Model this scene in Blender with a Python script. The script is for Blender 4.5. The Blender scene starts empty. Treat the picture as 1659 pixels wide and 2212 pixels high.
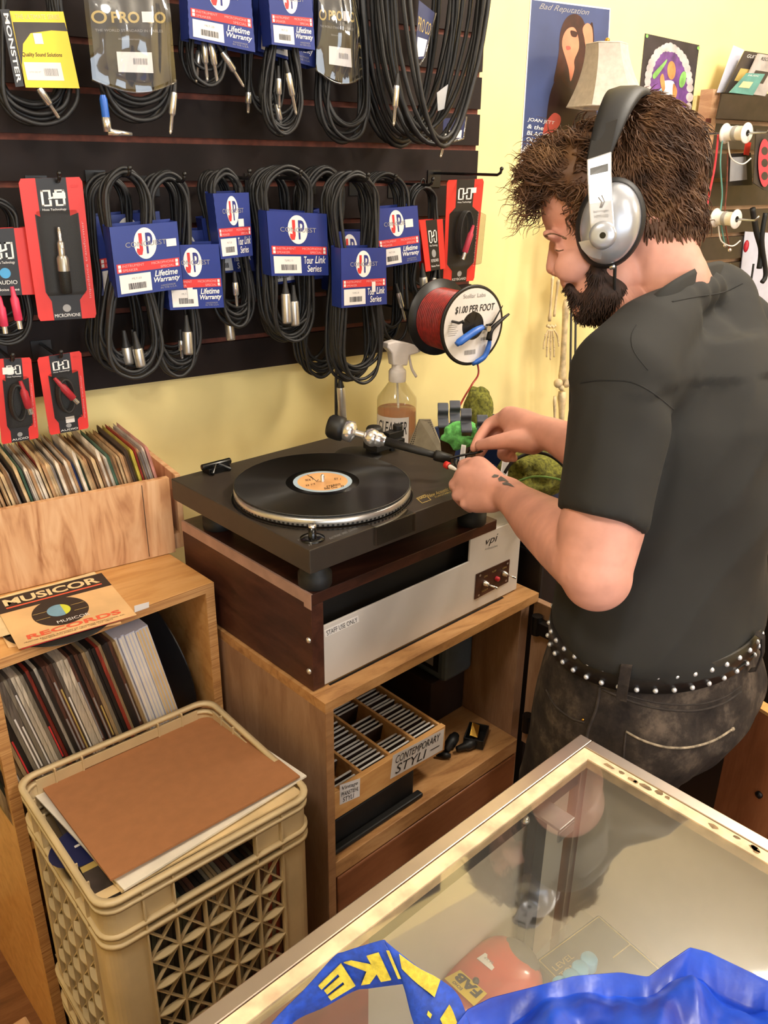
import bpy, bmesh, math, random
from mathutils import Vector as V, Matrix, noise
random.seed(11)
SC = bpy.context.scene
COL = SC.collection
PI = math.pi
# ---- the camera, solved from the photograph's vanishing points ----
FPX, PITCH, ROLL, YAWW, TH = 1788.711, 0.39936831, 0.01291853, 0.59793234, 0.15769724
CAM = V((0, -1.65, 1.58))
CP, SP, CW, SW, C9, S9 = math.cos(PITCH), math.sin(PITCH), math.cos(YAWW), math.sin(YAWW), math.cos(TH), math.sin(TH)
def ray(x, y):
    cx, cy = (x - 829.5) / FPX, (y - 1106) / FPX
    c, s = math.cos(ROLL), math.sin(ROLL)
    r, q = c * cx + s * cy, -s * cx + c * cy
    dn, fw = q * CP + SP, -q * SP + CP
    return V((r * CW + fw * SW, -r * SW + fw * CW, -dn))
def onY(x, y, Y): r = ray(x, y); return CAM + r * ((Y - CAM.y) / r.y)
def onZ(x, y, z): r = ray(x, y); return CAM + r * ((z - CAM.z) / r.z)
def onP(x, y, p, n): r = ray(x, y); return CAM + r * ((p - CAM).dot(n) / r.dot(n))
def onFY(x, y, v): return onP(x, y, Fw(0, v, 0), V((-S9, C9, 0)))
def onFX(x, y, u): return onP(x, y, Fw(u, 0, 0), V((C9, S9, 0)))
FWD = ray(829.5, 1106).normalized()
def dp(x, y, d): r = ray(x, y); return CAM + r * (d / r.dot(FWD))
def Fw(u, v, z): return V((u * C9 - v * S9, u * S9 + v * C9, z))      # the furniture stands turned from the wall
def Fi(p): return V((p[0] * C9 + p[1] * S9, -p[0] * S9 + p[1] * C9, p[2]))
FX, FY, UZ = V((C9, S9, 0)), V((-S9, C9, 0)), V((0, 0, 1))
def lerp(a, b, t): return a + (b - a) * t
def ident(x, y, z): return V((x, y, z))
rnd = random.uniform

# ---- materials ----
M = {}
def lin(c):
    return tuple((x / 255 / 12.92 if x / 255 <= .04045 else ((x / 255 + .055) / 1.055) ** 2.4) for x in c) + (1,)
def base_mat(name, rgb, rough=.5, metal=0, spec=.5, coat=0, alpha=None):
    m = bpy.data.materials.new(name); m.use_nodes = True
    nt = m.node_tree; b = nt.nodes['Principled BSDF']
    b.inputs['Base Color'].default_value = lin(rgb); b.inputs['Roughness'].default_value = rough
    b.inputs['Metallic'].default_value = metal; b.inputs['Specular IOR Level'].default_value = spec
    b.inputs['Coat Weight'].default_value = coat
    M[name] = m
    return m, nt, b
def nd(nt, t, **kw):
    n = nt.nodes.new(t)
    for k, v in kw.items():
        if k in n.inputs: n.inputs[k].default_value = v
        else: setattr(n, k, v)
    return n
def coords(nt, scale=(1, 1, 1), rot=(0, 0, 0), kind='Object'):
    t = nd(nt, 'ShaderNodeTexCoord'); mp = nd(nt, 'ShaderNodeMapping')
    mp.inputs['Scale'].default_value = scale; mp.inputs['Rotation'].default_value = rot
    nt.links.new(t.outputs[kind], mp.inputs['Vector']); return mp.outputs['Vector']
def ramp(nt, fac, stops):
    r = nd(nt, 'ShaderNodeValToRGB'); e = r.color_ramp.elements
    while len(e) < len(stops): e.new(.5)
    for i, (p, c) in enumerate(stops): e[i].position = p; e[i].color = lin(c) if len(c) == 3 else c
    nt.links.new(fac, r.inputs['Fac']); return r.outputs['Color']
def bump(nt, b, h, strength=.2, dist=.001):
    n = nd(nt, 'ShaderNodeBump'); n.inputs['Strength'].default_value = strength; n.inputs['Distance'].default_value = dist
    nt.links.new(h, n.inputs['Height']); nt.links.new(n.outputs['Normal'], b.inputs['Normal'])
def plain(name, rgb, rough=.5, metal=0, var=.06, scale=30, bmp=0, spec=.5, coat=0):
    m, nt, b = base_mat(name, rgb, rough, metal, spec, coat)
    v = coords(nt)
    n = nd(nt, 'ShaderNodeTexNoise', Scale=scale, Detail=4.0); nt.links.new(v, n.inputs['Vector'])
    lo = tuple(max(0, c * (1 - var * 1.6)) for c in rgb); hi = tuple(min(255, c * (1 + var)) for c in rgb)
    nt.links.new(ramp(nt, n.outputs['Fac'], [(.3, lo), (.7, hi)]), b.inputs['Base Color'])
    if bmp: bump(nt, b, n.outputs['Fac'], bmp, .002)
    return m
def wood(name, c1, c2, c3, scale=(1, 1, 1), rot=(0, 0, TH), rough=.45, ring=14, dist=6, coat=0, fine=.5):
    m, nt, b = base_mat(name, c2, rough, 0, .4, coat)
    v = coords(nt, scale, rot)
    w = nd(nt, 'ShaderNodeTexNoise', Scale=ring, Detail=3.0, Distortion=dist * .12); nt.links.new(v, w.inputs['Vector'])
    g = nd(nt, 'ShaderNodeTexNoise', Scale=ring * 9, Detail=6.0, Roughness=.7); nt.links.new(v, g.inputs['Vector'])
    mx = nd(nt, 'ShaderNodeMix', data_type='FLOAT'); mx.inputs[0].default_value = fine * .6
    nt.links.new(w.outputs['Fac'], mx.inputs[2]); nt.links.new(g.outputs['Fac'], mx.inputs[3])
    nt.links.new(ramp(nt, mx.outputs[0], [(.32, c1), (.5, c2), (.68, c3)]), b.inputs['Base Color'])
    bump(nt, b, g.outputs['Fac'], .12, .0006)
    return m
plain('wall_paint', (246, 226, 158), .75, var=.02, scale=6, bmp=.05)
plain('ceiling_paint', (236, 232, 220), .8, var=.02)
wood('floor_wood', (96, 62, 38), (128, 84, 52), (150, 104, 68), (1, 8, 1), ring=4)
plain('slat_laminate', (34, 24, 22), .6, var=.1, scale=14, spec=.22)
plain('slat_core', (112, 56, 40), .7, var=.12, scale=60)
plain('rack_laminate', (62, 52, 44), .45, var=.08)
wood('raw_edge', (176, 132, 100), (198, 154, 118), (212, 172, 136), (1, 1, 6), ring=12)
wood('ply_shelf', (196, 138, 78), (214, 160, 98), (224, 174, 114), (2, 14, 14), ring=3, rough=.35, fine=.4)
wood('ply_box', (158, 104, 66), (204, 154, 110), (218, 174, 132), (6, 6, 1.1), ring=4.2, dist=16, rough=.6, rot=(0, .15, 0), fine=.15)
wood('ply_edge', (150, 98, 56), (196, 146, 92), (216, 170, 116), (1, 1, 60), ring=5, rough=.6)
wood('cab_top', (146, 100, 60), (184, 136, 86), (200, 154, 104), (3, 16, 16), ring=3, rough=.45)
wood('cab_side', (138, 102, 76), (160, 124, 96), (178, 144, 116), (12, 12, 2), ring=2.4, rough=.5)
wood('cab_front', (142, 102, 66), (164, 120, 80), (178, 136, 94), (2, 14, 14), ring=3, rough=.5)
wood('drawer_front', (112, 66, 38), (132, 80, 48), (146, 92, 58), (2, 14, 14), ring=2, rough=.45)
wood('walnut', (48, 26, 19), (70, 39, 29), (88, 52, 38), (14, 2, 14), ring=3, rough=.42, fine=.6)
wood('walnut_front', (44, 24, 17), (66, 36, 26), (84, 48, 34), (2, 14, 14), ring=3, rough=.42, fine=.6)
wood('oak_door', (128, 76, 48), (152, 94, 62), (168, 110, 76), (10, 10, 1.4), ring=2.6, rough=.45)
plain('tape', (168, 132, 116), .6, var=.05)
plain('tt_black', (56, 48, 41), .42, var=.03, scale=60)
plain('tt_dark', (20, 17, 15), .55, var=.05)
plain('black_gloss', (14, 13, 13), .18, var=.02)
plain('black_rubber', (22, 22, 23), .6, var=.08)
plain('cable_black', (33, 32, 33), .5, var=.1, scale=80)
plain('hook_black', (24, 22, 22), .35, var=.05)
plain('chrome', (226, 224, 222), .2, .85, var=.02)
plain('nickel', (206, 202, 196), .3, .8, var=.04)
plain('gold', (196, 152, 66), .25, 1, var=.04)
plain('alu', (206, 192, 180), .34, 1, var=.03, scale=12)
plain('alu_dark', (78, 74, 76), .4, .6, var=.05)
plain('zinc', (176, 180, 186), .3, 1, var=.06)
plain('seal_cream', (234, 202, 164), .6, var=.1, scale=40)
plain('blue_card', (38, 54, 128), .38, var=.05, scale=8)
plain('blue_card_dark', (24, 34, 84), .4, var=.05, scale=8)
plain('red_card', (216, 48, 40), .4, var=.04, scale=8)
plain('red_ink', (205, 52, 52), .5, var=.03)
plain('black_card', (26, 22, 22), .4, var=.06, scale=8)
plain('yellow_card', (242, 206, 36), .4, var=.03, scale=8)
plain('white_ink', (232, 228, 224), .55, var=.02)
plain('white_label', (232, 226, 222), .5, var=.02, scale=8)
plain('grey_ink', (150, 148, 148), .55, var=.03)
plain('pink_ink', (228, 160, 160), .55, var=.03)
plain('black_ink', (24, 22, 24), .6, var=.03)
plain('gold_ink', (186, 160, 92), .45, var=.03)
plain('blue_ink', (40, 46, 120), .5, var=.03)
plain('cyan_ink', (70, 150, 200), .5, var=.03)
plain('red_plastic', (200, 44, 60), .35, var=.05)
plain('pink_plastic', (214, 60, 92), .35, var=.05)
plain('copper_red', (150, 40, 34), .35, var=.12, scale=90)
plain('spool_black', (22, 20, 20), .4, var=.05)
plain('plier_blue', (36, 96, 190), .35, var=.05)
plain('steel_dark', (48, 46, 46), .35, .8, var=.08)
plain('white_plastic', (228, 222, 216), .4, var=.02)
plain('trigger_white', (232, 222, 216), .42, var=.03)
plain('clamp_grey', (76, 80, 92), .45, var=.05)
plain('clamp_metal', (104, 84, 62), .35, .8, var=.1)
plain('green_cloth', (112, 200, 110), .9, var=.14, scale=120, bmp=.6)
plain('olive_cloth', (112, 112, 44), .95, var=.22, scale=160, bmp=.8)
plain('navy_plastic', (36, 46, 76), .45, var=.05)
plain('amp_blue', (84, 98, 106), .5, var=.04)
plain('speaker_brown', (46, 30, 22), .6, var=.08)
plain('bone', (208, 184, 142), .55, var=.12, scale=50)
plain('shade_fabric', (192, 180, 168), .8, var=.04, scale=80)
plain('crate_beige', (208, 186, 146), .42, var=.04, scale=12)
plain('cardboard', (166, 112, 72), .8, var=.02, scale=50, bmp=.1)
plain('paper_white', (238, 230, 216), .7, var=.03, scale=20)
plain('paper_cream', (226, 198, 150), .75, var=.05, scale=20)
plain('paper_cool', (206, 208, 226), .7, var=.03, scale=20)
plain('pedal_red', (206, 66, 44), .3, var=.04, coat=.4)
plain('pedal_grey', (96, 88, 84), .6, var=.06)
plain('pedal_olive', (70, 66, 52), .5, var=.06)
plain('knob_blue', (86, 168, 206), .4, var=.04)
plain('panel_grey', (196, 184, 168), .5, var=.04, scale=5)
plain('panel_red', (150, 52, 40), .5, var=.05)
plain('stand_black', (28, 26, 26), .45, var=.06)
plain('vinyl_edge', (18, 17, 17), .3, var=.05)
plain('poster_blue', (62, 74, 116), .4, var=.1, scale=5)
plain('poster_dark', (44, 24, 26), .4, var=.12, scale=12)
plain('poster_skin', (214, 134, 104), .4, var=.08, scale=18)
plain('poster_hair', (58, 28, 24), .4, var=.2, scale=30)
plain('poster_red', (200, 84, 74), .4, var=.1, scale=20)
plain('poster_purple', (106, 66, 130), .4, var=.2, scale=30)
plain('poster_cloud', (196, 184, 184), .4, var=.1, scale=30)
plain('poster_night', (52, 46, 52), .4, var=.2, scale=14)
plain('poster_orange', (206, 140, 84), .4, var=.15, scale=30)
plain('poster_green', (126, 180, 96), .4, var=.15, scale=30)
plain('poster_ice', (150, 190, 214), .4, var=.1, scale=30)
plain('note_paper', (226, 204, 140), .75, var=.06, scale=40)
plain('sticker_red', (206, 62, 80), .4, var=.06)
plain('label_orange', (224, 168, 112), .5, var=.06, scale=14)
plain('label_blue', (164, 182, 196), .5, var=.05, scale=20)
plain('sleeve_tan', (222, 178, 124), .7, var=.06, scale=10)
plain('sleeve_black', (40, 32, 30), .55, var=.05, scale=10)
plain('sleeve_orange', (222, 92, 62), .6, var=.04)
plain('sleeve_blue', (118, 158, 180), .6, var=.04)
plain('sleeve_lime', (204, 206, 62), .6, var=.04)
plain('bag_yellow', (222, 198, 62), .5, var=.08, scale=200, bmp=.4)
plain('cast_black', (20, 19, 18), .5, var=.1)
plain('skin', (212, 153, 136), .5, var=.05, scale=22, spec=.35)
plain('lip', (176, 100, 92), .5, var=.05)
plain('tattoo_ink', (96, 92, 88), .6, var=.1)
plain('beard_base', (52, 33, 26), .8, var=.2, scale=90)
plain('shirt', (31, 30, 28), .85, var=.06, scale=14)
plain('belt_black', (20, 18, 18), .4, var=.08)
plain('shoe', (26, 24, 24), .5, var=.06)
plain('silver_plastic', (186, 190, 200), .28, .55, var=.02)
plain('silver_light', (214, 216, 224), .26, .5, var=.02)
plain('pad_black', (24, 24, 27), .6, var=.06)
plain('mag_grey', (176, 168, 164), .5, var=.1, scale=20)
plain('mag_dark', (62, 54, 50), .5, var=.15, scale=20)
plain('mag_teal', (92, 148, 140), .5, var=.1, scale=20)
plain('lamp_white', (240, 236, 226), .5, var=.01)
# hair: dark and light brown strands along the head
m, nt, b = base_mat('hair', (84, 56, 38), .55, 0, .35)
n = nd(nt, 'ShaderNodeTexNoise', Scale=26.0, Detail=3.0); nt.links.new(coords(nt), n.inputs['Vector'])
nt.links.new(ramp(nt, n.outputs['Fac'], [(.3, (58, 38, 27)), (.52, (96, 66, 46)), (.72, (128, 94, 64))]), b.inputs['Base Color'])
# washed black denim
m, nt, b = base_mat('denim', (78, 66, 58), .9, 0, .2)
v = coords(nt)
n = nd(nt, 'ShaderNodeTexNoise', Scale=17.0, Detail=7.0, Roughness=.7); nt.links.new(v, n.inputs['Vector'])
nt.links.new(ramp(nt, n.outputs['Fac'], [(.36, (34, 29, 29)), (.52, (54, 47, 43)), (.7, (98, 86, 76))]), b.inputs['Base Color'])
n2 = nd(nt, 'ShaderNodeTexNoise', Scale=700.0); nt.links.new(v, n2.inputs['Vector']); bump(nt, b, n2.outputs['Fac'], .25, .0008)
plain('denim_seam', (54, 46, 42), .9, var=.2, scale=60)
plain('denim_thread', (150, 136, 116), .9, var=.2, scale=120)
# pressed vinyl: fine rings that stretch the highlights
m, nt, b = base_mat('vinyl', (18, 16, 15), .32, 0, .9)
b.inputs['Anisotropic'].default_value = .92
tg = nd(nt, 'ShaderNodeTangent', direction_type='RADIAL', axis='Z'); nt.links.new(tg.outputs[0], b.inputs['Tangent'])
tc = nd(nt, 'ShaderNodeTexCoord'); w = nd(nt, 'ShaderNodeTexWave', wave_type='RINGS', rings_direction='Z', Scale=90.0, Distortion=.0)
nt.links.new(tc.outputs['Object'], w.inputs['Vector'])
bump(nt, b, w.outputs['Fac'], .06, .0003)
# woven tarpaulin of the blue bag
m, nt, b = base_mat('tarp', (24, 64, 190), .36, 0, .5)
v = coords(nt)
br = nd(nt, 'ShaderNodeTexBrick', Scale=160.0); nt.links.new(v, br.inputs['Vector'])
n = nd(nt, 'ShaderNodeTexNoise', Scale=24.0, Detail=4.0); nt.links.new(v, n.inputs['Vector'])
nt.links.new(ramp(nt, n.outputs['Fac'], [(.3, (16, 46, 156)), (.7, (34, 84, 214))]), b.inputs['Base Color'])
bump(nt, b, n.outputs['Fac'], .35, .004)
plain('strap_blue', (28, 72, 186), .55, var=.1, scale=180, bmp=.3)
# perforated speaker metal
m, nt, b = base_mat('perforated', (150, 142, 128), .45, .5)
v = coords(nt, (1, 1, 1))
vo = nd(nt, 'ShaderNodeTexVoronoi', Scale=170.0); vo.inputs['Randomness'].default_value = 0; nt.links.new(v, vo.inputs['Vector'])
nt.links.new(ramp(nt, vo.outputs['Distance'], [(.34, (58, 52, 44)), (.42, (178, 170, 152))]), b.inputs['Base Color'])
# clear things
def clear(name, tint, refl=.5, rough=.02, body=0.0, ior=1.45):
    m = bpy.data.materials.new(name); m.use_nodes = True; nt = m.node_tree
    for n in list(nt.nodes): nt.nodes.remove(n)
    o = nd(nt, 'ShaderNodeOutputMaterial'); t = nd(nt, 'ShaderNodeBsdfTransparent'); g = nd(nt, 'ShaderNodeBsdfGlossy')
    t.inputs['Color'].default_value = lin(tint); g.inputs['Roughness'].default_value = rough
    f = nd(nt, 'ShaderNodeFresnel', IOR=ior); k = nd(nt, 'ShaderNodeMath', operation='MULTIPLY'); k.inputs[1].default_value = refl
    ge = nd(nt, 'ShaderNodeNewGeometry'); iv = nd(nt, 'ShaderNodeMath', operation='SUBTRACT'); iv.inputs[0].default_value = 1; nt.links.new(ge.outputs['Backfacing'], iv.inputs[1]); k2 = nd(nt, 'ShaderNodeMath', operation='MULTIPLY'); nt.links.new(f.outputs[0], k2.inputs[0]); nt.links.new(iv.outputs[0], k2.inputs[1]); nt.links.new(k2.outputs[0], k.inputs[0]); mx = nd(nt, 'ShaderNodeMixShader')
    nt.links.new(k.outputs[0], mx.inputs[0]); nt.links.new(t.outputs[0], mx.inputs[1]); nt.links.new(g.outputs[0], mx.inputs[2])
    last = mx
    if body:
        d = nd(nt, 'ShaderNodeBsdfDiffuse'); d.inputs['Color'].default_value = lin(tint); m2 = nd(nt, 'ShaderNodeMixShader'); m2.inputs[0].default_value = body
        nt.links.new(mx.outputs[0], m2.inputs[1]); nt.links.new(d.outputs[0], m2.inputs[2]); last = m2
    nt.links.new(last.outputs[0], o.inputs['Surface']); M[name] = m
clear('case_glass', (246, 247, 244), 5.2, .03, .012)
clear('bag_film', (244, 245, 248), 4.0, .07, .006)
clear('blister_film', (236, 234, 230), 2.0, .08, .01)
clear('bottle_film', (236, 232, 216), 1.6, .05, .12)
clear('cleaner_fluid', (232, 178, 120), .6, .05, .3)
clear('acrylic', (240, 240, 238), 2.2, .02, .0)

# ---- mesh builder ----
_tx = {}
def text_shape(s, bold=0, shear=0):
    k = (s, bold, shear)
    if k not in _tx:
        cu = bpy.data.curves.new('lettering', 'FONT'); cu.body = s; cu.offset = bold; cu.shear = shear; cu.resolution_u = 3; cu.fill_mode = 'FRONT'
        o = bpy.data.objects.new('lettering', cu); COL.objects.link(o)
        dg = bpy.context.evaluated_depsgraph_get(); me = o.evaluated_get(dg).to_mesh()
        vs = [(v.co.x, v.co.y) for v in me.vertices]; fs = [tuple(p.vertices) for p in me.polygons]
        bpy.data.objects.remove(o); bpy.data.curves.remove(cu)
        x0, x1 = min(v[0] for v in vs), max(v[0] for v in vs); y0, y1 = min(v[1] for v in vs), max(v[1] for v in vs)
        _tx[k] = ([((a - x0) / (x1 - x0 or 1), (b - y0) / (y1 - y0 or 1)) for a, b in vs], fs, (x1 - x0) / (y1 - y0 or 1))
    return _tx[k]
class MB:
    def __init__(s, mat=None): s.v = []; s.f = []; s.mi = []; s.sm = []; s.mats = []; s.cur = 0; (s.mat(mat) if mat else None)
    def mat(s, name):
        if name not in s.mats: s.mats.append(name)
        s.cur = s.mats.index(name); return s
    def add(s, vs, fs, smooth=False):
        o = len(s.v); s.v += [V(v) for v in vs]
        for f in fs: s.f.append([i + o for i in f]); s.mi.append(s.cur); s.sm.append(smooth)
        return s
    def box(s, x0, x1, y0, y1, z0, z1, fr=ident):
        p = [fr(x, y, z) for z in (z0, z1) for y in (y0, y1) for x in (x0, x1)]
        return s.add(p, [(0, 2, 3, 1), (4, 5, 7, 6), (0, 1, 5, 4), (2, 6, 7, 3), (0, 4, 6, 2), (1, 3, 7, 5)])
    def quad(s, a, b, c, d): return s.add([a, b, c, d], [(0, 1, 2, 3)])
    def prism(s, pts, off):
        n = len(pts); off = V(off); p = [V(q) for q in pts]
        return s.add(p + [q + off for q in p], [tuple(range(n))[::-1], tuple(range(n, 2 * n))] + [(i, (i + 1) % n, n + (i + 1) % n, n + i) for i in range(n)])
    def tube(s, pts, r, n=8, closed=False, caps=True, flat=1.0):
        pts = [V(p) for p in pts]; k = len(pts); vs = []; nrm = None
        for i, p in enumerate(pts):
            t = (pts[(i + 1) % k] - pts[i - 1]) if closed else (pts[min(i + 1, k - 1)] - pts[max(i - 1, 0)])
            if t.length < 1e-9: t = V((0, 0, 1))
            t.normalize()
            if nrm is None: nrm = t.orthogonal().normalized()
            else:
                nrm = nrm - t * nrm.dot(t)
                nrm = nrm.normalized() if nrm.length > 1e-6 else t.orthogonal().normalized()
            b = t.cross(nrm); rr = r[i] if isinstance(r, (list, tuple)) else r
            for j in range(n):
                a = 2 * PI * j / n; vs.append(p + nrm * (math.cos(a) * rr) + b * (math.sin(a) * rr * flat))
        fs = [(i * n + j, i * n + (j + 1) % n, ((i + 1) % k) * n + (j + 1) % n, ((i + 1) % k) * n + j) for i in range(k if closed else k - 1) for j in range(n)]
        if closed:
            pass
        elif caps: fs += [tuple(range(n))[::-1], tuple(range((k - 1) * n, k * n))]
        return s.add(vs, fs, True)
    def lathe(s, prof, o, axis=(0, 0, 1), n=24, cap=True, xdir=None):
        o = V(o); ax = V(axis).normalized(); x = V(xdir).normalized() if xdir else ax.orthogonal().normalized(); y = ax.cross(x); vs = []
        for r, h in prof:
            for j in range(n):
                a = 2 * PI * j / n; vs.append(o + ax * h + x * (math.cos(a) * r) + y * (math.sin(a) * r))
        k = len(prof); fs = [(i * n + j, i * n + (j + 1) % n, (i + 1) * n + (j + 1) % n, (i + 1) * n + j) for i in range(k - 1) for j in range(n)]
        s.add(vs, fs, True)
        if cap:
            for i, fl in ((0, True), (k - 1, False)):
                r, h = prof[i]
                if r > 1e-5:
                    ring = [o + ax * h + x * (math.cos(2 * PI * j / n) * r) + y * (math.sin(2 * PI * j / n) * r) for j in range(n)]
                    s.add(ring, [tuple(range(n))[::-1] if fl else tuple(range(n))])
        return s
    def cyl(s, a, b, r, n=16, r2=None):
        a, b = V(a), V(b); L = (b - a).length
        return s.lathe([(r, 0), (r if r2 is None else r2, L)], a, b - a, n)
    def ball(s, c, r, n=14, m=8, sc=(1, 1, 1), rot=None):
        c = V(c); vs = []
        for i in range(m + 1):
            ph = PI * i / m
            for j in range(n):
                a = 2 * PI * j / n; d = V((math.sin(ph) * math.cos(a) * sc[0], math.sin(ph) * math.sin(a) * sc[1], math.cos(ph) * sc[2])) * r
                vs.append(c + (rot @ d if rot else d))
        return s.add(vs, [(i * n + j, (i + 1) * n + j, (i + 1) * n + (j + 1) % n, i * n + (j + 1) % n) for i in range(m) for j in range(n)], True)
    def loft(s, rings, cap=True, smooth=True):
        n = len(rings[0]); vs = [p for r in rings for p in r]
        fs = [(i * n + j, i * n + (j + 1) % n, (i + 1) * n + (j + 1) % n, (i + 1) * n + j) for i in range(len(rings) - 1) for j in range(n)]
        if cap: fs += [tuple(range(n))[::-1], tuple(range((len(rings) - 1) * n, len(rings) * n))]
        return s.add(vs, fs, smooth)
    def text(s, t, mp, u0, v0, u1, v1, h=.0004, bold=0, shear=0, keep=False):
        vs, fs, asp = text_shape(t, bold, shear)
        return s.add([mp(lerp(u0, u1, a), lerp(v1, v0, b), h) for a, b in vs], fs)
class Card:                                         # a flat face with its own u (along) and v (down) from 0 to 1
    def __init__(s, tl, tr, br, bl, out=None):
        s.c = [V(tl), V(tr), V(br), V(bl)]
        n = (s.c[1] - s.c[0]).cross(s.c[3] - s.c[0]).normalized()
        o = V(out) if out is not None else CAM - s.c[0]
        s.n = n if n.dot(o) > 0 else -n
    def __call__(s, u, v, h=0):
        a, b, c, d = s.c
        return a * (1 - u) * (1 - v) + b * u * (1 - v) + c * u * v + d * (1 - u) * v + s.n * h
    def rect(s, mb, m, u0, v0, u1, v1, h=.0003): mb.mat(m).quad(s(u0, v0, h), s(u0, v1, h), s(u1, v1, h), s(u1, v0, h))
    def ell(s, mb, m, u, v, ru, rv, h=.0003, n=24): mb.mat(m).add([s(u + ru * math.cos(2 * PI * i / n), v - rv * math.sin(2 * PI * i / n), h) for i in range(n)], [tuple(range(n))])
    def poly(s, mb, m, pts, h=.0003): mb.mat(m).add([s(u, v, h) for u, v in pts], [tuple(range(len(pts)))])
    def txt(s, mb, m, t, u0, v0, u1, v1, h=.0006, bold=0, shear=0): mb.mat(m).text(t, s, u0, v0, u1, v1, h, bold, shear)
    def body(s, mb, m, t=.0006, pts=None):
        q = pts or [(0, 0), (1, 0), (1, 1), (0, 1)]
        mb.mat(m).prism([s(u, v, -t) for u, v in q], s.n * t)
    def bars(s, mb, m, u0, v0, u1, v1, n=16, h=.0006, seed=1):
        r = random.Random(seed); u = u0; mb.mat(m)
        while u < u1:
            w = (u1 - u0) / n * r.choice((.4, .6, 1)); s.rect(mb, m, u, v0, min(u + w, u1), v1, h); u += w + (u1 - u0) / n * r.choice((.4, .7))
def sq(px, py): return px, py
def cardY(tl, tr, br, bl, y, y2=None): return Card(*[onY(p[0], p[1], y if (i < 2 or y2 is None) else y2) for i, p in enumerate((tl, tr, br, bl))])

# ---- objects ----
BASE = {}
def obj(name, mb, parent=None, base=None, bevel=0, seg=2, label=None, auto=True):
    b = BASE[parent.name] if parent is not None else (V(base) if base is not None else low(mb.v))
    me = bpy.data.meshes.new(name); me.from_pydata([v - b for v in mb.v], [], mb.f)
    for m in mb.mats: me.materials.append(M[m])
    me.polygons.foreach_set('material_index', mb.mi); me.polygons.foreach_set('use_smooth', mb.sm)
    me.validate(); me.update()
    o = bpy.data.objects.new(name, me); COL.objects.link(o); BASE[o.name] = b
    if parent is not None: o.parent = parent
    else: o.location = b
    if bevel:
        md = o.modifiers.new('soft edge', 'BEVEL'); md.width = bevel; md.segments = seg; md.limit_method = 'ANGLE'; md.angle_limit = .6
    if label: o['label'] = label
    return o
def low(vs):
    return V((sum(v[0] for v in vs) / len(vs), sum(v[1] for v in vs) / len(vs), min(v[2] for v in vs)))
def tag(o, label, cat, group=None):
    o['label'] = label; o['category'] = cat
    if group: o['group'] = group
    return o
def thing(name, base, label, cat, group=None):
    o = bpy.data.objects.new(name, None); COL.objects.link(o); o.location = V(base); o.empty_display_size = .05; BASE[o.name] = V(base)
    return tag(o, label, cat, group)
def solo(name, mb, label, cat, group=None, bevel=0, base=None): return tag(obj(name, mb, None, base, bevel), label, cat, group)
def struct(name, mb, bevel=0):
    o = obj(name, mb, None, (0, 0, 0), bevel); o['kind'] = 'structure'; return o
ORD = 'first second third fourth fifth sixth seventh eighth ninth tenth eleventh twelfth thirteenth fourteenth fifteenth sixteenth seventeenth eighteenth nineteenth'.split()
TENS = {2: 'twent', 3: 'thirt', 4: 'fort', 5: 'fift', 6: 'sixt', 7: 'sevent', 8: 'eight', 9: 'ninet'}
def nth(i):
    i += 1
    if i < 20: return ORD[i - 1]
    t, u = divmod(i, 10)
    return TENS[t] + 'ieth' if u == 0 else TENS[t] + 'y-' + ORD[u - 1]
# ---- the setting ----
mb = MB('wall_paint').box(-2.6, 4.6, 0, .12, 0, 2.75); struct('wall_back', mb)
mb = MB('wall_paint').box(-2.72, -2.6, -5.2, .12, 0, 2.75); struct('wall_left', mb)
mb = MB('wall_paint').box(4.6, 4.72, -5.2, .12, 0, 2.75); struct('wall_right', mb)
mb = MB('floor_wood').box(-2.72, 4.72, -5.32, .12, -.08, 0); struct('floor', mb)
mb = MB('ceiling_paint').box(-2.72, 4.72, -5.32, .12, 2.75, 2.85); struct('ceiling', mb)
mb = MB('wall_paint')                               # the shop front, open where its window is
mb.box(-2.72, -2.2, -5.32, -5.2, 0, 2.75); mb.box(2.6, 4.72, -5.32, -5.2, 0, 2.75); mb.box(-2.2, 2.6, -5.32, -5.2, 0, .8); mb.box(-2.2, 2.6, -5.32, -5.2, 2.4, 2.75)
struct('wall_front', mb)
mb = MB('alu')
for x in (-2.2, -.65, .95, 2.55): mb.box(x, x + .05, -5.3, -5.22, .8, 2.4)
mb.box(-2.2, 2.6, -5.3, -5.22, .8, .85); mb.box(-2.2, 2.6, -5.3, -5.22, 2.35, 2.4)
wn = struct('window_1', mb)
p = obj('pane', MB('case_glass').box(-2.15, 2.55, -5.27, -5.262, .85, 2.35), wn)

# ---- camera ----
cd = bpy.data.cameras.new('camera'); cam = bpy.data.objects.new('camera', cd); COL.objects.link(cam)
cd.sensor_fit = 'VERTICAL'; cd.sensor_height = 24; cd.sensor_width = 24 * 1659 / 2212; cd.lens = 24 * FPX / 2212; cd.clip_start = .02
rt = (ray(829.5 + 1, 1106) - ray(829.5, 1106)).normalized(); up = -(ray(829.5, 1107) - ray(829.5, 1106)).normalized()
cam.matrix_world = Matrix((( rt.x, up.x, -FWD.x, CAM.x), (rt.y, up.y, -FWD.y, CAM.y), (rt.z, up.z, -FWD.z, CAM.z), (0, 0, 0, 1)))
SC.camera = cam

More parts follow.
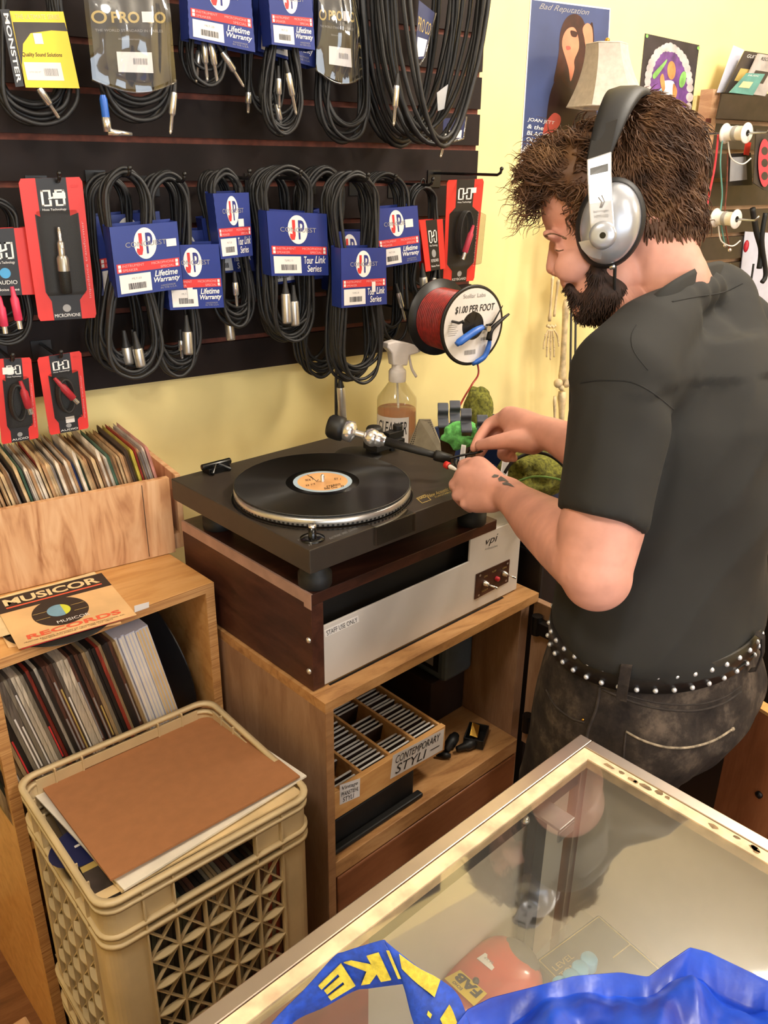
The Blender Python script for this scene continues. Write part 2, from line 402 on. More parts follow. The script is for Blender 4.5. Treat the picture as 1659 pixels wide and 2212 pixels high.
# ---- light: warm ceiling lamps and cool daylight from the shop front ----
def area(name, loc, size, power, color, aim, sy=None):
    l = bpy.data.lights.new(name, 'AREA'); l.energy = power; l.color = color; l.size = size
    if sy: l.shape = 'RECTANGLE'; l.size_y = sy
    o = bpy.data.objects.new(name, l); COL.objects.link(o); o.location = loc
    o.rotation_euler = (V(aim) - V(loc)).to_track_quat('-Z', 'Y').to_euler(); return o
LAMPS = [(1.75, -1.0, 84), (-.25, -1.3, 48), (.9, -2.9, 62), (3.1, -2.4, 60)]
for i, (x, y, pw) in enumerate(LAMPS):
    t = thing('ceiling_lamp', (x, y, 2.62), 'round white ceiling lamp above %s' % ('the record player and the shopper', 'the milk crate', 'the shop floor', 'the far aisle')[i], 'lamp')
    obj('lamp_housing', MB('lamp_white').lathe([(.06, .13), (.06, .11), (.012, .1), (.012, .02), (.05, .01), (.05, 0), (0, 0)], (x, y, 2.62), n=32, cap=False), t)
    l = bpy.data.lights.new('ceiling_lamp_light', 'POINT'); l.energy = pw; l.color = (1, .91, .79); l.shadow_soft_size = .13; lo = bpy.data.objects.new('ceiling_lamp_light', l); COL.objects.link(lo); lo.location = (x, y, 2.46)
area('window_daylight', (.2, -5.15, 1.62), 4.6, 130, (.8, .89, 1), (.4, 0, 1.2), 1.5)
wd = bpy.data.worlds.new('world'); SC.world = wd; wd.use_nodes = True
sk = wd.node_tree.nodes.new('ShaderNodeTexSky'); sk.sky_type = 'NISHITA' if hasattr(sk, 'sky_type') else sk.sky_type
sk.sun_elevation = .7; sk.sun_disc = False
bg = wd.node_tree.nodes['Background']; wd.node_tree.links.new(sk.outputs[0], bg.inputs['Color']); bg.inputs['Strength'].default_value = .15
SC.cycles.transparent_max_bounces = 40
SC.view_settings.view_transform = 'Standard'; SC.view_settings.look = 'None'; SC.view_settings.gamma = 1; SC.view_settings.use_curve_mapping = False
SC.view_settings.exposure = -0.45
# ---- plywood cabinet with the open shelf ----
YC = -.7585
t = thing('cabinet', Fw(.72, -.47, 0), 'plywood cabinet with an open shelf, under the record cleaning machine', 'cabinet')
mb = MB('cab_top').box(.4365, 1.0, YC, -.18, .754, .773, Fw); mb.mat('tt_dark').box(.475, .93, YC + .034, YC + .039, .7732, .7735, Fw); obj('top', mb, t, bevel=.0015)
obj('side_panel', MB('cab_side').box(.4365, .4525, YC + .0005, -.18, .0, .7535, Fw), t, bevel=.001)
obj('side_panel', MB('cab_side').box(.972, .9995, YC + .02, -.18, .0, .7535, Fw), t, bevel=.001)
mb = MB('cab_front').box(.4362, .4528, YC - .0012, YC - .0002, 0, .7538, Fw); obj('edge_strip', mb, t)
obj('shelf', MB('cab_top').box(.4535, .9715, YC, -.2, .386, .4215, Fw), t, bevel=.0015)
obj('back_panel', MB('drawer_front').box(.4535, .9715, -.198, -.182, 0, .753, Fw), t)
mb = MB('drawer_front').box(.4575, .9685, YC - .002, YC + .018, .03, .383, Fw); obj('drawer', mb, t, bevel=.003)
# the door, open at a right angle
d = obj('door', MB('cab_side').box(1.0, 1.016, YC - .34, YC + .01, .395, .752, Fw), t, bevel=.0015)
for z, yy in ((.70, 0), (.455, 0)):
    h = MB('steel_dark'); h.cyl(Fw(.985, YC - .012, z - .012), Fw(.985, YC - .012, z + .03), .011)
    h.box(.978, .998, YC - .05, YC - .004, z - .008, z + .02, Fw); h.mat('zinc').box(.995, .9998, YC - .092, YC - .046, z - .03, z + .042, Fw)
    h.ball(Fw(.994, YC - .07, z + .026), .005); h.ball(Fw(.994, YC - .07, z - .016), .005)
    obj('hinge', h, d, bevel=.001)
# stylus drawer on the shelf
SX0, SX1, SY0, SY1, SZ = .375, .665, YC + .03, -.3, .515
def sq_y(px, py): return Fi(onFY(px, py, YC + .03))
a = sq_y(723, 1700); b_ = sq_y(962, 1580); c_ = sq_y(960, 1622); e_ = sq_y(735, 1762)
SX1 = b_.x; SZT = .5 * (a.z + b_.z); SZB = .5 * (c_.z + e_.z)
t = thing('stylus_tray', Fw(.55, -.52, .4225), 'wooden card drawer of boxed styli standing on the cabinet shelf', 'drawer')
SX0 = .456; ST = .008
def dz(x): return 0
mb = MB('ply_shelf').box(SX0, SX1, SY0, SY0 + .012, SZB, SZT, Fw); 
lb = Card(onFY(845, 1668, SY0 - .0004), onFY(948, 1596, SY0 - .0004), onFY(949, 1634, SY0 - .0004), onFY(842, 1690, SY0 - .0004))
fr = obj('front', mb, t, bevel=.001)
def hand(mb, c, lines, ink='black_ink'):
    for tx, u0, v0, u1, v1 in lines: c.txt(mb, ink, tx, u0, v0, u1, v1, .0006, .0, .2)
q1 = Card(*[onFY(x, y, SY0 - .0005) for x, y in ((849, 1632), (960, 1574), (956, 1620), (843, 1683))])
lm = MB(); q1.body(lm, 'white_label', .0003); hand(lm, q1, [('CONTEMPORARY', .06, .1, .92, .42), ('STYLI', .08, .5, .66, .9)]); q1.rect(lm, 'black_ink', .74, .66, .92, .7, .0006); obj('label', lm, fr, label='white paper label reading CONTEMPORARY STYLI')
q2 = Card(*[onFY(x, y, SY0 - .0005) for x, y in ((734, 1696), (778, 1681), (777, 1720), (734, 1739))])
lm = MB(); q2.body(lm, 'white_label', .0003); hand(lm, q2, [('Vintage', .1, .1, .88, .34), ('PFANSTIEHL', .06, .4, .92, .62), ('STYLI', .14, .68, .7, .92)]); obj('label', lm, fr, label='small white paper label reading Vintage')
obj('bottom', MB('ply_shelf').box(SX0, SX1, SY0 + .013, SY1, SZB, SZB + .006, Fw), t)
obj('back', MB('ply_shelf').box(SX0, SX1, SY1 - .01, SY1, SZB + .0065, SZT, Fw), t)
nb = 4; bx = [SX0 + .004] + [Fi(onFY(px, py, SY0 + .01)).x for px, py in ((781, 1661), (843, 1625), (897, 1596))] + [SX1 - .006]
for x in bx[1:]: obj('divider', MB('ply_shelf').box(x - .003, x + .003, SY0 + .0125, SY1 - .0105, SZB + .0065, SZT, Fw), t, bevel=.0006)
for k in range(4):
    n = (6, 17, 19, 20)[k]; yy = SY0 + .018; gap = {(0): (2, 3), 1: (), 2: (4, 8), 3: ()}[k]
    for j in range(n):
        yy += .0115 + (.03 if j in gap else 0); tl = .01
        if yy > SY1 - .03: break
        x0, x1 = bx[k] + .0045 + rnd(0, .002), bx[k + 1] - .0045 - rnd(0, .002); zt = SZT - .004 - rnd(0, .006); fr = lambda x, y, z: Fw(x, y + (z - SZB) * -.18, z)
        m = MB('white_label').box(x0, x1, yy, yy + .0042, zt - .0015, zt, fr); m.mat('speaker_brown').box(x0, x1, yy, yy + .0042, SZB + .009, zt - .0016, fr)
        solo('stylus_box', m, 'stylus box, %s from the front in the %s column of the card drawer' % (nth(j), ('narrowest', 'second', 'third', 'fourth')[k]), 'stylus box', 'stylus boxes in the card drawer')
# black strap lying before the drawer, things kept on the shelf
mb = MB('cast_black').box(.456, .69, YC + .012, YC + .028, .4222, .432, Fw); mb.box(.456, .68, YC + .03, YC + .22, .4222, SZB - .002, Fw); solo('storage_tray', mb, 'black tray under the wooden stylus drawer', 'tray', bevel=.003)
mb = MB('amp_blue'); t = thing('amplifier', Fw(.86, -.5, .56), 'blue grey metal amplifier on a dark speaker inside the cabinet', 'amplifier')
q = onFY(960, 1478, -.62); A = Fi(q); q2_ = Fi(onFY(1062, 1420, -.62))
obj('case', MB('amp_blue').box(A.x, .97, -.62, -.25, A.z, .7525, Fw), t, bevel=.01)
m = MB('tt_dark').box(A.x - .001, A.x, -.6, -.3, A.z + .02, .74, Fw); m.mat('grey_ink').box(A.x - .0016, A.x - .001, -.585, -.545, A.z + .03, A.z + .055, Fw); obj('rear_plate', m, t)
mb = MB('speaker_brown').box(A.x - .02, .969, -.6, -.24, .4225, A.z - .001, Fw); solo('speaker_cabinet', mb, 'dark brown wooden speaker at the back of the cabinet shelf', 'speaker', bevel=.004)
def small(px, py, dy): return Fi(onZ(px, py, .4225))
p = small(1028, 1598, 0); t = thing('cartridge_case', Fw(p.x, p.y, .4225), 'small black case with gold paper inside, open on the cabinet shelf', 'case')
def rf(x, y, z, p=p): c, s = math.cos(.5), math.sin(.5); return Fw(p.x + x * c - y * s, p.y + x * s + y * c, .4225 + z)
m = MB('cast_black').box(-.03, .03, -.022, .022, 0, .004, rf); m.box(-.03, .03, -.022, -.019, .004, .022, rf); m.box(-.03, .03, .019, .022, .004, .022, rf); m.box(-.03, -.027, -.019, .019, .004, .022, rf); m.box(.027, .03, -.019, .019, .004, .022, rf); obj('tray', m, t, bevel=.0008)
m = MB('gold').prism([rf(-.01, -.005, .012), rf(.024, -.002, .02), rf(.02, .014, .027), rf(-.012, .012, .016)], (0, 0, .002)); obj('foil_insert', m, t)
for i, (px, py, s, lb_) in enumerate(((975, 1612, 1.1, 'black plug adapter lying beside the stylus drawer'), (1012, 1618, 1.0, 'black plug adapter with a ring nearest the shelf edge'), (960, 1637, .6, 'tiny black plug tip at the foot of the stylus drawer'))):
    p = small(px, py, 0); o_ = Fw(p.x, p.y, .4225 + .011 * s); m = MB('cast_black'); ax = V((1, .6 - i * .7, 0)).normalized()
    m.lathe([(0, -.03 * s), (.006 * s, -.03 * s), (.008 * s, -.01 * s), (.011 * s, -.008 * s), (.011 * s, .012 * s), (.008 * s, .014 * s), (.008 * s, .022 * s), (0, .022 * s)], o_, ax, 14, False)
    solo('plug_adapter', m, lb_, 'adapter')

# ---- record cleaning machine ----
t = thing('record_cleaning_machine', Fw(.72, -.52, .7745), 'walnut record cleaning machine with a white front panel under the turntable', 'record cleaner')
LT, LB = .955, .935
obj('side_panel', MB('walnut').box(.4424, .467, -.7205, -.33, .7745, LB - .001, Fw), t, bevel=.001)
obj('side_panel', MB('walnut').box(.974, .998, -.70, -.33, .7745, LB - .001, Fw), t, bevel=.001)
obj('back_panel', MB('walnut').box(.4675, .9735, -.345, -.33, .7745, LB - .001, Fw), t)
m = MB('tt_dark').box(.4675, .9735, -.70, -.3455, .7755, .80, Fw); m.box(.4675, .9735, -.69, -.3455, .80, LB - .003, Fw); obj('chassis', m, t)
# white panel, cut away along its top behind the dark gap
def pf(px, py): return Fi(onFY(px, py, -.7205))
sl = pf(1015, 1190).x; gz = .5 * (pf(697.5, 1355).z + pf(1014, 1212).z)
plain('vpi_white', (204, 196, 190), .4, var=.03, scale=6)
m = MB('vpi_white')
L = [(.467, .7765), (.9735, .7765), (.9735, LB - .0), (sl, LB - .0), (sl, gz), (.467, gz)]
m.prism([Fw(x, -.7205, z) for x, z in L], FY * .004)
fp = obj('front_panel', m, t, bevel=.0008)
m = MB('vpi_white').box(.893, .973, -.716, -.346, LB - .004, LB - .0005, Fw); obj('top_plate', m, t)
c = Card(*[onFY(x, y, -.7209) for x, y in ((700, 1362), (774, 1329), (776, 1343), (703, 1377))])
m = MB(); c.body(m, 'white_label', .0002); c.txt(m, 'black_ink', 'STAFF USE ONLY', .05, .18, .95, .86, .0004); obj('sticker', m, fp, label='white sticker reading STAFF USE ONLY')
c = Card(*[onFY(x, y, -.7207) for x, y in ((1048, 1164), (1076, 1152), (1076, 1180), (1048, 1188))])
m = MB(); c.txt(m, 'black_ink', 'vpi', 0.05, .0, 1, .75, .0003, .0, .35); c.txt(m, 'grey_ink', 'industries', .0, .82, .95, 1.0, .0003); obj('logo', m, fp)
c = Card(*[onFY(x, y, -.7225) for x, y in ((1030, 1241), (1101.5, 1208.5), (1098, 1257), (1026, 1295))])
m = MB(); c.body(m, 'walnut_front', .002)
for u, v in ((.1, .1), (.93, .12), (.1, .9), (.92, .88)): c.ell(m, 'nickel', u, v, .028, .045, .0006, 12)
for tx, u0, v0, u1, v1 in (('ON', .22, .2, .32, .27), ('PUMP', .46, .16, .58, .23), ('ON', .78, .22, .9, .29), ('VACUUM', .18, .78, .36, .85)): c.txt(m, 'gold_ink', tx, u0, v0, u1, v1)
cp_ = obj('control_plate', m, t)
for u, v in ((.25, .5), (.82, .48)):
    o_ = c(u, v, .0005); n_ = c.n; m = MB('nickel').lathe([(.0055, 0), (.0055, .004), (.0042, .005), (.0042, .009), (.0025, .010)], o_, n_, 14); m.mat('chrome').tube([o_ + n_ * .009, o_ + n_ * .016 + FX * .004 - UZ * .002, o_ + n_ * .026 + FX * .008 - UZ * .004], [.0018, .0019, .0024], 10); obj('toggle_switch', m, cp_)
obj('push_button', MB('red_plastic').lathe([(.0048, 0), (.0048, .006), (.003, .0075), (0, .0078)], c(.6, .55, .0005), c.n, 16, False), cp_)
for z in (.83, .795):
    m = MB('chrome').lathe([(.0055, 0), (.005, .002), (.003, .0035), (0, .004)], onFX(*((667, 1383) if z > .8 else (668, 1450)), .4423), -FX, 14, False); obj('screw', m, t)
m = MB('walnut_front').box(.4425, .893, -.7215, -.33, LB, LT, Fw); ld = obj('lid', m, t, bevel=.001)
m = MB('tape').box(.4415, .4424, -.7215, -.33, LB, LT + .0004, Fw); m.box(.4424, .4455, -.7215, -.33, LT + .0001, LT + .0005, Fw); m.box(.4415, .4424, -.7215, -.703, LB - .007, LB, Fw); obj('edge_tape', m, ld, label='beige tape along the lid edge')

# ---- turntable ----
TX0, TX1, TY0, TY1, TZ0, TZ1 = .4155, .86, -.755, -.355, 1.013, 1.053
t = thing('turntable', Fw(.64, -.55, LT), 'black turntable with a record on it, on the wooden record cleaning machine', 'turntable')
m = MB('tt_black').box(TX0, TX1, TY0, TY1, TZ0, TZ1, Fw)
def tz(px, py): return Fi(onZ(px, py, TZ1))
c = Card(Fw(TX0, TY1, TZ1), Fw(TX1, TY1, TZ1), Fw(TX1, TY0, TZ1), Fw(TX0, TY0, TZ1), UZ)
pl = obj('plinth', m, t, bevel=.0015)
m = MB()
qa, qb, qc, qd = [onZ(x, y, TZ1) for x, y in ((899, 1077), (918, 1069), (931, 1080), (912, 1087))]
for a_, b2 in ((qa, qb), (qb, qc), (qc, qd), (qd, qa)): m.mat('gold_ink').tube([a_ + UZ * .0003, b2 + UZ * .0003], .0006, 4)
cc = Card(qa, qb, lerp(qb, qc, .45), lerp(qa, qd, .45), UZ); cc.txt(m, 'gold_ink', 'NAD', .06, .1, .94, .9, .0005, .02)
cc = Card(*[onZ(x, y, TZ1) for x, y in ((920, 1069), (1000, 1040), (1006, 1054), (932, 1081))], UZ); cc.txt(m, 'gold_ink', 'New Acoustic Dimension', .0, .05, 1, .55, .0004, 0, .3); cc.txt(m, 'gold_ink', 'TURNTABLE  5120', .12, .68, .8, .9, .0004)
obj('logo', m, pl); m = MB()
cc = Card(*[onZ(x, y, TZ1) for x, y in ((710, 1162), (770, 1139), (774, 1143), (714, 1166))], UZ); cc.txt(m, 'grey_ink', 'ELECTRONIC  SPEED  CONTROL', 0, .1, 1, .9, .0004)
for x, y in ((642, 1166), (665, 1177), (672, 1161)): cc = Card(*[onZ(x + a_, y + b2, TZ1) for a_, b2 in ((0, 0), (7, -2), (9, 1), (2, 3))], UZ); cc.txt(m, 'grey_ink', '33', 0, 0, 1, 1)
obj('lettering', m, pl)
# under-box with its vent slots
m = MB('tt_black').box(TX0 + .06, TX1 - .06, TY0 + .15, TY1 - .02, TZ0 - .034, TZ0 + .001, Fw)
m.mat('black_gloss')
for i in range(9): m.box(TX0 + .0594, TX0 + .0601, TY1 - .11 - i * .012, TY1 - .104 - i * .012, TZ0 - .03, TZ0 - .004, Fw)
obj('motor_housing', m, t, bevel=.001)
for (u, v) in ((.4705, -.696), (.845, -.699), (.478, -.40), (.83, -.40)):
    m = MB('black_rubber').lathe([(.026, .0003), (.0275, .003), (.0275, .022), (.024, .0245), (.0245, .026), (.022, .028), (.022, TZ0 - LT - .0003)], Fw(u, v, LT), n=28); obj('foot', m, t)
RC = Fi(onZ(697, 1042, 1.0735)); RC = Fw(RC.x, RC.y, 0)
m = MB('nickel').lathe([(.150, .0), (.1515, .004), (.1515, .010), (.149, .0125), (.146, .014), (.0, .014)], RC + UZ * (TZ1 + .004), n=120, cap=False)
m.mat('tt_dark')
for i in range(120):
    a = 2 * PI * i / 120; r_ = V((math.cos(a), math.sin(a), 0)); s_ = V((-r_.y, r_.x, 0)); o_ = RC + r_ * .1512 + UZ * (TZ1 + .0045)
    m.prism([o_ - s_ * .0018, o_ + s_ * .0018, o_ + s_ * .0018 + r_ * .0008, o_ - s_ * .0018 + r_ * .0008], UZ * .0036)
m.mat('black_rubber').lathe([(.145, .0141), (.145, .0165), (0, .0165)], RC + UZ * (TZ1 + .004), n=64, cap=False)
pt = obj('platter', m, t)
obj('spindle', MB('chrome').lathe([(.0036, 0), (.0036, .028), (.002, .031), (0, .0315)], RC + UZ * (TZ1 + .004), n=14, cap=False), pt)
m = MB('black_gloss').lathe([(.156, .0002), (.154, .0012), (.152, .0005)], RC + UZ * TZ1, n=90, cap=False); obj('platter_well', m, pl)
# speed knob
ko = onZ(675, 1164, TZ1)
m = MB('black_gloss').lathe([(.019, .0003), (.019, .002), (.012, .003), (.0, .003)], ko, n=28, cap=False); m.lathe([(.0065, .003), (.006, .02), (.0, .02)], ko, n=18, cap=False); m.mat('chrome').lathe([(.0061, .0201), (.006, .0235), (.003, .024), (0, .024)], ko, n=18, cap=False); obj('speed_knob', m, t)
# hinge block of the missing cover
ho = onZ(468, 1018, TZ1)
m = MB('black_gloss').box(-.022, .022, -.012, .014, .0003, .012, lambda x, y, z: ho + FX * x + FY * y + UZ * z); m.tube([ho - FX * .03 + UZ * .014, ho + FX * .03 + UZ * .014], .006, 10); m.tube([ho - FX * .02 - FY * .018 + UZ * .004, ho + UZ * .016, ho + FX * .02 - FY * .018 + UZ * .004], .004, 8); obj('cover_hinge', m, t, bevel=.002)
# small clear stylus guard at the front edge
A0 = onZ(791, 1133, TZ1); 
gx = Fi(A0); 
m = MB('acrylic')
def gb(x0, x1, y0, y1, z0, z1): m.box(gx.x + x0, gx.x + x1, TY0 + y0, TY0 + y1, TZ1 + z0, TZ1 + z1, Fw)
gb(0, .088, -.006, .03, .0005, .0025); gb(0, .088, -.008, -.006, -.03, .0025); gb(0, .002, -.006, -.0012, -.03, .0003); gb(.086, .088, -.006, -.0012, -.03, .0003); gb(.05, .085, .03, .05, .0005, .012)
obj('acrylic_guard', m, t, bevel=.0005)
# tonearm
pv = onZ(808, 978, TZ1); pu = Fi(pv)
m = MB('tt_dark').lathe([(.047, .0003), (.046, .002), (.036, .0026), (.034, .0035), (0, .0035)], pv - FX * .03 + FY * .012, n=40, cap=False); obj('arm_base', m, t)
ta = obj('tonearm', MB('tt_dark').lathe([(.016, .004), (.016, .05), (.013, .054), (0, .054)], pv, n=24, cap=False), t)
m = MB('cast_black').box(-.02, .055, -.03, .01, .012, .026, lambda x, y, z: pv + FX * x + FY * y + UZ * z); m.box(.02, .06, -.022, -.004, .026, .040, lambda x, y, z: pv + FX * x + FY * y + UZ * z); m.lathe([(.01, .04), (.01, .05), (0, .05)], pv + FX * .052 - FY * .012, n=14, cap=False); m.cyl(pv + FX * .03 - FY * .02 + UZ * .003, pv + FX * .03 - FY * .02 + UZ * .012, .006); obj('lift_mechanism', m, ta, bevel=.001)
P1 = onZ(803, 945, TZ1 + .07); P2 = dp(975, 993, 1.475); dirn = (P2 - P1).normalized(); PB = P1 - dirn * .085
m = MB('chrome').ball(P1, .0165, 20, 12); m.lathe([(.012, -.004), (.0135, .0), (.0135, .018), (.011, .02), (.009, .026)], P1, dirn, 20); obj('bearing', m, ta)
m = MB('chrome').lathe([(.009, .03), (.012, .032), (.019, .036), (.019, .05), (.0165, .052)], P1, -dirn, 24); m.mat('cast_black').lathe([(.0165, .052), (.0215, .054), (.0225, .062), (.0215, .078), (.017, .083), (.0, .083)], P1, -dirn, 24, False); m.mat('nickel').cyl(P1, P1 - dirn * .04, .006); obj('counterweight', m, ta)
m = MB('tt_dark'); m.tube([P1 + dirn * .024, P1 + dirn * .09, lerp(P1, P2, .7), lerp(P1, P2, .8)], [.0085, .0075, .0065, .0065], 14, flat=.8); m.tube([lerp(P1, P2, .79), lerp(P1, P2, .82), P2], [.009, .010, .009], 14); obj('arm_tube', m, ta)

# the record
m = MB('vinyl'); o_ = RC + UZ * (TZ1 + .0207)
m.lathe([(.0, 0), (.1495, 0), (.151, .0006), (.151, .0012), (.1495, .0018)], o_, n=128, cap=False); m.lathe([(.1495, .0018), (.146, .0013), (.063, .0013)], o_, n=128, cap=False)
m.mat('black_gloss').lathe([(.063, .0013), (.052, .0012), (.0505, .0016)], o_, n=96, cap=False)
m.mat('label_blue').lathe([(.0505, .0017), (.043, .00175)], o_, n=96, cap=False); m.mat('label_orange').lathe([(.043, .00175), (.004, .00176), (.0036, .0008)], o_, n=96, cap=False)
R9 = Card(o_ + V((-.05, .05, .0018)), o_ + V((.05, .05, .0018)), o_ + V((.05, -.05, .0018)), o_ + V((-.05, -.05, .0018)), UZ)
lc = lambda px, py: onZ(px, py, TZ1 + .0225)
for tx, q in (('STEREO', ((705, 1050), (735, 1044), (736, 1048), (706, 1054))), ('Side One   33', ((700, 1054), (742, 1048), (743, 1052), (701, 1058))), ('SIDE 1', ((659, 1036), (675, 1034), (676, 1038), (660, 1040))), ('ST 1', ((722, 1033), (736, 1033), (736, 1037), (722, 1037))), ('33 1/3', ((660, 1048), (680, 1044), (681, 1047), (661, 1051)))):
    Card(*[lc(*p_) for p_ in q], UZ).txt(m, 'black_ink', tx, 0, 0, 1, 1)
for a_, b2 in (((671, 1029), (684, 1040)), ((664, 1026), (682, 1038)), ((684, 1040), (688, 1036))): m.mat('black_ink').tube([lc(*a_), lc(*b2)], .0006, 4)
solo('vinyl_record', m, 'black vinyl record with an orange label on the turntable platter', 'record', base=o_)
# ---- plywood record shelf at the left ----
SFY = -.4630
t = thing('record_shelf', Fw(.21, -.32, 0), 'plywood record cube full of albums behind the milk crate', 'shelf')
obj('top', MB('ply_shelf').box(.022, .4223, SFY, -.10, .867, .885, Fw), t, bevel=.0012)
obj('side_panel', MB('ply_shelf').box(.4047, .4223, SFY, -.10, 0, .8665, Fw), t, bevel=.0008)
obj('side_panel', MB('ply_shelf').box(.022, .040, SFY, -.10, 0, .8665, Fw), t, bevel=.0008)
m = MB('ply_edge').box(.022, .4223, SFY - .0012, SFY - .0001, .8675, .8845, Fw); m.box(.4049, .4221, SFY - .0012, SFY - .0001, 0, .8675, Fw); m.box(.0222, .0398, SFY - .0012, SFY - .0001, 0, .8675, Fw); obj('edge_strip', m, t)
obj('shelf_board', MB('ply_shelf').box(.0405, .4042, SFY + .004, -.11, .51, .526, Fw), t)
obj('back_panel', MB('ply_shelf').box(.0405, .4042, -.108, -.101, .02, .866, Fw), t)
# albums in the cube, leaning
def slab(x, y0, y1, z0, h, th, lean, fr):
    c, s = math.cos(lean), math.sin(lean)
    return lambda a, b_, z: fr(x + a * c - z * s, lerp(y0, y1, b_), z0 + z * c + a * s)
DK = [((30, 26, 24), 'black'), ((62, 44, 34), 'dark brown'), ((96, 88, 80), 'grey'), ((156, 132, 96), 'tan'), ((44, 52, 42), 'dark green'), ((196, 184, 166), 'off-white'), ((140, 50, 36), 'rust red'), ((88, 56, 44), 'brown'), ((120, 112, 98), 'grey beige'), ((40, 34, 36), 'charcoal')]
for i, (c_, n_) in enumerate(DK): plain('album_%d' % i, c_, .55, var=.16, scale=1.0); M['album_%d' % i].node_tree.nodes['Mapping'].inputs['Scale'].default_value = (300, 20, 7)
order = [3, 3, 4, 0, 1, 8, 2, 3, 3, 0, 0, 8, 2, 2, 8, 2, 5, 5, 8, 0, 6, 0, 5, 0, 7, 7, 1, 2, 5, 5, 5, 7, 0, 7, 1, 3, 8, 0, 0, 6, 3, 0, 9, 7, 3]
n_all = len(order) + 10; x = .362; lean = .205
for j in range(n_all):
    white = j < 10
    th_ = .0062 if white else .0056
    x -= th_ + .0003
    ln = lean + (.0 if j < n_all - 6 else .02)
    y0 = -.452 + rnd(0, .008) - (.0 if white else rnd(0, .006)); z0 = .5275
    f_ = slab(x - .0, y0, y0 + .312, z0, .312, th_, ln, Fw)
    k = None if white else order[len(order) - 1 - (j - 10)]
    m = MB('paper_cool' if white else 'album_%d' % k).box(0, th_, 0, 1, .002, .3145, f_)
    if white: m.mat('paper_white' if j > 3 else 'paper_cream').box(.0012, th_ - .0012, -.0008, 0, .004, .312, f_)
    elif k in (1, 7, 0, 2) and (k or j % 5 == 0): m.mat(('gold_ink', 'grey_ink', 'red_ink', 'white_ink')[(1, 7, 0, 2).index(k)]).box(th_ * .25, th_ * .7, -.0006, 0, .09 + .02 * (j % 3), .2 + .02 * (j % 5), f_)
    solo('album', m, ('white album sleeve, %s from the cabinet end of the record cube' if white else DK[k][1] + ' album spine, %s from the cabinet end of the record cube') % nth(j), 'album', 'albums in the plywood cube')
# bare record leaning against the side panel
f_ = slab(.398, -.452, -.134, .5275, .312, .002, .145, Fw); m = MB('vinyl_edge'); cx = .151
pts = [f_(0, .5 + math.cos(2 * PI * i / 64) * .151 / .318, .152 + math.sin(2 * PI * i / 64) * .151) for i in range(64)]
m.prism(pts, f_(-.002, 0, 0) - f_(0, 0, 0)); solo('bare_record', m, 'bare black record leaning beside the white sleeves in the cube', 'record')

# stack of 7-inch singles on the shelf top
def sleeve(z, q, w=.0009):
    rt_, rb, lb = [onZ(px, py, z) for px, py in q]; return Card(rt_ + lb - rb, rt_, rb, lb, UZ)
c = sleeve(.8872, ((196, 1262), (262, 1345), (18, 1398))); m = MB(); c.body(m, 'sleeve_tan', .0016); c.rect(m, 'sleeve_blue', 0, .0, .12, .8, .0002); solo('single_sleeve', m, 'tan and blue single sleeve lowest in the stack on the record cube', 'record sleeve', 'singles stacked on the cube')
c = sleeve(.8886, ((212, 1245), (284, 1338), (38, 1408))); m = MB('vinyl_edge'); ce = c(.5, .55, -.0008)
m.lathe([(0, 0), (.087, 0), (.0875, .0006), (.087, .0012), (0, .0012)], ce - UZ * .0002 + V((-.01, -.012, 0)), n=64, cap=False); solo('single_record', m, 'black single sticking out under the printed sleeve on the record cube', 'record', base=ce)
c = sleeve(.8908, ((214, 1240), (290, 1330), (46, 1402))); m = MB(); c.body(m, 'red_ink', .0008); solo('single_sleeve', m, 'red single sleeve just under the black and cream one', 'record sleeve', 'singles stacked on the cube')
c = sleeve(.8912, ((205, 1236), (262, 1300), (0, 1376))); m = MB(); c.body(m, 'paper_cream', .0003, [(0, 0), (.3, -.02), (.6, .01), (1, -.02), (1, 1), (0, 1)]); solo('paper_sleeve', m, 'torn cream paper sleeve peeking out behind the black and cream sleeve', 'record sleeve')
c = sleeve(.8926, ((219.4, 1237.7), (295, 1327.6), (40, 1401))); m = MB(); c.body(m, 'sleeve_tan', .001)
c.rect(m, 'sleeve_black', 0, 0, 1, .31, .0002); c.ell(m, 'sleeve_black', .46, .55, .24, .27, .0003, 48); c.ell(m, 'sleeve_blue', .45, .53, .1, .115, .0005, 32)
c.poly(m, 'sleeve_lime', [(.45 + .1 * math.cos(a), .53 - .115 * math.sin(a)) for a in [lerp(-1.2, 1.2, i / 12) for i in range(13)]], .0006)
for v0, v1, h_ in ((.22, .245, .0005),): c.rect(m, 'sleeve_orange', .07, v0, .93, v1, h_)
c.txt(m, 'paper_cream', 'MUSICOR', .07, .05, .93, .19, .0005, .03); c.txt(m, 'sleeve_orange', 'RECORDS', .1, .82, .9, .9, .0005, .03)
c.txt(m, 'black_ink', 'MUSICOR RECORDS  A DIVISION OF TALMADGE PRODUCTIONS, INC.', .06, .93, .92, .95); c.txt(m, 'black_ink', '826 SEVENTH AVENUE / NEW YORK, N.Y. 10019', .2, .955, .8, .975); c.txt(m, 'white_ink', 'MUSICOR', .38, .72, .66, .77)
for a_ in (-1, 1):
    for o in (-.06, .06): c.rect(m, 'gold_ink', .46 + a_ * .165 - .06, .55 + o, .46 + a_ * .165 + .06, .557 + o, .0005)
solo('single_sleeve', m, 'cream and black printed single sleeve on top of the stack on the cube', 'record sleeve', 'singles stacked on the cube')
m = MB('white_label'); c = Card(*[onFY(x, y, SFY - .0016) for x, y in ((290, 1309), (322, 1300), (322, 1312), (291, 1323))]); c.body(m, 'white_label', .0004); obj('label', m, t)

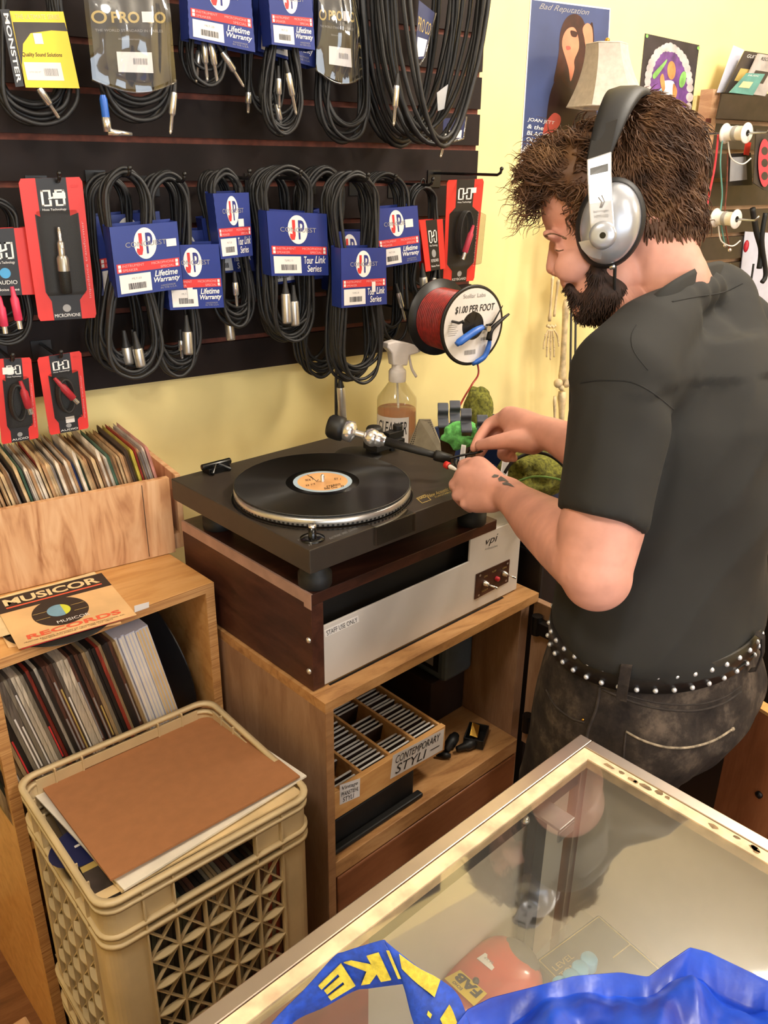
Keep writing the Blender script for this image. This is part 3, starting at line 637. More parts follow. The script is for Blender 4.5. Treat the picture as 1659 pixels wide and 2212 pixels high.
# ---- wooden box of singles ----
BY0, BY1, BX1, BZ1 = -.241, -.03, .4773, 1.038
t = thing('singles_box', (.25, -.16, .8865), 'open plywood box of 7-inch singles standing on the record cube', 'box')
m = MB('ply_box').box(-.12, BX1, BY0, BY0 + .013, .8865, BZ1); m.mat('tt_dark').box(.425, .4262, BY0 - .0004, BY0, .890, BZ1 - .004); obj('front_board', m, t, bevel=.001)
obj('end_board', MB('ply_box').box(BX1 + .0165, BX1 + .027, BY0 + .014, BY1, .8865, BZ1 - .002), t, bevel=.001)
obj('back_board', MB('ply_box').box(-.12, BX1 + .016, BY1 - .012, BY1 - .0005, .8865, BZ1), t, bevel=.001)
obj('bottom_board', MB('ply_box').box(-.12, BX1 + .016, BY0 + .0135, BY1 - .0125, .8865, .918), t)
SL = [((196, 160, 120), 'tan'), ((214, 190, 152), 'cream'), ((150, 116, 84), 'brown'), ((226, 214, 198), 'white'), ((168, 60, 50), 'red'), ((80, 62, 50), 'dark brown'), ((196, 180, 80), 'yellow'), ((86, 116, 96), 'green'), ((60, 76, 130), 'blue'), ((166, 156, 150), 'grey'), ((204, 150, 136), 'pink')]
for i, (c_, n_) in enumerate(SL): plain('sleeve_%d' % i, c_, .75, var=.12, scale=26)
x = .488; j = 0; R = random.Random(5)
while x > .1:
    th_ = R.choice((.003, .004, .005, .0055)); x -= th_ + .0006; k = (10, 3, 9, 9, 0, 9, 4, 6, 2, 5, 2, 0, 1, 0, 2)[j] if j < 15 else R.choice((0, 0, 0, 0, 1, 1, 1, 2, 2, 2, 2, 3, 3, 5, 9, 0, 1, 2, 4, 7, 8, 10))
    ln = .2 + R.uniform(-.015, .015) if j > 3 else .2; y0 = BY0 + .022 + R.uniform(0, .012); hh = .176 + R.uniform(-.006, .006); d_ = .168
    if j in (18, 26, 37, 45): hh += .016; y0 -= .01; k = (3, 1)[j % 2]
    f_ = slab(x, y0, y0 + d_, .9205, hh, th_, ln, ident)
    m = MB('sleeve_%d' % k); w_ = R.uniform(-.0016, .0016)
    m.prism([f_(0, 0, .002), f_(th_, 0, .002), f_(th_ + w_, 0, hh - .006), f_(th_ * .5 + w_, .03, hh), f_(w_, 0, hh - .006)], f_(0, 1, 0) - f_(0, 0, 0))
    if k in (3, 1) and j % 2: m.mat('sleeve_%d' % R.choice((4, 8, 7))).add([f_(-.0004 + w_, .06, hh * .72), f_(-.0004 + w_, .9, hh * .72), f_(-.0004 + w_, .9, hh * .94), f_(-.0004 + w_, .06, hh * .94)], [(0, 1, 2, 3)])
    solo('single_sleeve', m, '%s single sleeve, %s from the turntable end of the wooden box' % (SL[k][1], nth(j)), 'record sleeve', 'singles in the wooden box'); j += 1

# ---- beige plastic crates ----
CA = onZ(212, 1972, .668); CA = Fi(CA); cr, sr = math.cos(-.041), math.sin(-.041)
def K(x, y, z): return Fw(CA.x + x * cr - y * sr, CA.y + x * sr + y * cr, z)
CWD, CDP = .352, .331
def rrect(x0, x1, y0, y1, r, z, n=5):
    out = []
    for cx, cy, a0 in ((x1 - r, y0 + r, -PI / 2), (x1 - r, y1 - r, 0), (x0 + r, y1 - r, PI / 2), (x0 + r, y0 + r, PI)):
        for i in range(n + 1): a = a0 + PI / 2 * i / n; out.append(K(cx + r * math.cos(a), cy + r * math.sin(a), z))
    return out
def ringband(m, o, i, z0, z1, r=.03):
    A = rrect(o, CWD - o, o, CDP - o, r, z0); B = rrect(o, CWD - o, o, CDP - o, r, z1); a = rrect(i, CWD - i, i, CDP - i, r - .004, z0); b2 = rrect(i, CWD - i, i, CDP - i, r - .004, z1); n = len(A)
    m.add(A + B + a + b2, [f for k in range(n) for q in [(k + 1) % n] for f in ((k, q, n + q, n + k), (2 * n + k, 3 * n + k, 3 * n + q, 2 * n + q), (n + k, n + q, 3 * n + q, 3 * n + k), (k, 2 * n + k, 2 * n + q, q))], True)
def crate(name, z0, z1, label):
    t = thing(name, K(CWD / 2, CDP / 2, z0), label, 'crate', 'stacked beige crates')
    m = MB('crate_beige'); o = .007
    ringband(m, 0, .009, z1 - .007, z1); ringband(m, .001, .01, z1 - .022, z1 - .016); ringband(m, .001, .011, z1 - .07, z1 - .064); ringband(m, .001, .011, z1 - .088, z1 - .081)
    obj('rim', m, t)
    zl0, zl1 = z0 + .03, z1 - .088; zh = z1 - .03
    P = .062; LW = CWD - 2 * P
    for side in range(4):
        def S(u, v, z, side=side):
            if side == 0: return K(P + u * (CWD - 2 * P), o + v, z)
            if side == 1: return K(CWD - o - v, P + u * (CDP - 2 * P), z)
            if side == 2: return K(CWD - P - u * (CWD - 2 * P), CDP - o - v, z)
            return K(o + v, CDP - P - u * (CDP - 2 * P), z)
        m = MB('crate_beige'); L_ = (CWD if side % 2 == 0 else CDP) - 2 * P; e = P / L_
        # solid rim panel with the hand slot
        m.prism([S(-e * .5, .002, z1 - .068), S(.2, .002, z1 - .068), S(.2, .002, z1 - .012), S(-e * .5, .002, z1 - .012)], S(0, .004, 0) - S(0, .002, 0)); m.prism([S(.8, .002, z1 - .068), S(1 + e * .5, .002, z1 - .068), S(1 + e * .5, .002, z1 - .012), S(.8, .002, z1 - .012)], S(0, .004, 0) - S(0, .002, 0))
        m.prism([S(.2, .002, z1 - .03), S(.8, .002, z1 - .03), S(.8, .002, z1 - .012), S(.2, .002, z1 - .012)], S(0, .004, 0) - S(0, .002, 0))
        nc = 5; nr = max(2, round((zl1 - zl0) / .06)); hz = (zl1 - zl0) / nr
        for i in range(nc + 1):                     # upright ribs
            u = i / nc; hw = .0013 / L_
            m.prism([S(u - hw, -.005, zl0), S(u + hw, -.005, zl0), S(u + hw, .006, zl0), S(u - hw, .006, zl0)], (0, 0, z1 - .004 - zl0 if i in (0, 1, 4, 5) else zl1 - zl0))
        for r in range(nr):
            for i in range(nc):
                u0, u1, za, zb = i / nc, (i + 1) / nc, zl1 - (r + 1) * hz, zl1 - r * hz
                for (ua, zA, ub, zB) in ((u0, za, u1, zb), (u0, zb, u1, za)):
                    d_ = .0016
                    m.prism([S(ua, -.001, zA - d_), S(ub, -.001, zB - d_), S(ub, -.001, zB + d_), S(ua, -.001, zA + d_)], S(0, .006, 0) - S(0, 0, 0))
                # curved ledge at the foot of each cell
                T_ = []; B_ = []
                for k in range(9):
                    q = k / 8; T_.append(S(lerp(u0, u1, q), -.0055 * math.sin(PI * q) - .002, za + .0012)); B_.append(S(lerp(u0, u1, q), .006, za + .0012))
                m.prism(T_ + B_[::-1], (0, 0, -.0024))
        obj('lattice_side', m, t)
    m = MB('crate_beige'); pr = .052                                 # rounded corner posts
    for cx, cy, a0 in ((CWD - .03, .03, -PI / 2), (CWD - .03, CDP - .03, 0), (.03, CDP - .03, PI / 2), (.03, .03, PI)):
        m = MB('crate_beige')
        dirs = [(math.cos(a0 + PI / 2 * i / 6), math.sin(a0 + PI / 2 * i / 6)) for i in range(7)]
        O = [(cx + .0235 * c_, cy + .0235 * s_) for c_, s_ in dirs]; I = [(cx + .02 * c_, cy + .02 * s_) for c_, s_ in dirs]
        t0 = (math.cos(a0 - PI / 2), math.sin(a0 - PI / 2)); t1 = (math.cos(a0 + PI), math.sin(a0 + PI))
        O = [(O[0][0] + t0[0] * .034, O[0][1] + t0[1] * .034)] + O + [(O[-1][0] + t1[0] * .034, O[-1][1] + t1[1] * .034)]; I = [(I[0][0] + t0[0] * .034, I[0][1] + t0[1] * .034)] + I + [(I[-1][0] + t1[0] * .034, I[-1][1] + t1[1] * .034)]
        m.prism([K(x_, y_, z0 + .004) for x_, y_ in O + I[::-1]], (0, 0, z1 - .02 - z0)); obj('corner_post', m, t)
    m = MB('crate_beige'); ringband(m, .006, .014, z0, z0 + .03); obj('bottom_band', m, t)
    m = MB('crate_beige')
    for i in range(9): m.box(.012, CWD - .012, .014 + i * .0395, .02 + i * .0395, z0 + .001, z0 + .005, K); m.box(.014 + i * .04, .02 + i * .04, .012, CDP - .012, z0 + .001, z0 + .005, K)
    obj('bottom_grid', m, t); return t
ct_ = crate('milk_crate', .2605, .668, 'beige plastic lattice crate of albums, with cardboard on top')
m = MB(); cc_ = Card(K(.29, .0078, .64), K(.322, .0078, .642), K(.322, .0078, .622), K(.288, .0078, .618)); cc_.body(m, 'white_label', .0006); obj('label', m, ct_, label='torn white label on the rim')
crate('milk_crate', .0005, .26, 'beige plastic lattice crate underneath the crate of albums')
# albums standing in the upper crate
R = random.Random(3); x = .05
for j in range(30):
    th_ = R.choice((.006, .007, .008)); k = R.choice((0, 0, 1, 2, 3, 5, 7, 9, 6, 8)) if j > 8 else R.choice((9, 0, 9, 4)); f_ = slab(x, .016, .318, .2675, .312, th_, -.05, K); x += th_ + .0008
    if x > .318: break
    m = MB('album_%d' % k).box(0, th_, 0, 1, 0, .312, f_); m.mat('paper_white').box(.001, th_ - .001, -.0005, 0, .004, .3, f_) if k == 5 else None
    solo('album', m, '%s album standing in the beige crate, %s from its outer side' % (DK[k][1], nth(j)), 'album', 'albums in the beige crate')
# sleeves and cardboard lying across the top
def tilt(q, zr=.63, zf=.675, dz=0):
    return Card(*[onZ(px, py, (zr if i < 2 else zf) + dz) for i, (px, py) in enumerate(q)], UZ)
c = tilt(((100, 1735), (455, 1560), (657, 1722), (212, 1951)), .618, .6595); m = MB(); c.body(m, 'mag_dark', .0035); m.mat('paper_cream'); c.ell(m, 'blue_card_dark', .06, .52, .16, .17); c.rect(m, 'gold_ink', 0, .69, .3, .74); c.rect(m, 'white_ink', .02, .5, .1, .52, .0006); c.rect(m, 'paper_cream', 0, .93, 1, 1, .0005)
solo('album', m, 'dark album sleeve with a round navy emblem under the white sleeves on the crate', 'album')
c = tilt(((90, 1722), (452, 1550), (652, 1712), (262, 1926)), .624, .664); m = MB(); c.body(m, 'paper_cream', .003); solo('record_sleeve', m, 'cream record sleeve lying third from the top on the milk crate', 'record sleeve', 'sleeves lying on the crate')
c = tilt(((73, 1716), (441, 1528), (662, 1675), (268, 1922)), .627, .6695); m = MB(); c.body(m, 'paper_white', .003); solo('record_sleeve', m, 'white record sleeve lying directly under the cardboard on the milk crate', 'record sleeve', 'sleeves lying on the crate')
c = tilt(((80, 1686), (451.5, 1521.7), (647.7, 1675.7), (238.7, 1899.5)), .632, .677); m = MB(); c.body(m, 'cardboard', .0035); solo('cardboard_sheet', m, 'brown corrugated cardboard square lying on top of the milk crate', 'cardboard')
# edge of another cabinet at the far left
m = MB('ply_box').box(-.13, -.055, -.9, -.62, 0, .36, Fw); solo('wooden_stool', m, 'pale wooden block standing on the floor beside the record cube', 'block', bevel=.004)
# ---- glass display counter ----
CX1, CY1, CZ = .474, -1.2013, .95
CX0, CY0 = -1.35, -1.95
t = thing('display_counter', Fw(-.4, -1.6, 0), 'glass topped display counter with an aluminium frame in the foreground', 'counter')
m = MB('alu')
def frame_bar(x0, x1, y0, y1): m.box(x0, x1, y0, y1, CZ - .022, CZ, Fw)
fw_ = .016
frame_bar(CX0, CX1, CY1 - fw_, CY1); frame_bar(CX0, CX1, CY0, CY0 + fw_); frame_bar(CX1 - fw_, CX1, CY0 + fw_, CY1 - fw_); frame_bar(CX0, CX0 + fw_, CY0 + fw_, CY1 - fw_)
m.box(CX1 - .018, CX1, CY1 - .018, CY1, .1, CZ - .0225, Fw); m.box(CX0, CX0 + .018, CY1 - .018, CY1, .1, CZ - .0225, Fw); m.box(CX1 - .018, CX1, CY0, CY0 + .018, .1, CZ - .0225, Fw)
m.box(CX0, CX1, CY1 - .012, CY1, .36, .385, Fw); m.box(CX1 - .012, CX1, CY0, CY1, .36, .385, Fw)
obj('metal_frame', m, t, bevel=.001)
plain('seal_stain', (120, 96, 66), .7, var=.3, scale=90)
m = MB('seal_cream'); s0, s1 = fw_ + .001, fw_ + .015
m.box(CX0 + s0, CX1 - s0, CY1 - s1, CY1 - s0, CZ - .014, CZ - .0008, Fw); m.box(CX1 - s1, CX1 - s0, CY0 + s0, CY1 - s1, CZ - .014, CZ - .0008, Fw)
m.mat('seal_stain'); R = random.Random(4)
for i in range(26):
    y = CY1 - s1 - R.uniform(.02, .34); w = R.uniform(.0015, .005); a0 = R.uniform(s0 + .001, s1 - .006)
    q = [Fw(CX1 - a0 - .002 * math.cos(k) * (1 + R.random()), y + w * math.sin(k) * (1 + R.random()), CZ - .0006) for k in [2 * PI * g / 7 for g in range(7)]]; m.add(q, [tuple(range(7))])
obj('glass_seal', m, t)
obj('glass_top', MB('case_glass').box(CX0 + s1 + .0005, CX1 - s1 - .0005, CY0 + s0, CY1 - s1 - .0005, CZ - .006, CZ - .002, Fw), t)
obj('end_panel', MB('panel_grey').box(CX1 - .009, CX1 - .005, CY0 + .02, CY1 - .02, .387, CZ - .0235, Fw), t)
m = MB('panel_grey').box(CX0 + .02, CX1 - .03, CY1 - .012, CY1 - .006, .387, CZ - .055, Fw); obj('rear_panel', m, t)
m = MB('panel_red').box(-.4, .115, CY1 - .018, CY1 - .0125, .387, CZ - .035, Fw); obj('rear_door', m, t)
m = MB('alu_dark').box(CX0 + .02, CX1 - .02, CY1 - .016, CY1 - .0005, CZ - .054, CZ - .0225, Fw); obj('frame_rail', m, t)
m = MB('panel_grey').box(CX0, CX1, CY0, CY1, 0, .1, Fw); m.box(CX0 + .02, CX1 - .02, CY0 + .02, CY1 - .02, .345, .36, Fw); obj('base', m, t)
m = MB('panel_grey').box(CX1 - .01, CX1 - .003, CY0, CY1 - .02, .1, .36, Fw); m.box(CX0, CX1, CY1 - .012, CY1 - .004, .1, .36, Fw); obj('lower_panel', m, t)
sx = Fi(onFY(1170, 1790, CY1 - .03)).x
m = MB('alu_dark').box(sx - .011, sx + .011, CY1 - .03, CY1 - .0185, .387, CZ - .032, Fw); m.mat('zinc').box(sx - .014, sx + .014, CY1 - .062, CY1 - .018, CZ - .03, CZ - .026, Fw); m.box(sx - .014, sx + .014, CY1 - .062, CY1 - .059, CZ - .045, CZ - .0305, Fw); st = obj('shelf_standard', m, t, bevel=.001)
m = MB('chrome').ball(Fw(sx - .022, CY1 - .022, CZ - .034), .0055); obj('screw', m, st)
obj('glass_shelf', MB('case_glass').box(CX0 + .03, CX1 - .03, CY0 + .04, CY1 - .05, .722, .728, Fw), t)
# pedals on the glass shelf
def pedal(name, px, py, rot, label):
    o = onZ(px, py, .7285); return o, (lambda x, y, z: o + V((math.cos(rot) * x - math.sin(rot) * y, math.sin(rot) * x + math.cos(rot) * y, z))), thing(name, o, label, 'guitar pedal')
dirx = (onZ(1030, 2190, .76) - onZ(985, 2140, .76))
o = onZ(1052, 2150, .7285); lx = (onZ(1016, 2182, .76) - onZ(968, 2120, .76)).normalized(); ly = UZ.cross(lx)   # lx: reading direction reversed, ly: towards the foot pad
if ly.dot(onZ(1100, 2090, .76) - onZ(1020, 2160, .76)) < 0: ly = -ly
def PF(x, y, z): return o + lx * x + ly * y + UZ * z
t = thing('effects_pedal', o, 'red effects pedal with a yellow FAB sticker on the counter shelf', 'effects pedal')
m = MB('pedal_red')
rings = []
for z, s in ((.001, .97), (.008, 1), (.022, .97), (.03, .88), (.0335, .72), (.0345, .4)):
    r = []
    for i in range(40):
        a = 2 * PI * i / 40; cx, sy = math.cos(a), math.sin(a); w = .042 + .009 * math.sin(a); r.append(PF(w * s * math.copysign(abs(cx) ** .7, cx), .06 * s * math.copysign(abs(sy) ** .75, sy), z + (.004 * sy if z > .02 else 0)))
    rings.append(r)
m.loft(rings); obj('housing', m, t)
m = MB('pedal_grey'); m.ball(PF(0, .046, .032), .024, 24, 10, (1.1, .62, .3), Matrix((lx, ly, UZ)).transposed()); obj('foot_switch', m, t)
c = Card(*[onZ(px, py, .7665) for px, py in ((998, 2096), (1052, 2145), (1023, 2172), (962, 2116))], UZ); c = Card(c.c[3], c.c[0], c.c[1], c.c[2], UZ)
zt = lambda px, py: onZ(px, py, .7645)
c = Card(zt(1052, 2146), zt(1024, 2173), zt(960, 2113), zt(994, 2095), UZ)
m = MB(); cc = Card(zt(1024, 2173), zt(960, 2113), zt(994, 2095), zt(1052, 2146), UZ); cc.body(m, 'yellow_card', .0006); cc.txt(m, 'black_ink', 'FAB', .1, .36, .92, .92, .0005, .05); cc.txt(m, 'black_ink', 'ECHO', .5, .1, .8, .28, .0005, .02); obj('sticker', m, t, label='yellow sticker reading FAB ECHO')
m = MB(); c = Card(zt(1048, 2058), zt(1078, 2080), zt(1062, 2096), zt(1030, 2070), UZ); c.body(m, 'white_label', .0006); c.txt(m, 'grey_ink', '49.99', .2, .3, .8, .6); obj('price_tag', m, t)
m = MB('black_gloss').ball(zt(1028, 2119), .004, 10, 6); obj('socket', m, t)
o = onZ(1262, 2105, .7285); a1 = (onZ(1290, 2075, .75) - onZ(1200, 2145, .75)).normalized(); a2 = UZ.cross(a1)
def PG(x, y, z): return o + a1 * x + a2 * y + UZ * z
t = thing('effects_pedal', o, 'olive effects pedal with blue knobs beside the red one under the glass', 'effects pedal')
obj('housing', MB('pedal_olive').box(-.055, .055, -.085, .03, .001, .032, PG), t, bevel=.004)
m = MB('gold_ink')
for a_, b2 in (((-.05, .026), (.05, .026)), ((.05, .026), (.05, -.08)), ((-.05, .026), (-.05, -.08)), ((.02, -.02), (.05, -.02))): m.tube([PG(*a_, .0325), PG(*b2, .0325)], .0007, 4)
c = Card(PG(-.045, .012, .0325), PG(-.015, .012, .0325), PG(-.015, -.005, .0325), PG(-.045, -.005, .0325), UZ); c.txt(m, 'gold_ink', 'LEVEL', 0, 0, 1, .4); c.txt(m, 'gold_ink', 'TONE', 0, .6, 1, 1); obj('printing', m, t)
for px, py in ((1273, 2068), (1254, 2087), (1235, 2106), (1212, 2122)):
    p_ = onZ(px, py, .775); p_.z = .7605; obj('knob', MB('knob_blue').lathe([(.0095, 0), (.0095, .012), (.008, .0145), (0, .0145)], p_, n=24, cap=False), t)

# ---- blue shopping bag lying on the glass ----
plain('tag_bag', (24, 64, 190), .3)
BZ = CZ + .0005
bc = onZ(1400, 2260, BZ)
t = thing('shopping_bag', bc, 'bright blue woven shopping bag with yellow lettering on its strap', 'bag')
# crumpled body: a height field of folds over the glass
outline = [(985, 2212), (1010, 2180), (1060, 2155), (1150, 2132), (1240, 2108), (1340, 2100), (1400, 2110), (1440, 2080), (1490, 2046), (1530, 2056), (1659, 2118), (1700, 2140)]
top = []
for i in range(90):
    s = i / 89 * (len(outline) - 1); k = min(int(s), len(outline) - 2); f_ = s - k; top.append((lerp(outline[k][0], outline[k + 1][0], f_), lerp(outline[k][1], outline[k + 1][1], f_)))
rows = []
for j in range(30):
    v_ = j / 29; row = []
    for i, (px, py) in enumerate(top):
        hgt = (.02 + .1 * v_ * (1 - v_ * .6)) * min(1, v_ * 6 + .05)
        n1 = noise.noise(V((px * .006, v_ * 1.7, 1.3))); n2 = noise.noise(V((px * .02 - v_ * 2, v_ * 4 + px * .004, 4.1)))
        fold = abs(((px * .004 + v_ * 1.4) % 1) - .5) * .03
        z = BZ + .004 + max(0, hgt + n1 * .02 + n2 * .008 + fold * min(1, v_ * 4)) if j else BZ + .03
        p0 = onZ(px, py, BZ + .03); d_ = onZ(px, py + 40, BZ + .03) - p0; d_.z = 0
        row.append(V((p0.x, p0.y, z)) + d_.normalized() * (v_ * .26))
    rows.append(row)
m = MB('tarp'); n = len(top)
m.add([p for r in rows for p in r], [(j * n + i, j * n + i + 1, (j + 1) * n + i + 1, (j + 1) * n + i) for j in range(29) for i in range(n - 1)], True)
o = obj('bag_body', m, t); md = o.modifiers.new('thickness', 'SOLIDIFY'); md.thickness = .0012; md.offset = -1
# strap: a twisted band
def band(mb, top_, bot, mat, sub=6):
    A = []; B = []
    for L_, O in ((top_, A), (bot, B)):
        pts = [onZ(*p) for p in L_]
        for k in range(len(pts) - 1):
            p0, p1, p2, p3 = pts[max(k - 1, 0)], pts[k], pts[k + 1], pts[min(k + 2, len(pts) - 1)]
            for s in range(sub):
                u = s / sub; O.append(.5 * ((2 * p1) + (p2 - p0) * u + (2 * p0 - 5 * p1 + 4 * p2 - p3) * u * u + (3 * p1 - p0 - 3 * p2 + p3) * u ** 3))
        O.append(pts[-1])
    mb.mat(mat).add(A + B, [(i, i + 1, len(A) + i + 1, len(A) + i) for i in range(len(A) - 1)], True); return A, B
m = MB()
D0, D1, D2 = .86, .83, .80
TA = [(560, 2245, .955), (600, 2195, .965), (660, 2135, .985), (720, 2068, 1.005), (745, 2056, 1.01), (822, 2032, 1.022), (832, 2034, 1.022)]
TB = [(600, 2250, .953), (640, 2203, .957), (700, 2175, .962), (765, 2140, .975), (800, 2134, .98), (862, 2126, .99), (872, 2125, .99)]
A, B = band(m, TA, TB, 'strap_blue')
def strip_map(A, B):
    def f(u, v, h):
        s = u * (len(A) - 1); k = min(int(s), len(A) - 2); f_ = s - k; a = A[k].lerp(A[k + 1], f_); b2 = B[k].lerp(B[k + 1], f_)
        nn = (A[k + 1] - A[k]).cross(B[k] - A[k]); nn = nn.normalized() if nn.length > 1e-9 else UZ
        if nn.dot(CAM - a) < 0: nn = -nn
        return a.lerp(b2, v) + nn * h
    return f
sm = strip_map(A, B)
m.mat('bag_yellow')
for u0, u1, L in ((.86, .95, 'I'), (.60, .80, 'K'), (.38, .54, 'E')):
    vs, fs, asp = text_shape(L, .05); m.add([sm(lerp(u1, u0, a), lerp(.2, .84, b2), .0022) for a, b2 in vs], fs)
A2, B2 = band(m, [(832, 2034, 1.022), (862, 2058, 1.014), (905, 2090, 1.004), (945, 2112, .995), (990, 2150, .985), (1020, 2230, .975)], [(872, 2125, .99), (880, 2160, .982), (890, 2200, .975), (905, 2240, .968), (915, 2260, .962), (925, 2280, .958)], 'strap_blue')
sm2 = strip_map(A2, B2); m.mat('bag_yellow')
def patch(u0, u1, v0, v1): 
    for i in range(6): m.add([sm2(lerp(u0, u1, i / 6), v0, .0022), sm2(lerp(u0, u1, (i + 1) / 6), v0, .0022), sm2(lerp(u0, u1, (i + 1) / 6), v1, .0022), sm2(lerp(u0, u1, i / 6), v1, .0022)], [(0, 1, 2, 3)])
patch(.2, .62, .0, .3); patch(.78, .96, .22, .5); patch(.6, .66, .55, .62)
o = obj('strap', m, t, label='blue woven strap with yellow lettering'); md = o.modifiers.new('thickness', 'SOLIDIFY'); md.thickness = .001; md.offset = 0
# ---- dark slatwall board ----
SY = -.018
t = thing('slatwall_panel', (.4, -.009, 1.163), 'dark brown slatwall board covered with hanging cables', 'display board')
gz = [onY(x, y, SY).z for x, y in ((1047, 78.8), (1043, 161.4), (1040, 242), (1036, 320))]
z0g = gz[3]; pitch_ = (gz[0] - gz[3]) / 3; SX0, SX1 = -.9, 1.366
gs = [z0g + pitch_ * k for k in range(-6, 14)]; gs = [g for g in gs if 1.175 < g < 2.6]
edges = [1.163] + sum(([g - .0055, g + .0055] for g in gs), []) + [2.62]
m = MB('slat_laminate')
for i in range(0, len(edges), 2): m.box(SX0, SX1, SY, -.008, edges[i], edges[i + 1])
m.mat('raw_edge')
for i in range(0, len(edges), 2): m.box(SX1, SX1 + .0004, SY + .0004, -.0082, edges[i] + .0003, edges[i + 1] - .0003)
obj('slats', m, t)
obj('core', MB('slat_core').box(SX0, SX1, -.0079, -.0005, 1.163, 2.62), t)

def cr(pts, sub=6, closed=True):
    n = len(pts); out = []
    for k in range(n if closed else n - 1):
        if closed: p0, p1, p2, p3 = pts[k - 1], pts[k], pts[(k + 1) % n], pts[(k + 2) % n]
        else: p0, p1, p2, p3 = pts[max(k - 1, 0)], pts[k], pts[k + 1], pts[min(k + 2, n - 1)]
        for s in range(sub):
            u = s / sub; out.append(.5 * ((2 * p1) + (p2 - p0) * u + (2 * p0 - 5 * p1 + 4 * p2 - p3) * u * u + (3 * p1 - p0 - 3 * p2 + p3) * u ** 3))
    if not closed: out.append(pts[-1])
    return out
def xlr(mb, a, b):
    a, b = V(a), V(b); d = (b - a).normalized(); L = (b - a).length
    mb.mat('cable_black').lathe([(.0032, -.03), (.005, -.012), (.0078, 0)], a, d, 12); mb.mat('nickel').lathe([(.0082, 0), (.0092, .003), (.0092, L - .004), (.0085, L), (.007, L), (.007, L - .006), (0, L - .006)], a, d, 16, False)
def jack(mb, a, b, metal='chrome'):
    a, b = V(a), V(b); d = (b - a).normalized(); L = (b - a).length
    mb.mat('cable_black').lathe([(.003, -.02), (.0045, 0)], a, d, 10); mb.mat(metal).lathe([(.0052, 0), (.0058, .004), (.0058, L * .5), (.0042, L * .54), (.0031, L * .56), (.0031, L * .88), (.0024, L * .9), (.003, L * .94), (.0012, L)], a, d, 12)
def rca(mb, a, b, col):
    a, b = V(a), V(b); d = (b - a).normalized(); L = (b - a).length
    mb.mat(col).lathe([(.003, -.016), (.0045, 0), (.0068, .004), (.0068, L * .72), (.006, L * .74)], a, d, 12); mb.mat('chrome').lathe([(.0046, L * .74), (.0046, L)], a, d, 12)
def hook(px, py, y0, y1, label, up=.012):
    a = onY(px, py, y1); m = MB('hook_black'); R_ = .003
    m.tube([V((a.x, SY - .0002, a.z)), V((a.x, y1 + .012, a.z)), V((a.x, y1 + .003, a.z + .004)), V((a.x, y1, a.z + up))], R_, 8); m.box(a.x - .018, a.x + .018, SY - .003, SY - .0003, a.z - .03, a.z + .006)
    m.ball((a.x, y1, a.z + up), .0042, 10, 6)
    solo('display_hook', m, label, 'hook', 'hooks in the slatwall', base=(a.x, SY, a.z)); return a
def loops(top, bot, hw, zm, yb, yf, n, r=.0031, seed=0, jit=1):
    n = round(n * 1.4); r *= 1.08
    R = random.Random(seed); T = onY(*top, yf); B = onY(*bot, yf); s = (onY(top[0] + 1, top[1], yf) - T).length; wt, wm, wb = [w * s for w in hw]
    m = MB('cable_black')
    for k in range(n):
        y = lerp(yb, yf, k / max(1, n - 1)) + R.uniform(-.002, .002) * jit; g = R.uniform(.84, 1.06); zt = T.z + R.uniform(-.008, .003) * jit; zb = B.z + R.uniform(-.004, .035) * jit * (1 if k < n - 1 else 0); ox = R.uniform(-.006, .006) * jit
        prof = [(0, 0), (.025, .55 * wt), (.08, .92 * wt), (.16, 1.02 * wt), (lerp(.16, zm, .55), lerp(wt, wm, .35)), (zm, wm), (lerp(zm, .86, .5), lerp(wm, wb, .62)), (.84, wb), (.94, .78 * wb), (.985, .4 * wb), (1, 0)]
        P = []
        for sd, seq in ((1, prof), (-1, prof[-2:0:-1])):
            for q, w in seq: P.append(V((lerp(T.x, B.x, q) + sd * w * (g + R.uniform(-.05, .05)) + ox * q, y + .004 * math.sin(q * 9 + k), lerp(zt, zb, q))))
        m.tube(cr(P, 4), r, 7, closed=True)
    return m
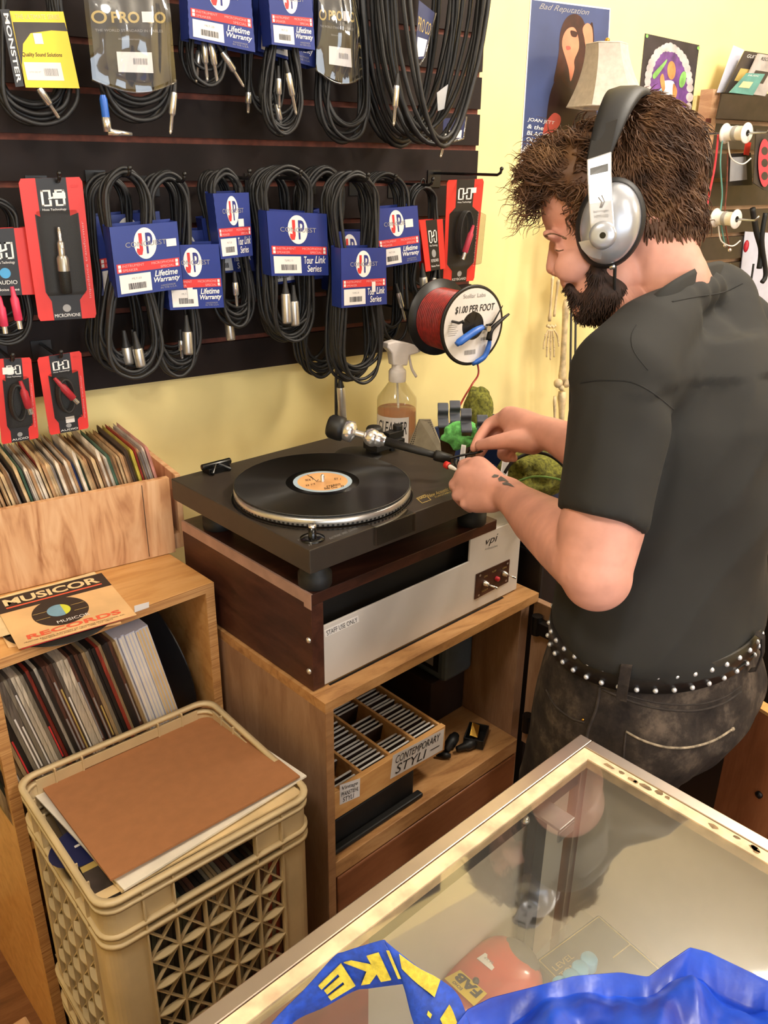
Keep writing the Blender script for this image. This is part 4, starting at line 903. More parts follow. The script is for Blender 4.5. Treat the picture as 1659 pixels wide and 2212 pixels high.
def blue_card(t, q, y, series='LW', wrap=.035, sticker=None, seed=1, y2=None, name='card_sleeve', code='MLT-20', lean=0):
    c = cardY(*q, y, y2); m = MB(); c.body(m, 'blue_card', .0008)
    dn = -c.n * wrap                                # sides and back of the sleeve
    m.mat('blue_card'); back = -c.n * wrap
    for ua, ub in ((0, 0), (1, 1)): m.prism([c(ua, 0), c(ua, 1), c(ua, 1) + back, c(ua, 0) + back], (c(1, 0) - c(0, 0)).normalized() * (.0006 if ua == 0 else -.0006))
    m.prism([c(0, -.02) + back, c(1, -.02) + back, c(1, 1.0) + back, c(0, 1.0) + back], -c.n * .0006)
    c.ell(m, 'white_ink', .49, .27, .165, .225, .0004, 36)
    c.poly(m, 'red_ink', [(.40, .12), (.45, .12), (.45, .36), (.43, .43), (.38, .43), (.355, .38), (.36, .33), (.40, .34)], .0008)
    c.txt(m, 'blue_ink', 'P', .5, .12, .6, .42, .0008, .02); c.txt(m, 'grey_ink', 'CONQUEST', .2, .235, .8, .32, .0010, .0)
    c.rect(m, 'red_ink', .04, .53, .97, .66, .0004)
    for u in (.06, .91):
        for v in (.545, .6): c.rect(m, 'white_ink', u, v, u + .04, v + .045, .0007)
    c.txt(m, 'pink_ink', 'INSTRUMENT', .12, .55, .44, .585); c.txt(m, 'pink_ink', 'SPEAKER', .12, .61, .34, .645); c.txt(m, 'pink_ink', 'MICROPHONE', .55, .55, .89, .585); c.txt(m, 'pink_ink', 'SPECIAL', .68, .61, .89, .645)
    c.rect(m, 'white_label', .06, .69, .52, .96, .0005); c.txt(m, 'grey_ink', code, .24, .74, .38, .77, .0008); c.bars(m, 'black_ink', .18, .82, .44, .91, 24, .0008, seed)
    if series == 'LW':
        c.txt(m, 'white_ink', 'Lifetime', .58, .68, .93, .77, .0006, .02, .25); c.txt(m, 'white_ink', 'Warranty', .56, .78, .96, .88, .0006, .02, .25); c.txt(m, 'grey_ink', 'HANDMADE', .66, .9, .88, .925); c.txt(m, 'grey_ink', 'IN THE U.S.A.', .65, .935, .9, .96)
    elif series == 'TL':
        c.txt(m, 'white_ink', 'Tour', .57, .69, .73, .81, .0006, .01, .15); c.txt(m, 'white_ink', 'Link', .76, .68, .95, .8, .0006, .01, .3); c.txt(m, 'white_ink', 'Series', .62, .83, .87, .94, .0006, .01, .15)
    if sticker: c.rect(m, 'white_label', *sticker, .0012)
    return obj(name, m, t), c
G_LOW = 'cables on the lower hooks'; G_TOP = 'cables on the upper hooks'
def base_of(top, y): return onY(*top, y)
def cable(label, top, bot, hw, zm, yb, yf, n, seed, group=G_LOW, card=None, conns=(), r=.0031):
    p = onY(*bot, yf); t = thing('hanging_cable', (p.x, (yb + yf) / 2, p.z), label, 'cable', group)
    obj('cable', loops(top, bot, hw, zm, yb, yf, n, r, seed), t)
    for kind, a, b2, yy in conns:
        m = MB(); {'x': xlr, 'j': jack}[kind](m, onY(*a, yy), onY(*b2, yy)); obj('plug', m, t)
    if card: blue_card(t, **card)
    return t
# lower row, from the left
cable('black cable coil half hidden behind the blue card nearest the red microphone pack', (235, 378), (262, 800), (44, 38, 58), .5, -.075, -.11, 5, 1, card=dict(q=((200, 468), (345, 456), (362, 608), (216, 640)), y=-.105, seed=2, wrap=.03), conns=(('x', (293, 745), (304, 790), -.1),))
cable('black cable coil with a tilted blue Lifetime Warranty card, beside the red microphone pack', (272, 366), (300, 815), (46, 30, 62), .45, -.15, -.185, 7, 2, card=dict(q=((235, 491), (383, 478), (397, 622), (254, 643)), y=-.2, sticker=(.8, .24, .95, .35), seed=3), conns=(('x', (297, 752), (305, 792), -.18), ('x', (273, 750), (279, 786), -.165)))
cable('black cable coil behind the second Lifetime Warranty card, back of its hook', (345, 378), (380, 790), (34, 30, 46), .5, -.08, -.105, 4, 3, card=dict(q=((345, 500), (460, 496), (472, 642), (358, 652)), y=-.1, seed=5, wrap=.025))
cable('cable coil with a blue Lifetime Warranty card and bright plug, second from the red pack', (366, 374), (396, 812), (42, 30, 46), .45, -.13, -.165, 6, 4, card=dict(q=((352, 530), (473, 527), (485, 664), (367, 670)), y=-.175, sticker=(.34, .66, .44, .84), seed=6), conns=(('x', (404, 716), (407, 765), -.165), ('j', (391, 735), (394, 775), -.15)))
cable('black cable coil hanging behind the narrow Series card', (462, 372), (512, 690), (26, 30, 40), .5, -.08, -.105, 4, 5, card=dict(q=((434, 472), (530, 460), (552, 585), (452, 592)), y=-.1, series='TL', seed=7, wrap=.025))
cable('black cable coil with a high narrow blue Series card, third from the red pack', (490, 366), (520, 705), (32, 26, 36), .42, -.13, -.16, 6, 6, card=dict(q=((460, 418), (538, 415.6), (547, 552), (477, 560)), y=-.17, series='TL', sticker=(.62, .4, .78, .52), seed=8), conns=(('j', (508, 610), (512, 662), -.165), ('x', (494, 690), (499, 734), -.12)))
cable('black cable coil mostly hidden behind the wide Series card', (584, 366), (622, 735), (40, 36, 46), .5, -.08, -.11, 5, 7, card=dict(q=((548, 490), (690, 450), (705, 600), (565, 619)), y=-.105, series='TL', seed=9, wrap=.03))
cable('black cable coil with a wide blue Series card and two bright plugs below it', (622, 362), (638, 738), (52, 46, 46), .42, -.14, -.19, 9, 8, card=dict(q=((575, 455), (706.5, 462), (710.5, 594.6), (586, 596)), y=-.2, series='TL', seed=10, code='TLMIC-15'), conns=(('x', (617, 634), (620, 698), -.195), ('x', (635, 650), (638, 703), -.19)))
cable('black cable coil at the back of the tallest bundle, longest at the bottom', (705, 362), (702, 815), (42, 36, 46), .5, -.075, -.125, 9, 9, card=dict(q=((709, 500), (800, 500), (812, 625), (711, 628)), y=-.13, series='', seed=11, wrap=.03))
cable('tall black cable coil with the lowest blue Series card, in front of its bundle', (772, 372), (784, 828), (46, 36, 50), .45, -.17, -.225, 10, 10, card=dict(q=((735.6, 536), (834, 535), (836.4, 657), (737, 665.7)), y=-.235, series='TL', sticker=(.66, .58, .74, .76), seed=12, code='TLMIC-30'))
cable('black cable coil with a crooked blue Lifetime Warranty card near the wire spool', (838, 376), (850, 738), (40, 34, 30), .42, -.10, -.14, 7, 11, card=dict(q=((805, 452), (902, 444), (910, 564), (822, 580)), y=-.15, sticker=(.68, .22, .86, .36), seed=13), conns=(('j', (860, 632), (875, 692), -.15),))
# a microphone cable dropping from the tall bundle to the turntable
m = MB('cable_black'); P_ = [onY(728, 680, -.17), onY(727, 760, -.165), onY(726, 850, -.16), onY(727, 940, -.15), onY(730, 985, -.14)]; m.tube(cr(P_, 6, False), .0034, 8); P2_ = [onY(738, 690, -.175), onY(737, 770, -.172), onY(736, 832, -.17)]; m.tube(cr(P2_, 6, False), .0032, 8)
xlr(m, onY(736, 836, -.17), onY(740, 905, -.165)); m.mat('cable_black').lathe([(.0034, -.035), (.0062, -.01), (.0066, .02)], onY(728, 930, -.15), -UZ, 12)
solo('microphone_cable', m, 'loose black microphone cable hanging from the tall bundle behind the turntable', 'cable')
# red and black packs
def hmark(c, m, u0, v0, u1, v1, w=.1):
    for ua, ub in ((0, 1), (1, 0)):
        X = lambda a: lerp(u0, u1, a if ua == 0 else 1 - a); Y = lambda b2: lerp(v0, v1, b2)
        for a0, a1, b0, b1 in ((0, w, 0, 1), (0, .42, 0, w), (0, .42, 1 - w, 1), (.42 - w, .42, 0, .45), (.42 - w, .42, .62, 1)): c.poly(m, 'white_ink', [(X(a0), Y(b0)), (X(a1), Y(b0)), (X(a1), Y(b1)), (X(a0), Y(b1))], .0006)
    c.poly(m, 'white_ink', [(lerp(u0, u1, .3), lerp(v0, v1, .48)), (lerp(u0, u1, .7), lerp(v0, v1, .34)), (lerp(u0, u1, .7), lerp(v0, v1, .46)), (lerp(u0, u1, .3), lerp(v0, v1, .6))], .0007)
def blister(label, q, y, word, inside, depth=.022, bub=(.2, .22, .86, .82), notch=True, price=None, tw='RCA'):
    c = cardY(*q, y); o = c(.5, 1); t = thing('hanging_pack', o, label, 'cable pack', 'red and black blister packs')
    m = MB(); sh = [(.04, 0), (.96, 0), (1, .03), (1, .97), (.97, 1), (.03, 1), (0, .97), (0, .03)]; c.body(m, 'red_card', .0012, sh)
    c.rect(m, 'black_card', .26, .0, .74, .3, .0003); c.poly(m, 'black_card', [(.26, .26), (.74, .26), (bub[2] + .02, bub[1] + .02), (bub[2] + .02, bub[3] - .03), (.74, bub[3] + .04), (.74, 1), (.26, 1), (.26, bub[3] + .04), (bub[0] - .02, bub[3] - .03), (bub[0] - .02, bub[1] + .02)], .0004)
    hmark(c, m, .31, .08, .69, .19); c.txt(m, 'white_ink', 'Hosa Technology', .31, .205, .69, .225)
    c.txt(m, 'white_ink', word, .28, .955, .72, .98); c.ell(m, 'grey_ink', .5, .915, .07, .028, .0006, 20); c.txt(m, 'red_ink', tw, .8, .05, .93, .07)
    vm = MB(); vs, fs, asp = text_shape('impedance transformer', 0, 0); 
    m.mat('pink_ink').add([c(lerp(.955, .905, b2), lerp(.85, .3, a), .0006) for a, b2 in vs], fs)
    if price: c.rect(m, 'white_label', *price, .0012)
    obj('backing_card', m, t)
    m = MB(); inside(m, c); obj('adapter', m, t)
    m = MB('blister_film'); u0, v0, u1, v1 = bub; mg = .05
    A = [c(u, v, .0008) for u, v in ((u0, v0), (u1, v0), (u1, v1), (u0, v1))]; B = [c(u, v, depth) for u, v in ((u0 + mg, v0 + mg * .6), (u1 - mg, v0 + mg * .6), (u1 - mg, v1 - mg * .6), (u0 + mg, v1 - mg * .6))]
    m.add(A + B, [(4, 5, 6, 7)] + [(i, (i + 1) % 4, 4 + (i + 1) % 4, 4 + i) for i in range(4)])
    obj('plastic_bubble', m, t, bevel=.003); return t, c
def in_mic(m, c):
    jack(m, c(.5, .55, .012), c(.5, .33, .012)); a, b2 = c(.5, .53, .012), c(.5, .8, .012); d = (b2 - a).normalized(); L = (b2 - a).length
    m.mat('nickel').lathe([(.007, 0), (.0095, .004), (.0095, L * .4)], a, d, 16); m.mat('cast_black').lathe([(.0095, L * .4), (.0095, L * .95), (.008, L)], a, d, 16)
def in_rca(m, c, col='red_plastic'):
    m.mat('cable_black')
    for k in range(4): m.tube(cr([c(lerp(.3, .66, .5 + .5 * math.cos(a)) + .012 * k, lerp(.3, .72, .5 + .5 * math.sin(a)), .006 + .003 * k) for a in [2 * PI * i / 10 for i in range(10)]], 3), .0024, 6, closed=True)
def in_low(m, c): in_rca(m, c); rca(m, c(.4, .36, .014), c(.74, .62, .014), 'red_plastic')
def in_low2(m, c): in_rca(m, c); rca(m, c(.66, .36, .014), c(.8, .66, .014), 'red_plastic')
def in_key(m, c): in_rca(m, c); rca(m, c(.58, .5, .022), c(.38, .76, .022), 'pink_plastic')
blister('tall red and black microphone transformer pack on the middle row', ((39, 386), (176.6, 382), (209, 686), (84, 694)), -.16, 'MICROPHONE', in_mic, price=(.5, .1, .7, .14), tw='GXF')
blister('red and black keyboard cable pack by the slatwall edge', ((966, 389), (1046, 386), (1024, 606), (957, 613)), -.12, 'KEYBOARD', in_key, depth=.036, bub=(.12, .3, .92, .84), price=(.66, .08, .8, .13))
blister('red pack with a red phono plug, lowest on the board above the singles box', ((80, 773), (175, 757.7), (192, 925), (108, 940)), -.15, 'AUDIO', in_low, price=(.44, .8, .66, .88))
blister('red pack with a white tipped plug, at the picture edge above the singles box', ((-14, 776), (67, 772), (84, 946), (4, 960)), -.15, 'AUDIO', in_low2, price=(.2, .1, .5, .18))
def card_cable(label, q, y, top, bot, hw, word, seed, conns, yb, yf, n=6):
    p = onY(*bot, yf); t = thing('hanging_cable', (p.x, (yb + yf) / 2, p.z), label, 'cable', G_LOW); obj('cable', loops(top, bot, hw, .5, yb, yf, n, .0026, seed), t)
    c = cardY(*q, y); m = MB(); c.body(m, 'red_card', .001); c.rect(m, 'black_card', .26, 0, .74, 1, .0003); hmark(c, m, .32, .2, .68, .45); c.txt(m, 'white_ink', 'Hosa Technology', .32, .48, .68, .53); c.ell(m, 'grey_ink' if word != 'AUDIO' else 'cyan_ink', .48, .66, .1, .08, .0006); c.txt(m, 'white_ink', word, .32, .77, .68, .83); c.txt(m, 'white_ink', 'Noise Free', .3, .89, .7, .93)
    m.mat('red_card').prism([c(0, 0) - c.n * .02, c(1, 0) - c.n * .02, c(1, 1) - c.n * .02, c(0, 1) - c.n * .02], c.n * -.001); obj('card_sleeve', m, t)
    for f in conns: m = MB(); f(m); obj('plug', m, t)
    return t
card_cable('thin black cable coil in a red and black sleeve, beside the keyboard cable pack', ((906, 477), (956.5, 473), (962, 580), (920, 587)), -.14, (920, 400), (925, 648), (26, 20, 30), 'KEYBOARD', 21, [lambda m: xlr(m, onY(914, 598, -.135), onY(917, 634, -.135)), lambda m: jack(m, onY(938, 600, -.13), onY(933, 630, -.13))], -.1, -.13)
card_cable('thin black cable with pink plugs in a red and black sleeve, picture edge', ((-60, 497), (60, 491), (78, 636), (-40, 640)), -.15, (-10, 430), (20, 742), (44, 46, 58), 'AUDIO', 22, [lambda m: rca(m, onY(30, 640, -.15), onY(44, 710, -.15), 'pink_plastic'), lambda m: rca(m, onY(2, 660, -.145), onY(12, 720, -.145), 'pink_plastic')], -.09, -.14, 7)
m = MB('hook_black'); p = onY(914, 396, -.12); m.tube([p + V((.006 * math.cos(a), 0, .009 * math.sin(a))) for a in [2 * PI * i / 16 for i in range(16)]], .0016, 6, closed=True); m.cur = 0; solo('ring_clip', m, 'small dark ring clip beside the keyboard cable pack', 'clip')
# upper row
def yellow():
    q = ((20, 23.6), (136.7, 25), (172, 190.7), (55.7, 189)); y = -.17; p = onY(90, 265, -.15); t = thing('hanging_cable', p, 'black cable coil with a bright yellow header card at the top corner', 'cable', G_TOP)
    obj('cable', loops((60, -150), (85, 268), (60, 70, 82), .5, -.1, -.15, 8, .0034, 31), t)
    c = cardY(*q, y); m = MB(); c.body(m, 'yellow_card', .001); 
    c.poly(m, 'mag_dark', [(.02, .14), (.98, .14), (1, .25), (.7, .24), (.3, .28), (.12, .42), (.02, .7), (0, .95)], .0003)
    c.txt(m, 'paper_cream', 'THE ULTIMATE SERIES', .08, .04, .9, .1); c.rect(m, 'white_label', .34, .28, .5, .42, .0006); c.txt(m, 'black_ink', 'Quality Sound Solutions', .06, .53, .8, .6, .0005, .01, .2)
    c.rect(m, 'white_label', .06, .66, .74, .9, .0005); c.bars(m, 'grey_ink', .4, .74, .66, .84, 20, .0008, 4); c.txt(m, 'grey_ink', 'GUITAR CABLE 18FT', .12, .78, .34, .8); obj('header_card', m, t)
    q2 = ((0, 20), (20, 20), (52, 186), (34, 188)); c = cardY(*q2, -.18); m = MB(); c.body(m, 'black_card', .0008); vs, fs, asp = text_shape('MONSTER', .02, 0); m.mat('white_ink').add([c(lerp(.25, .8, b2), lerp(.05, .95, a), .0006) for a, b2 in vs], fs); obj('side_tag', m, t)
    m = MB(); jack(m, onY(84, 190, -.165), onY(128, 256, -.16)); obj('plug', m, t)
yellow()
def bagged(label, outl, y, dark, top, bot, hw, seed, conns, price, word=True, n=6):
    p = onY(*bot, y); t = thing('hanging_cable', (p.x, y, p.z), label, 'cable', G_TOP); obj('cable', loops(top, bot, hw, .5, y + .02, y + .05, n, .0034, seed), t)
    tl, tr, br, bl, bc_ = outl
    c = Card(onY(*tl, y), onY(*tr, y), onY(*br, y), onY(*bl, y)); arc = [(lerp(0, 1, k / 12), 1 + .14 * math.sin(PI * k / 12)) for k in range(13)]
    m = MB(); c.body(m, 'black_card', .001, [(.06, 0), (.94, 0)] + [(lerp(.94, .06, k / 12), .98 + .12 * math.sin(PI * k / 12)) for k in range(13)])
    c.txt(m, 'gold_ink', 'PRO CO', .3, .2, .95, .33, .0008, .03); c.ell(m, 'gold_ink', .16, .265, .09, .075, .0006); c.ell(m, 'black_card', .16, .265, .06, .05, .0009); c.txt(m, 'grey_ink', 'THE WORLD STANDARD IN CABLES', .1, .4, .9, .43, .0006); c.txt(m, 'grey_ink', 'lifetime warranty', .36, .5, .62, .53, .0006); c.rect(m, 'white_label', *price, .0012); c.rect(m, 'white_label', .66, .2, .8, .32, .0014); u0, v0, u1, v1 = price; c.bars(m, 'grey_ink', lerp(u0, u1, .45), lerp(v0, v1, .3), lerp(u0, u1, .85), lerp(v0, v1, .6), 14, .0016, 6); obj('insert_card', m, t)
    m = MB('bag_film'); nu, nv = 14, 16; g = []
    for j in range(nv + 1):
        for i in range(nu + 1):
            u, v = i / nu, j / nv; vv = v * (1 + .14 * math.sin(PI * u)); g.append(c(u, vv, .004 + .03 * math.sin(PI * u) * (.5 + .5 * math.sin(PI * min(1, v * 1.1))) + .005 * noise.noise(V((u * 5, v * 2, seed))) + .0022 * math.sin(u * 19 + v * 2)))
    m.add(g, [(j * (nu + 1) + i, (j + 1) * (nu + 1) + i, (j + 1) * (nu + 1) + i + 1, j * (nu + 1) + i + 1) for j in range(nv) for i in range(nu)], True)
    m.tube([c(u, v + .0, .004) for u, v in arc], .0022, 6); obj('plastic_bag', m, t)
    for f in conns: m = MB(); f(m); obj('plug', m, t)
def elbow(m, a, b2, e):
    jack_a = onY(*a, -.2); jb = onY(*b2, -.2); je = onY(*e, -.2); m.mat('plier_blue').lathe([(.004, 0), (.006, .006), (.006, (jb - jack_a).length * .6)], jack_a, jb - jack_a, 12); m.mat('chrome').tube([lerp(jack_a, jb, .6), jb], .0065, 12); m.tube([jb, je], [.006, .003], 12)
bagged('black cable coil in a large shiny clear bag, beside the yellow card', ((178, -14), (362, -14), (378, 178), (197, 172), 0), -.2, 1, (270, -160), (292, 262), (64, 70, 70), 41, [lambda m: elbow(m, (222, 205), (233, 285), (285, 290)), lambda m: jack(m, onY(376, 200, -.19), onY(368, 290, -.19))], (.32, .66, .74, .9))
bagged('black cable coil in a narrow clear bag, beside the thick coil', ((684, -14), (767, -10), (780, 166), (679, 150), 0), -.16, 1, (722, -170), (738, 308), (44, 48, 54), 42, [], (.3, .66, .8, .9))
def top_card(label, q, y, top, bot, hw, seed, conns, series='LW', n=6, yb=-.1, yf=-.14):
    p = onY(*bot, yf); t = thing('hanging_cable', (p.x, yf, p.z), label, 'cable', G_TOP); obj('cable', loops(top, bot, hw, .55, yb, yf, n, .0028, seed), t); blue_card(t, q=q, y=y, series=series, seed=seed)
    for a, b2, yy in conns: m = MB(); jack(m, onY(*a, yy), onY(*b2, yy)); obj('plug', m, t)
top_card('black coil with a blue Lifetime Warranty card and four plugs, beside the large bag', ((402, -62), (540, -42), (552, 113), (408.5, 82.7)), -.2, (450, -180), (450, 185), (46, 34, 40), 51, [((456, 92), (470, 182), -.17), ((440, 92), (448, 176), -.165), ((430, 110), (424, 178), -.15), ((480, 112), (527, 188), -.17)], yb=-.13, yf=-.17)
top_card('black cable coil tucked behind the second upper Lifetime Warranty card', ((560, -60), (676, -40), (682, 146), (556, 110)), -.14, (575, -180), (575, 250), (44, 36, 38), 52, [((537, 200), (536, 245), -.12)], yb=-.09, yf=-.12)
top_card('black cable coil with a blue card and two wide silver plugs, upper row', ((577, -46), (672, -40), (681, 108), (587, 96)), -.2, (622, -180), (618, 290), (40, 24, 42), 53, [((622, 158), (640, 248), -.19), ((602, 170), (603, 235), -.18), ((598, 225), (611, 290), -.17)], n=7, yb=-.15, yf=-.185)
# the thick coil
p = onY(900, 300, -.2); t = thing('hanging_cable', p, 'very thick black cable coil with clear tags, top of the board by the wall', 'cable', G_TOP)
m = MB('cable_black'); R = random.Random(9); s_ = (onY(901, 100, -.2) - onY(900, 100, -.2)).length
for k in range(17):
    y = lerp(-.06, -.24, k / 16); cx = onY(908, 40, -.15); a_ = .105 + R.uniform(-.012, .012); b_ = .27 + R.uniform(-.014, .014); zc_ = cx.z + .055 + R.uniform(-.01, .01)
    m.tube([V((cx.x + a_ * math.cos(q) * (1 + .1 * math.sin(q)) + R.uniform(-.001, .001), y + .008 * math.sin(q * 2 + k), zc_ + b_ * math.sin(q))) for q in [2 * PI * i / 40 for i in range(40)]], .0046, 8, closed=True)
obj('cable', m, t)
for (a, b2, yy) in (((857, 185), (850, 272), -.245), ((964, 290), (951, 340), -.2)):
    m = MB(); jack(m, onY(*a, yy), onY(*b2, yy)); obj('plug', m, t)
m = MB('bag_film'); c = cardY((944, 200), (968, 182), (960, 235), (946, 240), -.2); m.mat('silver_plastic'); c.body(m, 'silver_plastic', .001); obj('tie_strap', m, t)
for q, y, wd_ in ((((905, 0), (940, 28), (916, 126), (896, 130)), -.16, 'PRO CO'), (((958, 256), (1006, 252), (1000, 300), (956, 300)), -.1, None)):
    c = cardY(*q, y); m = MB(); c.body(m, 'blue_card_dark', .0008); c.rect(m, 'white_label', .1, .6, .9, .95, .0003); c.tx = None
    if wd_: c.txt(m, 'gold_ink', wd_, .05, .25, .95, .5)
    m.mat('bag_film').tube([c(0, 1), c(.5, 1.12, .004), c(1, .98), c(1.02, .0)], .003, 6); obj('tag', m, t)
# hooks
for px, py, y1, lb_ in ((282, 380, -.215, 'black display hook carrying the tilted blue card cable'), (400, 392, -.2, 'black display hook carrying the second Lifetime Warranty cable'), (540, 385, -.19, 'black display hook carrying the high narrow card cable'), (650, 386, -.22, 'black display hook carrying the wide Series cable'), (795, 392, -.25, 'black display hook carrying the tallest cable bundle'), (855, 394, -.17, 'black display hook carrying the crooked blue card cable'), (935, 400, -.16, 'black display hook carrying the thin cable in the red sleeve'), (130, 392, -.18, 'black display hook carrying the tall microphone pack'), (134, 775, -.17, 'black display hook carrying the lowest red pack'), (30, 782, -.17, 'black display hook carrying the red pack at the picture edge')):
    hook(px, py, SY, y1, lb_)
hook(1083, 378, SY, -.25, 'long bare black hook sticking out past the slatwall edge')
# ---- wire spool on its hook with pliers hanging on it ----
fo = onY(1024, 703, -.33); bo = V((fo.x, -.2, fo.z)); ax = V((0, -1, 0)); RF = .083
t = thing('wire_spool', V((fo.x, -.26, fo.z - RF)), 'black spool of red speaker wire with a white handwritten price label', 'spool')
fo = V((fo.x, -.30, fo.z)) + (onY(1018, 703, -.30) - V((fo.x, -.30, fo.z))); bo = V((fo.x, -.185, fo.z))
obj('rear_flange', MB('spool_black').lathe([(.02, 0), (RF, 0), (RF, .004), (.02, .004)], bo, ax, 48, False), t)
m = MB('spool_black').lathe([(.02, 0), (RF, 0), (RF + .001, .002), (RF, .005), (RF - .003, .0052), (.02, .004)], fo, ax, 56, False); m.lathe([(.021, -.115), (.021, .004), (.016, .004), (.016, -.115)], fo, ax, 24, False)
ff = obj('front_flange', m, t)
m = MB('copper_red')
for i in range(18):
    y = lerp(.008, .108, i / 17); m.lathe([(.06, y - .0028), (.064, y - .0014), (.065, y), (.064, y + .0014), (.06, y + .0028)], bo, ax, 40, False)
obj('wire', m, t)
fc = fo + ax * .0056
m = MB('white_label').lathe([(.028, 0), (RF - .006, 0)], fc, ax, 56, False); m.mat('spool_black').lathe([(.0, .0002), (.029, .0002)], fc, ax, 32, False)
for i in range(10): a = 2 * PI * i / 10; d_ = V((math.cos(a), 0, math.sin(a))); s2 = V((-d_.z, 0, d_.x)); m.mat('black_ink' if i % 2 else 'steel_dark').quad(fc + d_ * .012 + s2 * .001 + ax * .0004, fc + d_ * .027 + s2 * .001 + ax * .0004, fc + d_ * .027 - s2 * .001 + ax * .0004, fc + d_ * .012 - s2 * .001 + ax * .0004)
c = Card(fc + V((-RF, 0, RF)), fc + V((RF, 0, RF)), fc + V((RF, 0, -RF)), fc + V((-RF, 0, -RF)), ax)
c.txt(m, 'black_ink', '$1.00 PER FOOT', .2, .24, .84, .34, .0008, .01, .2); c.txt(m, 'grey_ink', 'Stellar Labs', .32, .1, .68, .15, .0006); c.bars(m, 'grey_ink', .38, .8, .56, .86, 16, .0006, 8)
for i in range(6): c.rect(m, 'grey_ink', .1, .46 + i * .025, .26 - .02 * (i % 3), .466 + i * .025, .0005)
c.bars(m, 'grey_ink', .64, .66, .8, .7, 12, .0006, 3); obj('label', m, ff)
m = MB('copper_red'); P_ = [fo + V((.05, .06, -.05)), onY(1034, 800, -.28), onY(1020, 830, -.29), onY(1003, 858, -.32), onY(985, 893, -.36)]; m.tube(cr(P_, 8, False), .0021, 8); obj('wire_end', m, t)
hook(1000, 700, SY, -.34, 'black hook that carries the spool of red wire', .004)
pc = fo + ax * .016
def PL(px, py, o=0): q = onY(px, py, pc.y - o); return q
t = thing('wire_strippers', PL(1050, 790), 'wire stripping pliers with blue grips hanging on the spool', 'pliers')
m = MB('steel_dark')
for L_, o in ((((1086, 660), (1076, 678), (1064, 698), (1050, 705)), 0), (((1100, 678), (1085, 690), (1062, 712), (1056, 735)), .004)):
    pts = cr([PL(x, y, o) for x, y in L_], 4, False); m.tube(pts, [lerp(.0022, .0068, i / (len(pts) - 1)) for i in range(len(pts))], 8, flat=.45)
m.mat('nickel').lathe([(.006, -.004), (.006, .008)], PL(1051, 709, .0), ax, 16); obj('jaws', m, t)
for L_, o in ((((1044, 706), (1030, 713), (1005, 730), (986, 744)), .004), (((1058, 734), (1055, 750), (1045, 772), (1022, 786)), 0)):
    pts = cr([PL(x, y, o) for x, y in L_], 5, False); obj('grip', MB('plier_blue').tube(pts, [lerp(.0055, .0082, min(1, i / 6)) if i < len(pts) - 2 else .006 for i in range(len(pts))], 10, flat=.7), t)
# ---- posters on the wall ----
def wy(px, py, o=.0016): return onY(px, py, -o)
def poster(name, quad, label, draw):
    c = Card(*[wy(x, y) for x, y in quad], V((0, -1, 0))); m = MB()
    draw(m, c, lambda mat, pts, h: m.mat(mat).add([V((p.x, -.0016 - h, p.z)) for p in [wy(q.x, q.y) for q in cr([V((x, y, 0)) for x, y in pts], 4)]], [tuple(range(len(pts) * 4))]))
    t = solo(name, m, label, 'poster'); return t
def blob(cx, cy, rx, ry, n=22, rot=0): return [(cx + rx * math.cos(a) * math.cos(rot) - ry * math.sin(a) * math.sin(rot), cy + rx * math.cos(a) * math.sin(rot) + ry * math.sin(a) * math.cos(rot)) for a in [2 * PI * i / n for i in range(n)]]
def d1(m, c, P):
    c.body(m, 'white_label', .0012)
    c.rect(m, 'poster_blue', .012, .008, .988, .985, .0003)
    P('poster_dark', [(1196, 180), (1226, 160), (1266, 150), (1285, 200), (1290, 300), (1290, 370), (1180, 370), (1181, 250)], .0006)
    P('poster_hair', [(1222, 40), (1240, 30), (1256, 38), (1268, 60), (1280, 50), (1282, 120), (1266, 160), (1250, 190), (1228, 190), (1210, 170), (1196, 176), (1206, 120), (1210, 70)], .0008)
    P('poster_skin', [(1216, 78), (1226, 62), (1240, 60), (1248, 78), (1250, 104), (1240, 130), (1240, 150), (1232, 176), (1228, 150), (1222, 128), (1214, 100)], .001)
    P('poster_skin', [(1258, 62), (1268, 50), (1278, 60), (1280, 90), (1276, 126), (1266, 110), (1262, 84)], .0011)
    P('poster_hair', [(1232, 66), (1246, 70), (1244, 80), (1234, 78)], .0013); P('poster_red', [(1222, 100), (1230, 100), (1232, 106), (1224, 108)], .0013)
    P('poster_red', [(1180, 262), (1196, 244), (1210, 252), (1208, 270), (1192, 290), (1184, 306), (1172, 300), (1174, 276)], .0012)
    for i, tx in enumerate(('JOAN JETT', '& the', 'BLACKHEARTS', 'ON TOUR', 'NOW!')): c.txt(m, 'white_ink', tx, .05, .66 + i * .038, (.37, .24, .56, .36, .24)[i], .685 + i * .038, .0012, .01, .2)
    P('white_label', [(1131, 318), (1158, 320), (1154, 348), (1128, 352)], .001); P('poster_hair', [(1138, 322), (1150, 324), (1148, 346), (1136, 344)], .0012)
    c.txt(m, 'grey_ink', 'Bad Reputation', .1, .02, .72, .06, .0012, 0, .5)
poster('poster', ((1146.6, -4), (1319, 18), (1300, 400), (1122, 375)), 'tall blue concert poster of a dark-haired singer, next to the slatwall', d1)
